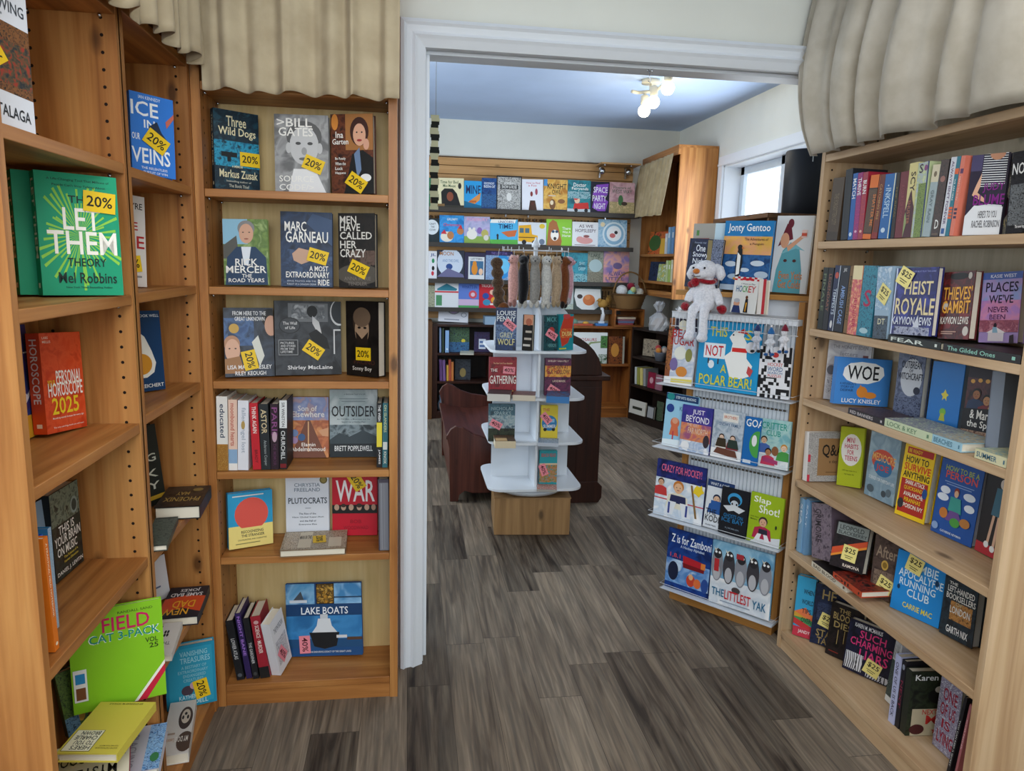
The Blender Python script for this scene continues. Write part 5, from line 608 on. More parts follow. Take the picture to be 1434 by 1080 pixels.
('picture_book','wide pale blue picture book of grey yaks with red and blue title, bottom rack tier',None,'face',(1.3026,2.5528,.0574),(3.7,-1.7,-51.8),(.2558,.01,.2594),'7ab0d0','e8e0cc',[('n',('7ab0d0','9cc8e0','68a0c4'),3,0,0,1,1),('n',('e8ecf0','d0d8e0','f4f4f4'),3,0,0,1,.42),('e','8a8c94',.1,.62,.1,.26),('e','2a282c',.1,.8,.07,.08),('p','e4dcc8',.02,.9,.06,.86,.1,.9,.06,.83),('e','f0f0f0',.07,.82,.02,.02),('e','f0f0f0',.13,.82,.02,.02),('e','b8b8bc',.1,.5,.06,.12),('e','3c3a40',.3,.62,.1,.26),('e','2a282c',.3,.8,.07,.08),('p','e4dcc8',.22,.9,.26,.86,.3,.9,.26,.83),('e','f0f0f0',.27,.82,.02,.02),('e','f0f0f0',.33,.82,.02,.02),('e','b8b8bc',.3,.5,.06,.12),('e','8a8c94',.5,.62,.1,.26),('e','2a282c',.5,.8,.07,.08),('p','e4dcc8',.42,.9,.46,.86,.5,.9,.46,.83),('e','f0f0f0',.47,.82,.02,.02),('e','f0f0f0',.53,.82,.02,.02),('e','b8b8bc',.5,.5,.06,.12),('e','3c3a40',.7,.62,.1,.26),('e','2a282c',.7,.8,.07,.08),('p','e4dcc8',.62,.9,.66,.86,.7,.9,.66,.83),('e','f0f0f0',.67,.82,.02,.02),('e','f0f0f0',.73,.82,.02,.02),('e','b8b8bc',.7,.5,.06,.12),('e','8a8c94',.9,.62,.1,.26),('e','2a282c',.9,.8,.07,.08),('p','e4dcc8',.82,.9,.86,.86,.9,.9,.86,.83),('e','f0f0f0',.87,.82,.02,.02),('e','f0f0f0',.93,.82,.02,.02),('e','b8b8bc',.9,.5,.06,.12),('r','b82c30',.06,.52,.14,.72),('r','a83038',.42,.8,.54,.88),('e','4a4040',.45,.3,.07,.05),('t','1f6a90','THE',.05,.14,.26,.26),('t','c8202c','LITTLEST',.27,.12,.7,.27),('t','1f6a90','YAK',.73,.11,.95,.24),('r','8a98a8',.2,.07,.7,.085)],None),
('picture_book','navy snowy owl night picture book on the wooden ledge, left',None,'face',(1.1903,2.8805,1.3157),(2,3.1,-56.6),(.1607,.012,.1986),'1a2038','e8e0cc',[('n',('1a2038','242c4c','121728'),4,0,0,1,1),('t','dfe4ee','One',.22,.74,.5,.88),('t','dfe4ee','Snowy',.14,.6,.6,.73),('t','dfe4ee','Night',.16,.46,.56,.6),('t','8a94ac','Amanda Hall',.15,.9,.5,.94),('p','8a7a50',.55,.98,.68,.98,.72,.1,.6,.1),('e','b89a60',.6,.35,.08,.2),('e','d8b878',.28,.15,.08,.12),('e','c8a868',.48,.12,.07,.1),('n',('2c3450','8a94ac','1a2038'),40,.7,.1,1,1)],None),
('picture_book','grey panelled picture book partly hidden behind the snowy night book',None,'face',(1.2196,2.9062,1.3071),(3,0,-50.5),(.15,.01,.272),'a8a49c','e8e0cc',[('r','a8a49c',0,0,1,1),('r','c8e0ec',.65,0,1,1),('r','5a8a4a',.1,.82,.18,.9),('r','8a4a4a',.1,.72,.5,.78),('r','c8b850',.2,.5,.3,.6),('r','6a8a3a',.35,.5,.45,.6),('r','5a6a70',.2,.35,.3,.45),('r','c8a030',.35,.35,.45,.45)],None),
('picture_book','large blue penguin picture book with sunset sky on the wooden ledge, middle',None,'face',(1.3057,2.7417,1.3134),(1.6,1.2,-54.6),(.207,.012,.2702),'1a7ab8','e8e0cc',[('n',('1a7ab8','2488c4','1468a0'),3,0,.72,1,1),('r','1a7ab8',0,.8,1,1),('n',('e8b058','e0a070','d8a84c'),3,0,.5,1,.78),('n',('1c4c80','2a609a','143a68'),5,0,0,1,.52),('e','c8d4e0',.2,.38,.12,.04),('e','c8d4e0',.75,.4,.14,.04),('e','b8c8d8',.85,.24,.14,.05),('e','c8d4e0',.5,.3,.1,.03),('e','a8bccc',.3,.2,.14,.04),('r','b8c8d8',0,0,1,.08),('t','f4f6f8','Jonty Gentoo',.08,.82,.94,.96),('t','6a4a30','The Adventures of',.44,.72,.92,.76),('t','6a4a30','a Penguin',.56,.65,.84,.69),('p','16181c',.34,.62,.42,.6,.45,.4,.4,.18,.32,.2,.3,.44),('p','f0f0ec',.33,.55,.4,.5,.4,.24,.33,.22),('e','16181c',.37,.62,.05,.04),('p','d87a30',.41,.63,.47,.61,.41,.6),('e','d89a40',.33,.17,.05,.02)],None),
('picture_book','pale grey yeti picture book with turquoise figure, right end of the wooden ledge',None,'face',(1.4262,2.6167,1.3127),(2.1,1.1,-52.5),(.141,.012,.2874),'dcdfe2','e8e0cc',[('r','dcdfe2',0,0,1,1),('p','5aa0ae',.08,0,.12,.3,.25,.55,.45,.66,.7,.58,.82,.3,.85,0),('p','7ab8c4',.2,.5,.5,.66,.85,.55,.6,.58),('p','6a2030',.1,.6,.3,.9,.42,.86,.5,.7,.3,.66),('e','6a2030',.4,.9,.08,.06),('e','d8a080',.28,.68,.12,.1),('p','d8a080',.35,.6,.75,.76,.78,.72,.4,.54),('r','e8c8c0',.72,.72,.86,.82),('r','c8503a',.72,.74,.86,.78),('e','4a2a2a',.35,.42,.05,.02),('e','4a2a2a',.6,.42,.05,.02),('t','c87a3a','Even Yetis',.22,.18,.86,.28),('t','c87a3a','Get Colds',.22,.06,.84,.17)],None),
('picture_book','small red checked hockey book standing on the front ledge beside the plush lamb',None,'face',(1.2831,2.6777,1.2293),(6,1.4,-56),(.1071,.02,.139),'e8e8e4','e8e0cc',[('r','e8e8e4',0,0,1,1),('c','c8202c','e8e4e0',9,2,0,.9,1,1),('r','c8202c',.3,.91,.75,.97),('t','4a4a54','I Want to Play',.3,.78,.85,.83),('t','2a6a9a','HO',.12,.58,.36,.76),('t','4a9a4a','CK',.37,.58,.6,.76),('t','c84a4a','EY',.61,.58,.9,.76),('e','d8a080',.22,.26,.12,.1),('p','2a3a6a',.05,0,.1,.2,.34,.2,.42,0),('e','b8bcc4',.22,.34,.12,.06),('p','1c1c20',.52,.02,.56,.4,.66,.4,.7,.02),('e','6a3a24',.6,.44,.05,.05),('p','d89a30',.58,.3,.64,.3,.62,.05,.58,.05)],None),
('picture_book','thin white and red book standing directly behind the checked hockey book',None,'face',(1.3185,2.6022,1.2313),(8.4,-4.4,-57.2),(.03,.03,.1322),'e8e0d8','e8e0cc',[('r','e8e0d8',0,0,1,1),('r','c03038',.6,0,1,1)],None),
('book','navy novel with gold and white capitals on the white revolving stand, top shelf left',None,'face',(.4727,3.4987,.9768),(1.7,-0,-8),(.1011,.03,.2057),'14264a','e8e0cc',[('n',('14264a','1c3868','0e1a34'),4,0,0,1,1),('n',('14264a','6a86b0','1c3868'),10,0,.25,1,.6),('t','e8ecf0','LOUISE',.05,.82,.95,.93),('t','e8ecf0','PENNY',.05,.68,.95,.8),('t','c8c8a8','GREY',.2,.3,.85,.42),('t','d8d090','WOLF',.1,.12,.92,.27),('s','P',.68,.6,-38)],None),
('book','black and peach novel facing the centre of the white stand, top shelf',None,'face',(.5761,3.4882,.9767),(1.9,-0,-30),(.053,.025,.1747),'1c1818','e8e0cc',[('r','1c1818',0,0,1,1),('r','d89a7a',.1,.72,1,1),('e','b86a50',.6,.8,.3,.1),('r','c8bcb0',.3,.5,.9,.56),('r','c8bcb0',.2,.3,.9,.36),('r','d8d0c8',.1,.12,.8,.18)],None),
('book','dark teal novel with a pink sticker on the right of the white stand top shelf',None,'face',(.6943,3.4953,.9765),(1.4,0,12.9),(.0744,.025,.1733),'12363c','e8e0cc',[('n',('12363c','1c5058','0c2428'),5,0,0,1,1),('t','5a9a9a','MICK',.2,.82,.9,.95),('e','b83c3a',.55,.55,.22,.12),('r','c8a030',-.2,0,-.05,1),('t','6aa0a0','HERRON',.3,.1,.9,.2),('s','P',.55,.45,-32)],None),
('book','red and teal figure novel at the right edge of the white stand top shelf',None,'face',(.7777,3.5185,.9766),(1.6,-0,24.4),(.0864,.025,.1779),'1a8a94','e8e0cc',[('r','1a8a94',0,0,1,1),('p','c8402c',0,.5,.3,.9,1,.95,.9,.5,.6,.2,.2,.1),('n',('e0803a','c8402c','e8a04a'),6,.1,.35,.9,.6),('t','e8d88a','DUSK',.2,.4,.9,.52),('r','c8c838',0,.03,.5,.07),('e','c84a4a',.5,.95,.25,.08)],None),
('book','crimson novel titled Gathering standing on the second shelf of the white stand',None,'face',(.4707,3.558,.7425),(3.2,.1,-.4),(.1378,.025,.1905),'8a1c28','e8e0cc',[('n',('8a1c28','a02430','6a141c'),4,0,0,1,1),('t','e8c090','The New York Times Bestseller',.15,.82,.85,.86),('t','f0e8e0','THE',.05,.62,.3,.7),('t','f4ece4','GATHERING',.02,.3,.98,.52),('r','c89a50',.3,.1,.9,.13),('s','P',.72,.66,-4)],None),
('book','thick white paged paperback with black cover lying flat, second shelf left',None,'face',(.4999,3.4568,.7759),(90,-0,77.6),(.13,.035,.11),'d8d4cc','e8e0cc',[('n',('1c1a1c','3a3034','141214'),10,0,0,1,1)],None),
('book','flat red brown paperback next to the thick white paged one',None,'face',(.6215,3.4599,.7689),(90,-0,78.7),(.115,.028,.11),'d8ccb8','e8e0cc',[('n',('6a3a34','8a5a4c','4a2824'),10,0,0,1,1)],None),
('book','plum and orange sunset novel on the second shelf right of the white stand',None,'face',(.7465,3.541,.7442),(3.2,.4,-.5),(.1326,.025,.1878),'4a2040','e8e0cc',[('n',('4a2040','6a2a50','341430'),4,0,0,1,1),('n',('d87a30','e8b04a','b84a34'),4,0,.5,1,.8),('t','e8d0c0','SHELBY VAN PELT',.1,.9,.9,.95),('t','5a1c2c','THE INN AT',.15,.72,.9,.83),('t','5a1c2c','ELK HOLLOW',.1,.58,.95,.7),('t','e0c8b0','LANDMARK',.3,.36,.8,.42),('s','P',.35,.15,-32)],None),
('book','flat bright blue paperback at the right front of the second white shelf',None,'face',(.7815,3.4199,.7729),(90,-0,77.3),(.155,.032,.11),'3a7ab8','e8e0cc',[('n',('2a6aa8','3a5a7a','6a2a3a'),8,0,0,1,1)],None),
('book','slate blue landscape novel with a pink sticker on the third white shelf',None,'face',(.4643,3.511,.5171),(2.7,-0,-2.5),(.132,.025,.187),'3a5a6a','e8e0cc',[('n',('3a5a6a','4a7080','2c4450'),4,0,0,1,1),('n',('6a8a98','a8b8bc','4a6070'),5,0,.35,1,.7),('n',('20281c','343c28','141a12'),6,0,0,1,.35),('t','9ab0b4','NICHOLAS',.1,.84,.92,.93),('t','9ab0b4','SPARKS',.2,.7,.85,.81),('s','P',.28,.46,-28)],None),
('book','flat paperback with brown cover and cream page edge on the third white shelf',None,'face',(.5193,3.4366,.5509),(89.9,-0,87.6),(.125,.035,.1),'d8c8a8','e8e0cc',[('n',('3a2a20','6a5038','241a14'),10,0,0,1,1),('r','c8a878',.05,.4,.5,.95)],None),
('book',"yellow children's paperback with a blue bus on the third white shelf right",None,'face',(.707,3.5165,.5171),(2.9,-0,-.7),(.0859,.025,.1788),'e0c83a','e8e0cc',[('r','e0c83a',0,0,1,1),('t','c83a4a','THE',.1,.84,.5,.92),('e','2a7ab0',.5,.5,.45,.22),('r','8ab8d8',.2,.52,.8,.62),('e','1c1c20',.25,.32,.1,.05),('e','1c1c20',.75,.32,.1,.05),('t','e8e8e8','SUMMER',.15,.36,.88,.46),('s','P',.3,.64,-50)],None),
('book','flat blue-grey paperback in front of the yellow one, third white shelf',None,'face',(.7403,3.4426,.5339),(90.1,-0,78.6),(.1,.018,.1),'b8c0cc','e8e0cc',[('n',('7a94b8','a8b8cc','4a6488'),10,0,0,1,1)],None),
('book','teal and orange travel paperback on the lowest white shelf right',None,'face',(.7109,3.5246,.2772),(2.9,-0,-.9),(.0912,.025,.1835),'2a9aa4','e8e0cc',[('r','2a9aa4',0,0,1,1),('n',('2a9aa4','c87a3a','4a8a5a'),8,0,.1,1,.6),('t','c8402c','BEACH READ',.1,.82,.92,.92),('r','e8c8a0',0,.6,1,.64),('s','P',.22,.46,-68)],None),
('book','flat grey and coral paperback in front of the teal one on the lowest shelf',None,'face',(.7454,3.4646,.2879),(90.1,-0,78.8),(.09,.012,.1),'a8a49c','e8e0cc',[('n',('8a8a90','b86a5a','c8c0b8'),12,0,0,1,1)],None),
('picture_book','dark teal and green picture book cut by the door frame, top slat wall shelf',None,'face',(.2025,6.55,1.8421),(5,-.2,-0),(.0785,.012,.2613),'14506a','e8e0cc',[('n',('14506a','3a8a4a','0c2c40'),8,0,0,1,1),('r','b86a4a',.4,.1,.9,.4)],None),
('picture_book','cream picture book of a black armchair, top slat wall shelf left',None,'face',(.3658,6.5499,1.8434),(5,-.7,-0),(.2414,.012,.2639),'e4dcb4','e8e0cc',[('r','e4dcb4',0,0,1,1),('t','3a5a3a','Time for Bed',.15,.82,.8,.92),('t','3a5a3a','Miss Mouse',.25,.7,.7,.8),('p','1c1c1e',.2,.1,.18,.55,.3,.66,.6,.66,.75,.5,.85,.2,.9,.05,.2,.05),('e','8a4a34',.5,.4,.12,.15),('e','2a2a2a',.85,.75,.06,.1),('r','3a3830',0,0,1,.12),('r','8a6a40',.05,.08,.3,.16)],None),
('picture_book','blue picture book with an orange paper boat, top slat wall shelf',None,'face',(.5637,6.5497,1.8422),(5.1,.2,-0),(.1525,.012,.2487),'2a9ad8','e8e0cc',[('r','2a9ad8',0,0,1,1),('t','1a2a5a','MINE',.1,.55,.95,.85),('p','d8904a',.1,.2,.95,.6,.9,.35,.5,.15),('p','1a6a90',0,0,1,0,1,.15,0,.3),('r','b8602a',.3,.25,.7,.32)],None),
('picture_book','deep blue picture book with small white title, top slat wall shelf',None,'face',(.7062,6.5497,1.842),(5.1,.1,0),(.1295,.012,.2793),'1a3f78','e8e0cc',[('n',('1a3f78','22508c','123060'),3,0,0,1,1),('t','e8f0f8','GOODNIGHT',.15,.8,.85,.87),('t','e8f0f8','BUDDHA CAT',.15,.7,.9,.78),('n',('1a3f78','3a6a9c','102850'),12,0,.1,1,.5)],None),
('picture_book','black picture book with white scroll engraving, top slat wall shelf middle',None,'face',(.8838,6.5496,1.8422),(5.1,.1,-0),(.224,.012,.3058),'1c1e22','e8e0cc',[('n',('2a2c30','d0d0cc','1c1e22'),24,.04,.04,.96,.96),('r','1c1e22',.15,.62,.85,.74),('t','e0e0dc','STORIES BY',.3,.76,.7,.82),('t','e8e8e4','SNOW & ROSE',.2,.64,.8,.73),('e','dcdcd8',.5,.4,.1,.12)],None),
('picture_book','white picture book with a brown cat on a stool, top slat wall shelf',None,'face',(1.0965,6.5498,1.8435),(5,-.9,-0),(.1891,.012,.2822),'e6e8f0','e8e0cc',[('r','e6e8f0',0,0,1,1),('t','c86a7a','How to Find',.2,.86,.85,.92),('t','c86a7a','a Fox',.3,.78,.7,.84),('p','4a2c20',.3,0,.38,.35,.62,.35,.72,0),('e','8a3a3a',.45,.55,.06,.08),('e','a0485a',.68,.62,.06,.1),('e','5a2a20',.5,.25,.06,.05)],None),
('picture_book','amber picture book lettered Knight Owl with a small owl, top slat wall shelf',None,'face',(1.3004,6.5495,1.8428),(5.2,.4,0),(.2166,.012,.2887),'d8a040','e8e0cc',[('n',('d8a040','e0b860','b87a2c'),3,0,0,1,1),('t','2a2418','KNIGHT',.15,.72,.95,.88),('t','2a2418','OWL',.35,.56,.72,.7),('r','4a90c8',0,.8,.15,1),('e','7a5230',.38,.25,.13,.16),('e','e8d8b8',.35,.3,.07,.07),('e','8a5a34',.75,.35,.15,.07),('r','c8ccd0',.2,.5,.5,.52),('r','2c3440',0,0,1,.1)],None),
('picture_book','teal picture book of a red toy car in snow, top slat wall shelf right',None,'face',(1.5151,6.5495,1.8425),(5.2,.3,0),(.2099,.012,.2937),'20707c','e8e0cc',[('n',('20707c','2a8a94','185a68'),3,0,0,1,1),('t','f0f0ec','Doctor',.25,.8,.8,.92),('t','f0f0ec','Fairyends',.18,.68,.9,.79),('r','d0dce4',0,0,1,.14),('p','c8302c',.25,.12,.3,.3,.9,.34,.95,.15),('e','1c1c20',.38,.1,.08,.06),('e','1c1c20',.82,.1,.08,.06),('e','e8c4a8',.42,.4,.12,.1),('e','d04040',.36,.46,.1,.06),('n',('20707c','a0c0c8','2a8a94'),9,0,.45,1,.66)],None),
('picture_book','black picture book with slanted violet letters, top slat wall shelf right',None,'face',(1.7072,6.5495,1.8424),(5.2,.3,0),(.172,.012,.2878),'16142a','e8e0cc',[('r','16142a',0,0,1,1),('p','8a4ac0',.1,.6,.3,.9,.95,.95,.9,.6,.5,.5),('p','8a4ac0',.1,.2,.2,.5,.6,.55,.95,.4,.8,.1,.4,.1),('t','f4f0f8','SPACE',.15,.66,.9,.84),('t','f4f0f8','PARTY',.1,.4,.85,.58),('t','f4f0f8','NIGHT',.2,.16,.8,.34)],None),
('picture_book','dusty pink picture book with a desert scene, right end of top slat wall shelf',None,'face',(1.9108,6.5495,1.8427),(5.2,.4,0),(.2328,.012,.2887),'c89aa4','e8e0cc',[('n',('c89aa4','d8b0b4','b88890'),3,0,0,1,1),('t','5a6a58','Flowers of',.15,.8,.85,.88),('t','5a6a58','WEST WAY',.1,.66,.9,.78),('n',('c8b080','a89a6a','d8c090'),9,0,0,1,.4),('e','4a7a4a',.45,.45,.1,.16),('e','4a3a30',.6,.35,.12,.06)],None),
('picture_book','black picture book with a white cloud shape, left end of second slat wall shelf',None,'face',(.221,6.55,1.542),(5,-.1,0),(.107,.012,.2171),'1a2a30','e8e0cc',[('r','1a2a30',0,0,1,1),('e','dce4e8',.4,.65,.55,.3),('t','3a4a5a',"CAN'T",.2,.74,.7,.82),('t','3a4a5a','THE',.3,.62,.6,.7),('t','3a4a5a','COW',.2,.5,.7,.58)],None),
('picture_book','sky blue picture book of animals in party hats, second slat wall shelf',None,'face',(.3835,6.55,1.5427),(5,-.4,-0),(.2141,.012,.2481),'2a8ad0','e8e0cc',[('n',('2a8ad0','3a9ce0','1a78c0'),3,0,0,1,1),('t','c8384c','Christmas',.15,.62,.85,.72),('t','d8e8f4','GRUMPY',.3,.82,.75,.9),('e','e8e0d0',.3,.25,.26,.18),('e','b87a4a',.45,.3,.14,.14),('p','c83040',.05,.35,.2,.5,.3,.34),('e','b87a4a',.85,.45,.14,.12),('p','c83040',.75,.55,.88,.68,.95,.52)],None),
('picture_book','lilac picture book of white bears in a meadow, second slat wall shelf',None,'face',(.6074,6.55,1.5433),(5,-.7,-0),(.229,.012,.2442),'a8a0cc','e8e0cc',[('n',('a8a0cc','b8b4d8','98a0c8'),3,0,0,1,1),('t','e0a0c0','ROSEBURY',.12,.84,.92,.95),('r','8aa850',0,0,1,.3),('e','e8e4dc',.3,.36,.2,.18),('e','e8e4dc',.22,.55,.06,.06),('e','e8e4dc',.38,.55,.06,.06),('e','8a6ab0',.6,.5,.1,.12),('e','b8b060',.8,.4,.14,.14),('e','d8d4cc',.85,.25,.1,.1)],None),
('picture_book','blue and green picture book of a flying dinosaur and runner, second slat wall shelf',None,'face',(.8473,6.5499,1.544),(5,-.9,-0),(.2473,.012,.2266),'4ab0e0','e8e0cc',[('r','4ab0e0',0,0,1,1),('p','f0f0ec',0,.86,.05,1,.95,1,.9,.86),('t','1a4a8a','UNICORN',.3,.86,.85,.95),('t','1a3a6a','TIME!',.3,.64,.82,.82),('r','5ab04a',0,0,1,.22),('p','c86a3a',.4,.5,.6,.55,.98,.6,.9,.35,.65,.32),('e','2a2a30',.27,.38,.04,.06),('r','2a2a30',.24,.22,.3,.36)],None),
('picture_book','white picture book with a yellow school bus, second slat wall shelf middle',None,'face',(1.0994,6.5499,1.5425),(5.1,.2,-0),(.2554,.012,.2108),'d4dae0','e8e0cc',[('r','d4dae0',0,0,1,1),('p','e0a81c',.02,.2,.02,.85,.45,.9,.5,.5,.7,.45,.7,.15),('r','4a6a7a',.06,.55,.2,.75),('r','4a6a7a',.25,.55,.4,.75),('r','1c1c1c',.02,.35,.68,.38),('e','1c1c20',.22,.16,.08,.1),('e','1c1c20',.58,.16,.08,.1),('e','e0c03a',.85,.85,.1,.1),('e','6a7a90',.85,.2,.1,.12),('r','3a4048',0,0,1,.08)],None),
('picture_book','lime picture book of a long maned horse with glasses, second slat wall shelf',None,'face',(1.3488,6.5499,1.5439),(5,-1,-0),(.2321,.012,.2457),'8ac83a','e8e0cc',[('r','8ac83a',0,0,1,1),('p','a8683a',0,0,.05,.5,.1,.85,.25,.98,.4,.9,.5,.6,.6,.2,.55,0),('e','f0ece4',.32,.42,.16,.2),('e','2a4a6a',.26,.55,.06,.05),('e','2a4a6a',.4,.55,.06,.05),('e','3a2a20',.33,.3,.06,.06),('t','f4f4e8','There',.62,.62,.95,.72),('t','f4f4e8','Was A',.62,.5,.95,.58),('t','f4f4e8','Horse',.62,.36,.95,.46)],None),
('picture_book','white picture book with a sleepy pink pig, second slat wall shelf right',None,'face',(1.5853,6.5499,1.5423),(5.1,.2,0),(.2387,.012,.2299),'e4e6ea','e8e0cc',[('r','e4e6ea',0,0,1,1),('t','5a4a5a','AS WE',.25,.78,.8,.9),('t','5a4a5a','HOPSLEEPY',.12,.6,.92,.73),('e','d89a98',.5,.28,.3,.13),('e','d89a98',.3,.32,.14,.12),('e','8a4a4a',.55,.45,.12,.05),('r','6a5a5a',.1,.1,.9,.12)],None),
('picture_book','pale blue whirlpool picture book with a round white face, right end of second shelf',None,'face',(1.8396,6.5499,1.5424),(5.2,.2,0),(.2681,.012,.2595),'7aa8c8','e8e0cc',[('n',('7aa8c8','a8c8dc','5a90b8'),6,0,0,1,1),('e','d8e8f0',.55,.5,.4,.42),('e','8ab4d0',.55,.5,.34,.36),('e','e8f0f4',.55,.52,.26,.27),('e','f0f0f0',.58,.52,.2,.2),('e','c86a6a',.5,.45,.1,.08),('e','1c1c20',.62,.56,.06,.06),('e','e8d8b0',.15,.82,.08,.08)],None),
('picture_book','white picture book with red and green dots, left end of third slat wall shelf',None,'face',(.2136,6.5501,1.2271),(5.1,.2,0),(.0799,.012,.2505),'e0e2e8','e8e0cc',[('r','e0e2e8',0,0,1,1),('e','2a8a5a',.6,.66,.15,.08),('e','1c1c20',.6,.4,.15,.08),('e','c83040',.55,.22,.15,.08),('t','2a4a8a','JL',.3,.8,.9,.92)],None),
('picture_book','dark picture book with a huge pale moon, third slat wall shelf',None,'face',(.3761,6.5501,1.2275),(5.1,.3,0),(.2425,.012,.2615),'2a3040','e8e0cc',[('r','2a3040',0,0,1,1),('e','c8d4e4',.48,.58,.47,.48),('t','a8703a','MOON',.1,.82,.6,.95),('t','7a98c0','AND THE OWL',.2,.6,.8,.7),('e','2a4a8a',.45,.45,.12,.1),('p','6a6a90',0,.1,.4,.4,.95,.2,1,.1,0,0),('r','3a3434',0,0,1,.1)],None),
('picture_book','deep purple picture book with a framed orange bear cub, third slat wall shelf',None,'face',(.5924,6.5502,1.2277),(5.1,.5,0),(.1851,.012,.2463),'2c2848','e8e0cc',[('r','2c2848',0,0,1,1),('r','d8dce0',.18,.05,.95,.85),('r','3a6a90',.26,.2,.9,.7),('e','d88a2a',.48,.4,.15,.2),('e','d88a2a',.48,.6,.1,.1),('e','e8c0a0',.78,.32,.1,.12),('t','4a4a60','LETTERS',.3,.74,.85,.81)],None),
('picture_book','starry cobalt picture book with a glowing snow globe, third slat wall shelf',None,'face',(.8084,6.5502,1.2279),(5.1,.5,0),(.2414,.012,.2661),'1c3a8a','e8e0cc',[('n',('1c3a8a','14286a','2a50a8'),4,0,0,1,1),('n',('1c3a8a','a8c8e8','14286a'),60,0,0,1,1),('e','2a8ad0',.62,.48,.35,.4),('e','6ac0e8',.66,.5,.22,.26),('r','2a2050',0,.85,1,1),('t','7a6ab0','THE LOST STAR',.2,.88,.8,.96)],None),
('picture_book','teal underwater picture book with a small red crab, third slat wall shelf right',None,'face',(1.499,6.5502,1.2278),(5.2,.4,0),(.2414,.012,.2709),'1a7a90','e8e0cc',[('n',('1a7a90','2a94a8','126478'),4,0,0,1,1),('e','1a4a6a',.5,.1,.6,.2),('e','d04a4a',.22,.55,.1,.09),('e','f0f0ec',.2,.6,.04,.04),('t','a8d0d8','SHY',.68,.6,.9,.7),('t','a8d0d8','DEEP',.66,.42,.92,.52),('n',('1a7a90','8ac0c8','14586a'),12,0,0,1,.3)],None),
('picture_book','moss grey picture book with a pale lake, third slat wall shelf right',None,'face',(1.6952,6.5502,1.2271),(5.2,.1,0),(.1463,.012,.2884),'7a8474','e8e0cc',[('n',('7a8474','94988a','5a6658'),8,0,0,1,1),('e','a8c0c4',.5,.55,.42,.2),('t','3a4a40','LAKE',.2,.82,.8,.92),('n',('6a6a5a','8a8470','4a4c40'),14,0,0,1,.35)],None),
('picture_book','pink and violet dusk picture book, right end of third slat wall shelf',None,'face',(1.8903,6.5502,1.2275),(5.2,.3,0),(.2409,.012,.2933),'b88aa8','e8e0cc',[('n',('b88aa8','d8a090','8a78b0'),3,0,0,1,1),('n',('e0a078','c88a9c','7a6aa8'),3,0,0,1,.5),('e','6a5a8a',.55,.55,.18,.1),('t','4a4a80','ALWAYS',.2,.24,.85,.38),('t','4a4a80','LITTLE',.1,.1,.8,.2)],None),
('picture_book','olive picture book half hidden by the door frame, lowest slat wall shelf',None,'face',(.2046,6.5506,.9773),(5.1,.5,0),(.0651,.012,.2005),'8a9078','e8e0cc',[('n',('8a9078','a8a890','5a6450'),6,0,0,1,1)],None),
('picture_book','white picture book with teal mountain top behind the white box',None,'face',(.3439,6.5502,.9772),(5,.2,0),(.2098,.012,.2301),'d8dce0','e8e0cc',[('r','d8dce0',0,0,1,1),('p','2a7a90',.1,.75,.5,.95,.95,.75,.9,.68,.1,.68),('r','c83a40',0,.6,1,.66),('r','4a8a60',.05,.1,.3,.5)],None),
('picture_book','blue and pink picture book with a red doughnut ring, lowest slat wall shelf',None,'face',(.5412,6.5502,.9774),(5.1,.3,0),(.183,.012,.2285),'5a7ac8','e8e0cc',[('r','5a7ac8',0,.35,1,1),('r','c8b0d0',0,0,1,.36),('r','4a9a5a',0,0,1,.12),('t','2a4a9a',"WHAT'S IN",.15,.78,.9,.92),('e','c84a5a',.7,.55,.2,.16),('e','d8c0d0',.7,.55,.1,.08)],None),
('picture_book','red vehicle picture book reading Trucky Roads, lowest slat wall shelf',None,'face',(.7334,6.5502,.9773),(5.1,.2,0),(.1975,.012,.2299),'c02030','e8e0cc',[('r','c02030',0,0,1,1),('t','f4ece8','TRUCKY ROADS',.1,.84,1.1,.95),('e','2a4a9a',.3,.5,.15,.12),('e','e8b8a0',.6,.65,.12,.1),('e','e0a030',.7,.35,.16,.12),('e','3a8ab0',.35,.25,.18,.12),('r','e8e0d8',.5,.15,.8,.22)],None),
('picture_book','pale picture book with an orange fox, lowest slat wall shelf beside the stand',None,'face',(1.4366,6.5504,.9773),(5.1,.3,0),(.1264,.012,.2334),'b4c0c0','e8e0cc',[('r','b4c0c0',0,0,1,1),('t','6a8a90','WILD',.3,.78,.9,.92),('e','d88a3a',.5,.3,.25,.16),('n',('b4c0c0','8aa090','c8c8b8'),8,0,0,1,.25)],None),
('picture_book','grey picture book lettered SQUASH with an orange round animal, lowest slat wall shelf',None,'face',(1.6318,6.5504,.9785),(5.2,.7,0),(.2609,.012,.2508),'3a4a48','e8e0cc',[('r','3a4a48',0,0,1,1),('p','d8dcdc',.02,.5,.12,.15,.3,.03,.75,.03,.92,.15,.98,.5,.95,.78,.05,.78),('t','2a3a44','SQUASH',.08,.78,.92,.99),('e','c8703a',.55,.38,.22,.2),('e','3a3030',.22,.5,.1,.08),('e','d88a50',.5,.48,.1,.09)],None),
('picture_book','square white picture book with a lilac porthole circle, on top of the dark low bookcase',None,'face',(.4052,6.5789,.8528),(4.5,2.3,.1),(.2679,.02,.2692),'dfe2ec','e8e0cc',[('r','dfe2ec',0,0,1,1),('e','8a8a94',.5,.5,.25,.25),('e','b8a0cc',.5,.5,.21,.21),('r','9aa0b0',.2,.06,.7,.1),('e','9aa0b0',.85,.25,.1,.08),('e','dfe2ec',.85,.25,.07,.055)],None),
('book','pale blue slim spine, first in the dark low bookcase upper shelf','picture books in the dark low bookcase','spine',(.2876,6.4508,.5917),(.3,-.6,-0),(.0165,.16,.2194),'8aa4cc','e0d8c4',[],None),
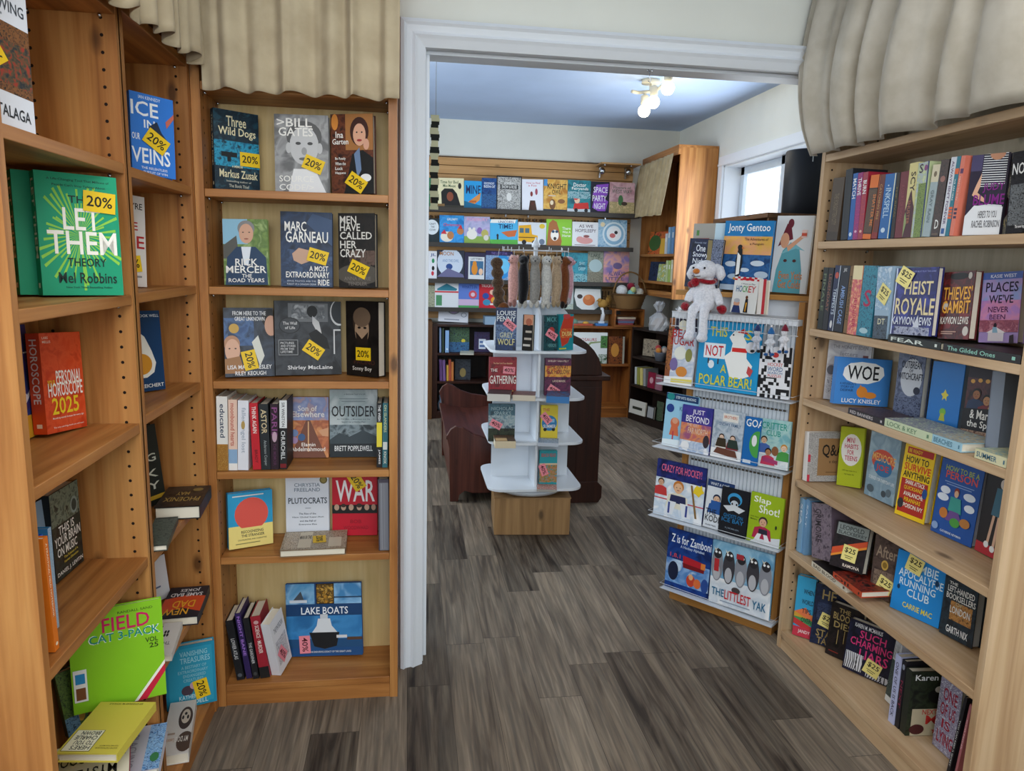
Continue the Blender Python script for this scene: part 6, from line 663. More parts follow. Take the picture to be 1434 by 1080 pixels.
('book','dark green slim spine in the dark low bookcase upper shelf','picture books in the dark low bookcase','spine',(.3121,6.4508,.5917),(.3,-.6,-0),(.0133,.16,.2156),'3a4a3a','e0d8c4',[],None),
('book','light blue spine in the dark low bookcase upper shelf','picture books in the dark low bookcase','spine',(.3461,6.4508,.5918),(.3,.3,0),(.0321,.16,.1955),'8ab0dc','e0d8c4',[('e','d8e4f0',.5,.15,.3,.04)],None),
('picture_book','dark green jungle picture book in the dark low bookcase upper shelf',None,'face',(.4577,6.4839,.5924),(4.1,.3,0),(.176,.015,.222),'2a3a2c','e8e0cc',[('n',('2a3a2c','4a6a4a','1c2c3c'),10,0,0,1,1),('e','c8b83a',.7,.45,.1,.08),('n',('2a4a7a','3a6a90','1c3454'),9,0,0,1,.4)],None),
('picture_book','violet and navy picture book with white label in the dark low bookcase',None,'face',(.6603,6.4966,.5929),(4.2,.8,0),(.1384,.015,.1798),'2a3058','e8e0cc',[('n',('2a3058','3a2848','1c2440'),9,0,0,1,1),('r','c8d0dc',.3,.15,.75,.65),('r','4a6aa0',.36,.45,.7,.55),('r','4a6aa0',.36,.25,.7,.35)],None),
('picture_book','pale picture book lying flat in front on the dark low bookcase upper shelf',None,'face',(.584,6.4419,.6029),(89.9,-0,84.9),(.3,.012,.12),'c0beb0','e8e0cc',[('r','b8b8a8',0,0,1,1)],None),
('book','lilac slim spine leaning in the dark low bookcase lower shelf','picture books in the dark low bookcase','spine',(.2967,6.4499,.3363),(-0,-2.2,-0),(.0234,.16,.1908),'6a4a80','e0d8c4',[],None),
('book','violet slim spine beside the lilac one in the dark low bookcase','picture books in the dark low bookcase','spine',(.3263,6.4499,.3364),(-0,-2.6,-0),(.0238,.16,.1868),'7a5a90','e0d8c4',[],None),
('book','yellow orange spine in the dark low bookcase lower shelf','picture books in the dark low bookcase','spine',(.3546,6.4502,.3361),(0,-.6,-0),(.0174,.16,.1411),'d0a040','e0d8c4',[],None),
('book','brick red spine in the dark low bookcase lower shelf','picture books in the dark low bookcase','spine',(.3759,6.4502,.3362),(0,-.9,-0),(.0211,.16,.1912),'b05038','e0d8c4',[],None),
('book','copper orange spine in the dark low bookcase lower shelf','picture books in the dark low bookcase','spine',(.3984,6.4502,.3361),(0,-.7,-0),(.019,.16,.1706),'c87a40','e0d8c4',[],None),
('picture_book','dark grey picture book with a faint golden lion in the dark low bookcase',None,'face',(.4938,6.5062,.3376),(4.1,.5,-0),(.1405,.015,.1859),'2c3038','e8e0cc',[('n',('2c3038','3a4048','1c2028'),6,0,0,1,1),('e','8a7a4a',.5,.35,.2,.22)],None),
('picture_book','big white dinosaur encyclopedia standing in the orange low bookcase',None,'face',(1.6522,6.4448,.5017),(2.2,-0,-.1),(.3136,.02,.283),'dfe4e4','e8e0cc',[('r','dfe4e4',0,0,1,1),('t','b84a50','DINOSAURS',-0,.72,.68,.82),('n',('3a6a3a','5a8a4a','2a4a2c'),10,.8,.5,1,.9),('n',('4a6a4a','c8d0c8','3a5a40'),10,.75,0,1,.3),('p','8a9a6a',.3,.5,.5,.7,.8,.72,.8,.68,.52,.64,.36,.45)],None),
('picture_book','dark orange picture book with a gold bear in the orange low bookcase',None,'face',(1.8985,6.4396,.5018),(2.6,-0,5.7),(.1551,.02,.2491),'4a2414','e8e0cc',[('n',('4a2414','8a4a20','2c160e'),8,0,0,1,1),('e','c88a3a',.4,.5,.25,.25),('r','a8a898',.88,0,1,1)],None),
('picture_book','pale picture book leaning at the back of the black low bookcase upper shelf',None,'face',(2.16,6.2774,.5942),(3.9,-1.4,-67.2),(.2,.012,.1528),'8a7a6a','e8e0cc',[('n',('8a7a6a','b8a890','5a5048'),8,0,0,1,1)],None),
('book','white slim spine in the black low bookcase middle shelf','books in the black low bookcase','spine',(2.0625,6.3411,.3303),(-.5,-2.8,-72),(.0302,.14,.1554),'c8ccc8','e0d8c4',[],None),
('book','olive slim spine in the black low bookcase middle shelf','books in the black low bookcase','spine',(2.0745,6.305,.3305),(-.5,-2.8,-72),(.0368,.14,.1561),'9a9a4a','e0d8c4',[],None),
('book','cream yellow spine in the black low bookcase middle shelf','books in the black low bookcase','spine',(2.0897,6.259,.3313),(-.5,-4.5,-72),(.0414,.14,.1552),'d8c878','e0d8c4',[],None),
('book','grey slim spine in the black low bookcase middle shelf','books in the black low bookcase','spine',(2.1048,6.2145,.3315),(-.4,-5.3,-72),(.0366,.14,.1572),'9a9a9a','e0d8c4',[],None),
('picture_book','crimson picture book facing out in the black low bookcase middle shelf',None,'face',(2.1265,6.1064,.3319),(3.5,-.3,-71.7),(.1047,.012,.14),'8a1c3a','e8e0cc',[('r','8a1c3a',0,0,1,1),('e','d0a0a8',.5,.5,.25,.2)],None),
('picture_book','dusty pink picture book beside the crimson one in the black low bookcase',None,'face',(2.161,6.011,.3318),(3.6,-.3,-71.8),(.088,.012,.1333),'a06a78','e8e0cc',[('r','a06a78',0,0,1,1)],None),
('picture_book','plain cream picture book on the black low bookcase bottom shelf',None,'face',(2.048,6.216,.0724),(3.5,-.4,-70.4),(.2344,.012,.1232),'d0ccc0','e8e0cc',[('r','d0ccc0',0,0,1,1),('r','2c3028',.2,.35,.8,.55)],None),
('picture_book','black framed grey picture book on the black bookcase bottom shelf',None,'face',(2.1077,6.0287,.0717),(3.6,-0,-71.9),(.1043,.012,.1139),'1c1c1c','e8e0cc',[('r','1c1c1c',0,0,1,1),('r','a8a8a8',.1,.08,.9,.92)],None),
('picture_book','dark green picture book at the right of the black bookcase bottom shelf',None,'face',(2.163,5.9585,.0719),(3.3,-.4,-71.7),(.0845,.012,.1652),'3a4a3a','e8e0cc',[('n',('3a4a3a','5a6a50','2a342a'),8,0,0,1,1)],None),
('book','thick dark green book at the bottom of the lower left pile','pile of large books low on the left','face',(-.665,1.4,.2384),(90,0,4),(.15,.037,.23),'2c3a34','d8ccb4',[],None),
('book','thick brown book second from the bottom of the lower left pile','pile of large books low on the left','face',(-.66,1.405,.2764),(90,0,4),(.14,.037,.22),'5a4030','d8ccb4',[],None),
]
# ------------------------------------------------------------------ white slanted display rack for children's books
def rack():
    a = math.radians(-50.5); root = thing('display_rack', 'white wire display rack with wooden base of winter picture books, in the doorway', 'display rack', (1.113, 2.795, 0), a)
    W = .445
    b = MB(); b.box(-.004, .0, 0, W, .19, .0455, wood('rackw', 'x')); b.build('base', root, bevel=.002)
    for x in (-.004, W - .02):
        b = MB(); b.box(x, .03, .0455, x + .024, .19, 1.285, wood('rackw', 'z')); b.build('post', root, bevel=.002)
    b = MB(); b.box(.02, .045, .055, W - .02, .055, 1.20, M('dfe6ee', .4))
    for i in range(26): x = .03 + i * .0155; b.box(x, .041, .06, x + .0025, .0455, 1.19, M('b4bcc6', .5))
    b.build('panel', root, label='white ribbed back panel')
    for z in (.88, .62):
        b = MB(); b.box(.03, .0393, z - .007, W - .03, .0408, z + .002, M('b4bcc6', .5))
        for i in range(24): b.box(.035 + i * .0158, .0385, z - .006, .046 + i * .0158, .0395, z + .001, M('4a4236', .7))
        b.build('slot_strip', root, label='row of dark slots across the panel')
    for z, lip in ((.925, .05), (.657, .05), (.355, .05), (.052, .03)):
        xl = -.108 if z > .1 else -.03
        b = MB(); b.box(xl, -.03, z - .006, W + .008, .041, z - .001, M('d4dae2', .35)); b.build('tier_shelf', root)
        b = MB()
        for zz in (z - .002, z + .02):
            b.tube([(xl - .004, .04, zz), (xl - .004, -.033, zz), (W + .012, -.033, zz), (W + .012, .04, zz)], .0011, WIRE, 6)
        b.build('wire_lip', root)
    b = MB()
    for i in range(32): x = -.062 + i * (W + .062) / 31; b.tube([(x, -.018, 1.16), (x, -.018, 1.222)], .0012, WIRE, 5)
    b.tube([(-.066, -.018, 1.222), (W + .005, -.018, 1.222)], .0018, WIRE, 6); b.tube([(-.066, -.018, 1.165), (W + .005, -.018, 1.165)], .0014, WIRE, 6)
    b.build('wire_rail', root)
    b = MB(); b.box(-.066, -.014, 1.2, W, .15, 1.222, M('d8dce2', .4)); b.build('front_ledge', root, label='white ledge where the plush lamb sits')
    b = MB(); b.box(-.125, .105, 1.285, W, .19, 1.305, wood('rackw', 'x')); b.build('back_ledge', root, bevel=.0015, label='wooden ledge of the big picture books')
    b = MB(); b.box(.02, .15, 1.222, W - .02, .16, 1.285, M('d8dde4', .4)); b.build('riser', root)
    b = MB(); b.box(-.125, .18, 1.305, W, .19, 1.40, wood('rackw', 'x')); b.build('back_rest', root)
rack()
def lamb():
    a = math.radians(-50.5); c, s = math.cos(a), math.sin(a)
    fur = plush('e8e9ef', 'd2d5de')
    root = thing('plush_lamb', 'white plush lamb with red mittens and scarf sitting on the white rack', 'plush toy', (1.113 + .067 * c, 2.795 + .067 * s, 1.230), a + .05)
    b = MB()
    b.ball((0, .0, .055), (.048, .042, .062), fur, 16); b.ball((0, .0, .10), (.036, .032, .04), fur, 14)
    b.ball((.0, -.008, .16), (.044, .042, .039), fur, 18); b.ball((-.006, -.038, .148), (.029, .025, .023), fur, 14)
    for x in (-.026, .022):
        b.tube([(x * .9, -.02, .02), (x, -.045, .008), (x * 1.05, -.052, -.03), (x * 1.1, -.05, -.085)], [.02, .02, .017, .019], fur, 12); b.ball((x * 1.15, -.058, -.1), (.021, .03, .018), fur, 12)
    b.tube([(-.04, -.004, .085), (-.058, -.014, .06), (-.066, -.022, .035)], [.018, .017, .014], fur, 12); b.tube([(.04, -.004, .085), (.06, -.012, .055), (.074, -.02, .028)], [.018, .017, .014], fur, 12)
    fuse(b.build('body', root), .0055)
    red = plush('a01828', '6a0c18')
    for q, e in (((-.069, -.026, .016), -.3), ((.083, -.022, .012), .5)):
        b = MB(); b.ball(q, (.019, .019, .019), red, 12); b.ball((q[0] + (.012 if e < 0 else -.01), q[1] - .014, q[2] + .006), (.008, .008, .01), red, 8); fuse(b.build('mitten', root), .004)
    for sg, dz in ((-1, 0), (1, .0)):
        b = MB(); b.tube([(sg * .034, -.002, .178), (sg * .054, -.006, .166), (sg * .063, -.008, .14), (sg * .061, -.01, .122)], [.012, .017, .019, .008], fur, 12); fuse(b.build('ear', root), .0045)
    b = MB(); b.ball((-.014, -.064, .155), (.014, .013, .011), plush('d8853a', 'b0602a'), 12); b.build('nose', root)
    b = MB()
    for x in (-.032, .014): b.ball((x, -.053, .168), .0045, M('141210', .2), 10)
    b.build('eyes', root)
    b = MB(); b.tube([(-.034, -.058, .138), (-.018, -.067, .134), (.004, -.064, .137)], .0014, M('4a3a38', .8), 6); b.build('mouth', root)
    b = MB(); b.tube([(.036 * math.cos(t), -.002 + .034 * math.sin(t), .118 + .004 * math.sin(2 * t)) for t in [i * 2 * math.pi / 20 for i in range(21)]], .009, red, 8)
    b.ball((-.03, -.036, .112), (.02, .012, .018), red, 10); b.ball((-.046, -.034, .104), (.016, .01, .014), red, 10); b.build('scarf', root)
lamb()
def ornament(px, label, cols):
    a = math.radians(-50.5); c, s = math.cos(a), math.sin(a); x, y, z = px
    root = thing('plush_ornament', label, 'ornament', (1.113 + x * c - y * s, 2.795 + x * s + y * c, z), a, 'small winter figures hanging on the rack rail')
    k = plush(cols[0]); b = MB(); b.ball((0, 0, -.03), (.014, .012, .02), k, 10); b.ball((0, -.002, -.004), (.013, .012, .013), k, 10)
    b.tube([(-.006, 0, -.045), (-.009, -.004, -.07)], .006, k, 8); b.tube([(.006, 0, -.045), (.012, -.004, -.068)], .006, k, 8); b.tube([(-.01, 0, -.022), (-.019, -.004, -.036)], .005, k, 8); b.tube([(.01, 0, -.022), (.019, -.004, -.032)], .005, k, 8)
    fuse(b.build('body', root), .003)
    h = plush(cols[1]); b = MB(); b.lathe([(.014, .002), (.011, .012), (.004, .024), (.001, .028)], h, n=12); b.ball((0, 0, .03), .005, plush('e8e8ec'), 8); b.build('hat', root)
    b = MB(); b.tube([(0, .0, .03), (.0, .006, .055)], .0008, M('c8ccd0'), 5); b.build('hanging_loop', root)
    b = MB()
    for q in ((-.01, -.008, -.074), (.014, -.008, -.072)): b.ball(q, (.008, .011, .006), plush(cols[2]), 8)
    b.build('boots', root)
ornament((.357, -.032, 1.165), 'white and blue hanging winter figure, lowest of the rail ornaments', ('d8dce4', '2a6aa8', '1f5a9a'))
ornament((.408, -.034, 1.18), 'maroon hatted hanging winter figure at the rack rail end', ('e4e4ea', '7a1f34', '1f5a9a'))
ornament((.306, -.034, 1.172), 'dark blue hatted hanging winter figure nearest the polar bear book', ('c8ccd8', '2a3a6a', '1c1c22'))
# ------------------------------------------------------------------ revolving white book stand on its wooden box
SX, SY = .645, 3.72
def spinner():
    t = thing('wooden_crate', 'knotty oak box carrying the white revolving book stand', 'box', (SX + .012, SY + .04, 0), -.073)
    b = MB(); b.box(-.197, -.197, 0, .197, .197, .197, wood('oak', 'z')); b.build('box_body', t, bevel=.002)
    b = MB(); b.box(-.2, -.2, .197, .2, .2, .203, wood('oak', 'x')); b.build('box_top', t)
    root = thing('revolving_book_stand', 'white four tier revolving book stand with rounded shelves', 'book stand', (SX, SY, .2035), 0)
    b = MB(); b.lathe([(.12, 0), (.18, .012), (.2, .03), (.2, .036)], WHITE, n=40); b.build('turntable', root)
    for z in (.275, .515, .74, .975):
        r = .075; h = .243; P = []
        for cx, cy, a0 in ((h - r, -h + r, -90), (h - r, h - r, 0), (-h + r, h - r, 90), (-h + r, -h + r, 180)):
            for i in range(7): q = math.radians(a0 + i * 15); P.append((cx + r * math.cos(q), cy + r * math.sin(q)))
        b = MB(); b.prism(P, 'z', z - .203 - .014, z - .203, WHITE); b.build('shelf', root, bevel=.002)
    def wing(x0, x1): # profile with rounded top shoulder
        P = [(x0, .06), (x1, .06), (x1, .80 + .06)]; n = 8
        for i in range(1, n + 1): q = i * math.pi / 2 / n; P.append((x1 - (x1 - x0) * .55 * (1 - math.cos(q)), .86 + .125 * math.sin(q)))
        P.append((x0, .985)); return P
    for nm, ax, sg in (('wing', 'y', 1), ('wing', 'y', -1), ('wing', 'x', 1), ('wing', 'x', -1)):
        P = [(sg * p, z) for p, z in wing(.006, .205)]
        if (sg < 0) == (ax == 'y'): P = P[::-1]
        b = MB(); b.prism(P if ax == 'y' else P, ax, -.006, .006, WHITE); b.build('divider', root)
    b = MB(); b.lathe([(.115, .985), (.13, .992), (.115, 1.0)], WHITE, n=32); b.build('top_disc', root)
    b = MB(); b.tube([(0, 0, .99), (0, 0, 1.275)], .011, WHITE, 12); b.lathe([(.02, 1.275), (.022, 1.29), (.008, 1.31), (.004, 1.325)], WHITE, n=14); b.build('pole', root)
    b = MB()
    for i in range(14):
        q = 2 * math.pi * i / 14; c, s = math.cos(q), math.sin(q)
        b.tube([(0, 0, 1.258), (.165 * c, .165 * s, 1.258), (.17 * c, .17 * s, 1.252), (.17 * c, .17 * s, 1.275)], .002, WIRE, 6)
    b.tube([(.12 * math.cos(i * .2618), .12 * math.sin(i * .2618), 1.258) for i in range(25)], .002, WIRE, 6); b.build('hook_ring', root)
spinner()
def hanging_plush(i, ang, r, col, earcol, bodylabel, dark=None, L=.23, swing=0):
    x, y = SX + r * math.cos(ang), SY + r * math.sin(ang)
    root = thing('plush_strip', bodylabel, 'plush toy', (x, y, 1.44), ang + HALF + swing, 'long plush animals hanging from the stand')
    k = plush(col); e = plush(earcol); b = MB()
    b.tube([(0, 0, -.045), (0, -.004, -.09), (.004, -.004, -.16), (-.002, -.002, -.045 - L * .82)], [.018, .026, .027, .02], k, 12)
    b.ball((0, -.004, -.028), (.027, .025, .024), k, 12); b.ball((0, -.026, -.034), (.016, .014, .012), k, 10)
    fuse(b.build('body', root), .0055)
    b = MB()
    for sg in (-1, 1): b.ball((sg * .0195, .003, -.016), (.0075, .006, .014), e, 10)
    b.build('ears', root)
    b = MB()
    for sg in (-1, 1): b.ball((sg * .013, -.006, -.045 - L * .82), (.012, .014, .022), plush(dark or col), 10)
    b.build('feet', root)
    b = MB(); b.ball((-.009, -.026, -.022), .003, BLACK, 8); b.ball((.009, -.026, -.022), .003, BLACK, 8); b.ball((0, -.039, -.031), .004, BLACK, 8); b.build('face', root)
    b = MB(); b.tube([(0, 0, -.01), (0, 0, .012), (0, .0, .02)], .001, M('c8ccd0'), 5); b.build('loop', root)
D = math.radians
hanging_plush(0, D(222), .17, 'd8a49c', 'e0b8b0', 'pink long plush animal hanging at the left front of the white stand', 'a07068', L=.235)
hanging_plush(1, D(241), .17, '17161a', '1c1c20', 'black long plush animal hanging beside the pink one', 'b8b4ac', L=.24)
hanging_plush(2, D(260), .17, '9a9690', 'c8b8a0', 'grey long plush animal with beige ears hanging at the front of the stand', 'd0ccc4', L=.235)
hanging_plush(3, D(279), .17, 'd4d2cc', 'd8c8a8', 'off white long plush animal hanging in front of the stand pole', 'c8c4bc', L=.24)
hanging_plush(4, D(298), .17, 'b8a084', 'd0bc98', 'tan long plush animal hanging right of the stand pole', 'a89070', L=.23)
hanging_plush(5, D(318), .17, '7a4424', '1c1614', 'chestnut long plush dog with black ears hanging on the stand', '241a16', L=.24)
hanging_plush(6, D(339), .17, 'dca8b4', 'e8e0e4', 'rose pink long plush animal at the right side of the stand', 'c8c0c4', L=.22)
def brown_pouch():
    root = thing('plush_strip', 'stepped brown plush strip hanging at the far left of the stand', 'plush toy', (SX - .185, SY - .04, 1.445), 0)
    b = MB(); k = plush('5a4634', '3c2c20')
    for i in range(5): b.ball((-.018 + .004 * i, 0, -.05 - i * .05), (.034, .022, .029), k, 12)
    fuse(b.build('body', root), .006)
    b = MB(); b.ball((.018, -.012, -.27), (.03, .02, .026), plush('7a4a26'), 10); b.build('foot', root)
    b = MB(); b.tube([(-.012, 0, -.02), (-.006, 0, .02)], .001, M('c8ccd0'), 5); b.build('loop', root)
brown_pouch()
b = MB(); b.box(-.04, -.035, 0, .075, .035, .022, M('c4ccdc')); b.box(-.03, -.03, .022, .06, .03, .028, M('a8b4d0')); o = b.build('paper_stack'); o.location = (SX + .075, SY - .02, 1.2036); tag(o, 'small white and blue paper stack on top of the white stand', 'paper')
# ------------------------------------------------------------------ dark roll top desk
def desk():
    root = thing('roll_top_desk', 'dark brown roll top desk seen from its side behind the white stand', 'desk', (.62, 4.06, 0)); k = wood('dark', 'z')
    for y in (0, 1.1):
        b = MB(); b.box(0, y, .1, .5, y + .03, .735, k).box(.36, y - .006, .12, .5, y, .70, k); b.build('side_panel', root, bevel=.003)
        P = [(.02, .765), (.50, .765)] + [(.18 + .32 * math.cos(i * math.pi / 16), .765 + .26 * math.sin(i * math.pi / 16)) for i in range(1, 9)] + [(.02, 1.025)]
        b = MB(); b.prism(P[::-1], 'y', y + .005, y + .03, k); b.build('roll_side', root, bevel=.003)
    b = MB(); b.box(-.01, -.012, .735, .545, 1.142, .765, wood('dark', 'y')); b.build('desk_top', root, bevel=.006)
    b = MB(); P = [(.18 + .31 * math.cos(i * math.pi / 24), .765 + .25 * math.sin(i * math.pi / 24)) for i in range(0, 13)]
    for (a, c), (d, e) in zip(P, P[1:]): b.prism([(a, c), (d, e), (d - .01, e - .01), (a - .01, c - .01)][::-1], 'y', .03, 1.1, k)
    b.build('tambour', root)
    b = MB(); b.box(.02, .0, 1.012, .2, 1.13, 1.03, wood('dark', 'y')); b.build('upper_top', root, bevel=.004)
    for x0, x1 in ((-.0, .16), (.3, .525)):
        b = MB(); P = [(x0 - .0, 0), (x1 - .02, 0), (x1, .03), (x1, .1), (x1 - .03, .13), (x0, .13)]; b.prism(P[::-1], 'y', -.012, .05, k); b.build('foot', root, bevel=.004)
    b = MB(); b.box(.02, .03, .12, .49, 1.1, .735, k); b.build('body', root)
desk()
# ------------------------------------------------------------------ dark bench chest with curved ends
def bench():
    root = thing('wooden_bench', 'reddish dark wood bench chest with curved end panels left of the white stand', 'bench', (.225, 4.12, 0)); root.scale = (.78, 1, 1); k = wood('mahog', 'z')
    for y, top in ((0, .425), (1.03, .5)):
        P = [(0.03, 0), (.09, 0), (.1, .04), (.14, .065), (.2, .05), (.32, .05), (.38, .065), (.42, .04), (.43, 0), (.48, 0), (.48, top - .07), (.4, top - .055), (.3, top - .045), (.2, top - .02), (.12, top + .02), (.07, top + .03), (.03, top + .01), (0.0, top - .03), (.02, top - .1)]
        b = MB(); b.prism(P[::-1], 'y', y, y + .035, k); b.build('end_panel', root, bevel=.003)
    b = MB(); n = 10; P = [(.0 + .49 * i / n, .395 - .03 * math.sin(math.pi * i / n) - .02 * i / n) for i in range(n + 1)]
    b.prism((P + [(p[0], p[1] - .025) for p in P[::-1]])[::-1], 'y', .035, 1.03, wood('mahog', 'y')); b.build('seat', root, label='polished curved seat')
    b = MB(); b.box(.035, .035, .07, .45, 1.03, .33, k); b.build('body', root)
bench()
# ------------------------------------------------------------------ low units, slat wall, hutch in the far room
D0 = bookcase('low_bookcase', 'dark stained low bookcase under the left part of the slat wall', (.64, 6.42, 0), 0, .76, .27, .825, [.59, .335, .06], 'dark', 'black', side=.045, holes=False, th=.02)
b = MB(); b.box(.08 - .0, -.0, 0, .1, .25, .58, wood('dark', 'z')); b.build('divider', D0)
b = MB(); b.box(.0, 0, 0, .05, .3, .87, wood('brown', 'z')); o = b.build('side_board', None, (.163, 6.38, 0)); tag(o, 'worn brown upright board at the left end of the dark low bookcase', 'board')
bookcase('low_bookcase', 'orange pine low bookcase holding the white dinosaur book', (1.62, 6.42, 0), 0, .80, .27, .825, [.5, .10], 'orange', 'orange', side=.025, holes=False, th=.022)
qy = -73.5
bookcase('low_bookcase', 'black stained low bookcase angled along the right wall', (2.02 + .4 * .284, 6.41 - .4 * .958 - .02, 0), qy, .76, .26, .825, [.586, .326, .066], 'black', 'black', side=.02, holes=False, th=.02)
def slatwall():
    root = thing('slat_wall', 'tan grooved slat wall board behind the rows of picture books', 'slat wall', (.0, 6.665, 0)); b = MB(); z = .88
    while z < 2.28:
        b.box(-.25, 0, z, 1.94 + .095, .033, min(z + .068, 2.292), wood('slat', 'x')); b.box(-.25, .012, z + .068, 1.94 + .095, .033, z + .075, M('6a4c28', .7)); z += .075
    b.build('boards', root)
slatwall()
for i, (z, x1, nm) in enumerate(((1.84, 2.06, 'top'), (1.54, 2.02, 'second'), (1.225, 2.05, 'third'), (.975, 1.93, 'lowest'))):
    root = thing('wall_shelf', '%s dark edged picture book shelf on the slat wall' % nm, 'shelf', (0, 6.5, z)); b = MB(); b.box(-.2, 0, -.022, x1, .165, 0, M('6a6258', .6)); b.box(-.2, -.012, -.024, x1, 0, .014, M('3a3632', .5)); b.build('board', root)
    b = MB(); n = 70
    for k in range(n): x = -.18 + k * (x1 + .16) / n; b.box(x, .148, .0, x + .012, .158, .25 if i < 3 else .18, M('8a6a44' if k % 2 else '54463a', .7))
    b.build('ribbed_back', root, label='ribbed brown strip behind the books')
    b = MB()
    for k in (.55, .75, 1.45): b.box(x1 * k / 2 + .3, .08, .255, x1 * k / 2 + .312, .15, .275, CHROME)
    if i < 2: b.build('bracket_hooks', root)
root = thing('wall_shelf', 'short empty wooden shelf on metal brackets at the top right of the slat wall', 'shelf', (1.68, 6.45, 2.27)); b = MB(); b.box(0, 0, 0, .36, .21, .014, wood('slat', 'x')); b.build('board', root, bevel=.001)
for x in (.03, .27):
    b = MB(); b.box(x, .02, -.012, x + .012, .21, 0, CHROME).box(x, .19, -.1, x + .012, .21, 0, CHROME); b.ball((x + .006, .1, -.05), .028, CHROME, 10); b.build('bracket', root)
def hutch():
    w = .88; root = bookcase('wall_bookcase', 'honey pine bookcase with a small curtain high in the far right corner', (2.149, 5.79 + .45, 0), -90, w, .315, 2.335, [1.50, 1.265, 1.185], 'honey', 'honey', side=.02, holes=False, th=.022, kick=False, z0=1.13)
    b = MB(); b.box(-w / 2 + .001, 0, 1.135, w / 2 - .001, .018, 1.163, wood('honey', 'x')); b.build('apron', root)
    b = MB(); b.box(-w / 2 - .02, -.018, 2.28, w / 2 + .02, 0, 2.355, wood('honey', 'x')); b.build('cornice', root)
hutch()
curtain('valance_curtain', 'tan gathered valance on the far right corner bookcase', (2.10, 6.24, 0), -90, .86, 2.29, lambda s: 1.83 - .02 * s, .02, 9, .0, TAN, 21, bulge=0.0, hem=.006, nu=140, nv=14, flare=.07)
def face_book(label, base, art, y, z, w, h, x=2.2, dz=0): BOOKS.append(('picture_book', label, None, 'face', (x, y, z), (6, 0, -70), (w, .012, h), base, 'e0dcd0', art, None))
face_book('red and yellow holiday picture book on the curtained corner bookcase', 'a83024', [('n', ('a83024', 'c86a2c', '3a2418'), 6, 0, 0, 1, 1), ('e', '3a5a2a', .3, .5, .3, .35), ('r', 'd8a83a', .6, 0, 1, .7)], 6.38, 1.501, .27, .2, 2.21)
face_book('dark navy picture book on the lower shelf of the curtained bookcase', '1c2438', [('n', ('1c2438', '2c3a58', '141a28'), 6, 0, 0, 1, 1)], 6.42, 1.266, .2, .17, 2.22)
face_book('white and green picture book on the lower shelf of the curtained bookcase', 'd8d8c8', [('n', ('d8d8c8', '8aa870', 'c8b860'), 6, 0, 0, 1, 1)], 6.16, 1.266, .2, .15, 2.21)
for label, base, y, z, h in (('white slim spine on the upper shelf of the curtained bookcase', 'c8ccd0', 6.06, 1.501, .17), ('light blue slim spine on the upper shelf of the curtained bookcase', '7aa4c8', 5.99, 1.501, .22), ('steel blue slim spine, nearest on the upper shelf of the curtained bookcase', '5a84b0', 5.9, 1.501, .22),
                              ('pale green slim spine on the lower shelf of the curtained bookcase', 'b8c890', 6.0, 1.266, .18), ('lime slim spine on the lower shelf of the curtained bookcase', 'a0b860', 5.94, 1.266, .18), ('cream slim spine, nearest on the lower shelf of the curtained bookcase', 'd0d0b0', 5.88, 1.266, .185)):
    BOOKS.append(('picture_book', label, 'slim books in the curtained corner bookcase', 'spine', (2.17, y, z), (0, 0, -90), (.05, .16, h), base, 'e0dcd0', [('r', 'f0f0e8', .3, .6, .7, .8)], None))
# tall cabinet by the window with a dark drum shade
root = thing('wooden_cabinet', 'brown wooden cabinet under the far window carrying a black drum', 'cabinet', (1.84, 3.62, 0)); k = wood('brown', 'z')
b = MB(); b.box(0, 0, 0, .61, .02, 1.66, k); b.build('side_panel', root); b = MB(); b.box(0, .62, 0, .61, .64, 1.66, k); b.build('side_panel', root)
b = MB(); b.box(.59, .02, 0, .61, .62, 1.66, k); b.build('back_panel', root)
for z in (.05, .5, .95, 1.35): b = MB(); b.box(.01, .02, z, .59, .62, z + .02, wood('brown', 'y')); b.build('shelf', root)
b = MB(); b.box(-.02, -.02, 1.66, .615, .66, 1.685, wood('brown', 'y')); b.build('top_panel', root, bevel=.002)
root = thing('black_drum', 'tall black cylinder standing on the cabinet in front of the window', 'drum', (2.165, 3.86, 1.685)); b = MB()
b.lathe([(.118, 0), (.122, .004), (.122, .345), (.118, .352), (.0, .352)], M('181c24', .55), n=40); b.build('shell', root)
b = MB(); b.box(-.05, -.1235, .28, -.044, -.1215, .33, CHROME); b.build('label_strip', root, label='thin silver mark on the shell')
# corner things: crate, basket of yarn, gifts, straw figure
root = thing('small_wooden_box', 'small open wooden box of slim books under the wicker basket', 'box', (1.99, 6.50, .8455)); k = wood('orange', 'x')
for q in ((-.14, -.1, 0, .14, .1, .014), (-.14, -.1, .146, .14, .1, .16), (-.14, -.1, .014, -.126, .1, .146), (.126, -.1, .014, .14, .1, .146), (-.126, .088, .014, .126, .1, .146)): b = MB(); b.box(*q, k); b.build('board', root)
for i, (c, l) in enumerate((('c8b8a0', 'cream slim book on top of the pile in the small wooden box'), ('8a5a6a', 'mauve slim book in the middle of the pile in the small wooden box'), ('6a7aa0', 'blue slim book low in the pile in the small wooden box'), ('a04a50', 'red slim book at the bottom of the pile in the small wooden box'))):
    BOOKS.append(('picture_book', l, 'slim books piled in the small wooden box', 'spine', (1.97, 6.42 + .006 * i, .86 + .018 * (3 - i)), (0, 0, 0), (.17 - .01 * i, .12, .0165), c, 'e0dcd0', [], None))
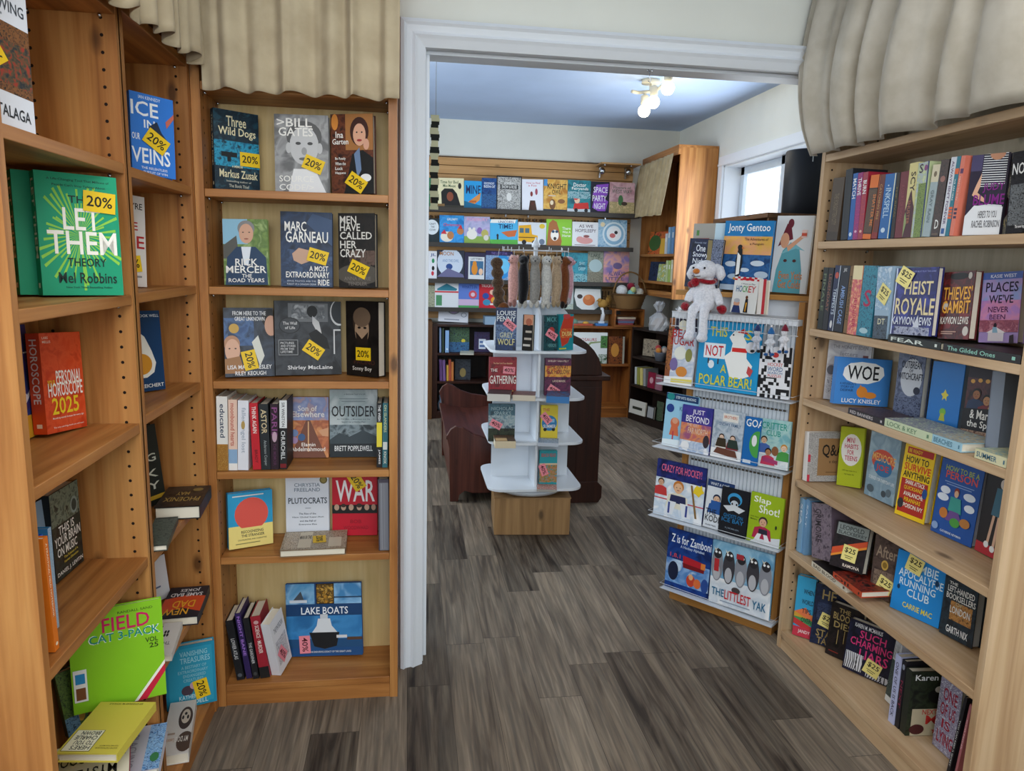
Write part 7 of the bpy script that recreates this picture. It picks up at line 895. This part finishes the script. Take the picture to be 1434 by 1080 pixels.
def basket():
    root = thing('wicker_basket', 'brown wicker basket with a high handle full of soft white balls', 'basket', (1.985, 6.42, 1.0065)); k = M('7a5a34', .8); k2 = M('5a3f22', .85); n = 40
    b = MB(); vs = []; rows = 9
    for j in range(rows + 1):
        z = .13 * j / rows; r = .095 + .04 * (j / rows)
        for i in range(n): t = 2 * math.pi * i / n; rr = r + .004 * math.sin(i * math.pi / 2 + j * math.pi); vs.append((rr * math.cos(t) * 1.12, rr * math.sin(t) * .85, z))
    b.add(vs, [(j * n + i, j * n + (i + 1) % n, (j + 1) * n + (i + 1) % n, (j + 1) * n + i) for j in range(rows) for i in range(n)] + [tuple(range(n))[::-1]], k, True); b.build('bowl', root).modifiers.new('t', 'SOLIDIFY').thickness = .006
    b = MB(); b.tube([(.137 * 1.12 * math.cos(i * .157), .137 * .85 * math.sin(i * .157), .132) for i in range(41)], .008, k2, 8); b.build('rim', root)
    b = MB(); b.tube([(.15 * math.cos(i * math.pi / 20), 0, .13 + .2 * math.sin(i * math.pi / 20)) for i in range(21)], .007, k, 8); b.build('handle', root)
    for i, (x, y, z, r, c, l) in enumerate(((-.085, -.035, .165, .056, 'd4d4d4', 'white soft ball at the left of the wicker basket'), (.0, -.045, .14, .04, '8ac4c0', 'aqua and green soft ball at the front of the wicker basket'), (.01, .0, .2, .042, '9a2038', 'crimson soft toy ball on top in the wicker basket'), (.08, -.03, .15, .045, 'd8d4c4', 'cream soft ball at the right of the wicker basket'), (.06, .04, .18, .05, 'b8b4b0', 'grey soft ball at the back of the wicker basket'), (.015, -.06, .175, .03, 'c8d08a', 'small lime soft ball in the middle of the wicker basket'))):
        o = MB().ball((0, 0, 0), r * .9, plush(c), 16).build('soft_ball'); o.location = (1.985 + x, 6.42 + y, 1.0065 + z); tag(o, l, 'ball', 'soft balls in the wicker basket')
basket()
def gift(x, y, h, label):
    root = thing('wrapped_gift', label, 'gift', (x, y, .8455)); n = 14; vs = []; rn = random.Random(int(x * 100)); m = glass('cellophane', 'dfe2e6', .12, .5)
    for j, (r, z) in enumerate(((.07, 0), (.085, .05), (.075, .11), (.018, .16), (.05, h), (.03, h + .02))):
        for i in range(n): t = 2 * math.pi * i / n; q = r * rn.uniform(.78, 1.2); vs.append((q * math.cos(t), q * math.sin(t), z + (rn.uniform(-.015, .02) if j > 3 else 0)))
    b = MB(); b.add(vs, [(j * n + i, j * n + (i + 1) % n, (j + 1) * n + (i + 1) % n, (j + 1) * n + i) for j in range(5) for i in range(n)], m); b.build('cellophane_wrap', root)
    b = MB(); b.ball((0, 0, .06), (.05, .05, .055), plush('b89a84'), 12); b.ball((.02, -.02, .1), (.026, .026, .026), plush('c8b8a8'), 10); b.build('content', root)
    b = MB(); b.tube([(.02 * math.cos(i * .5), .02 * math.sin(i * .5), .16) for i in range(14)], .005, M('8a8a94'), 6); b.build('ribbon', root)
gift(2.16, 6.10, .22, 'cellophane wrapped gift, taller one on the black low bookcase'); gift(2.27, 5.85, .2, 'cellophane wrapped gift, shorter one on the black low bookcase')
root = thing('straw_figure', 'golden straw bird figure on the orange low bookcase', 'figure', (1.76, 6.50, .8455)); m = M('a8803c', .8)
b = MB(); b.tube([(0, 0, .03), (.01, 0, .1), (-.005, 0, .17)], [.02, .018, .014], M('d8dce0'), 10); b.build('stand', root)
b = MB(); b.ball((0, 0, .2), (.045, .03, .04), m, 12); b.ball((-.03, -.01, .23), (.02, .018, .02), m, 10); b.tube([(-.045, -.012, .23), (-.065, -.014, .222)], [.008, .001], m, 8)
for i in range(9): q = -.9 + i * .25; b.tube([(.02, 0, .2), (.02 + .07 * math.cos(q), .01, .2 + .08 * math.sin(q + .5))], [.006, .004], m, 6)
b.build('bird', root)
b = MB(); b.box(-.06, -.03, 0, .05, .03, .022, M('3a78b8')); b.box(-.03, -.02, .022, .02, .02, .04, M('c8d4e0')); b.build('toy_base', root)
o = MB().box(-.11, -.03, 0, .11, .03, .016, M('b0503a')).ball((-.06, 0, .03), (.04, .03, .03), M('6a8a7a'), 12).ball((.05, 0, .022), (.03, .025, .016), M('c89a40'), 10).build('toy_tray'); o.location = (1.56, 6.50, .8455); tag(o, 'red toy tray with a green dome on the orange low bookcase', 'toy')
o = MB().box(-.18, -.09, 0, .18, .09, .07, M('8aa4bc')).build('storage_box'); o.location = (.86, 6.53, .8455); tag(o, 'pale blue flat box on the dark low bookcase beside the white porthole book', 'box')
o = MB().ball((0, 0, .045), (.07, .05, .045), M('7a5a80', .7), 14).build('violet_toy'); o.location = (.83, 6.47, .336); tag(o, 'violet rounded toy in the right bay of the dark low bookcase', 'toy')
for nm, x, c, l in (('toy_bottle', .30, '8aa8c4', 'blue toy figure at the left of the dark low bookcase bottom shelf'), ('toy_bottle', .375, 'b8a468', 'yellow toy figure on the dark low bookcase bottom shelf')):
    o = MB().lathe([(.03, 0), (.032, .06), (.015, .1), (.02, .13), (.006, .15)], M(c), n=14).build(nm); o.location = (x, 6.5, .0605 if False else .0605); tag(o, l, 'toy', 'toy figures in the dark low bookcase')
root = thing('hanging_basket', 'grey bucket with colourful wool balls in the black low bookcase', 'bucket', (2.175, 6.03, .5868)); b = MB(); b.lathe([(.045, 0), (.06, .07), (.062, .075)], M('6a707c', .6), n=20); b.build('bucket', root)
for i, (x, y, z, c) in enumerate(((-.03, -.02, .09, 'd88a3a'), (.02, -.03, .095, 'd8c0b0'), (.03, .01, .1, '8ab0b8'), (-.02, .02, .11, 'c84a4a'))):
    o = MB().ball((0, 0, 0), .027, plush(c), 12).build('wool_ball'); o.location = (2.175 + x, 6.03 + y, .5868 + z); tag(o, '%s wool ball in the grey bucket of the black low bookcase' % ('orange', 'cream', 'pale blue', 'red')[i], 'ball', 'wool balls in the bucket')
# ------------------------------------------------------------------ ceiling spot light fixture
def track():
    root = thing('ceiling_spotlight', 'white ceiling spot bar with three glowing globe bulbs', 'ceiling light', (1.60, 4.95, 2.62)); m = M('cfc8b4', .4)
    b = MB(); b.lathe([(.06, -.025), (.06, 0)], m, n=24); b.tube([(0, 0, -.02), (0, 0, -.075)], .008, m, 8); b.build('canopy', root)
    b = MB(); b.tube([(-.13, -.02, -.085), (-.06, .045, -.075), (.02, -.05, -.08), (.02, -.2, -.075), (-.02, -.5, -.08)], .011, m, 8); b.build('bar', root)
    for i, (x, y, z) in enumerate(((-.035, .0, -.2), (-.007, -.1, -.162), (-.036, -.45, -.152))):
        b = MB(); b.tube([(x + .01, y + .03, -.085), (x + .005, y + .015, z + .075)], .007, m, 8); b.lathe([(.018, .03), (.026, .05), (.026, .095), (.01, .105)], m, (x, y, z), 16); s = b.build('socket', root)
        b = MB(); b.ball((x, y, z), .041, emit('fff0cc', 6), 16); b.build('bulb', root)
        l = bpy.data.lights.new('bulb_light', 'POINT'); l.energy = 2.6; l.color = (1, .86, .62); l.shadow_soft_size = .045; o = bpy.data.objects.new('bulb_light', l); o.location = (1.60 + x, 4.95 + y, 2.62 + z - .075); COL.objects.link(o)
track()
l = bpy.data.lights.new('second_spot_light', 'POINT'); l.energy = 14; l.color = (1, .88, .66); l.shadow_soft_size = .08; o = bpy.data.objects.new('second_spot_light', l); o.location = (-.25, 4.3, 2.4); COL.objects.link(o)
root = thing('ceiling_hook', 'small chrome hook under the doorway head', 'hook', (.785, 2.445, JZ - .0125)); b = MB(); b.lathe([(.009, -.003), (.009, 0)], CHROME, n=14); b.tube([(0, 0, -.002), (0, 0, -.022), (.006, 0, -.03), (.003, 0, -.038), (-.004, 0, -.034)], .0018, CHROME, 8); b.build('hook', root)
root = thing('hanging_scarf', 'black and cream patterned cloth hanging just inside the left of the doorway', 'cloth', (.108, 3.0, 0)); b = MB(); n = 30
for i in range(n): z = 1.96 - i * .012; b.box(-.02 + .003 * math.sin(i), -.004, z - .012, .012 + .003 * math.sin(i * 1.3), .004, z, M('1a1c18' if (i // 2) % 2 else 'b8b494', .9))
b.build('cloth', root); b = MB(); b.tube([(0, 0, 1.96), (0, 0, 2.62)], .001, M('8a8a8a'), 5); b.build('cord', root)
# ------------------------------------------------------------------ all the books
for q in BOOKS: book(*q)
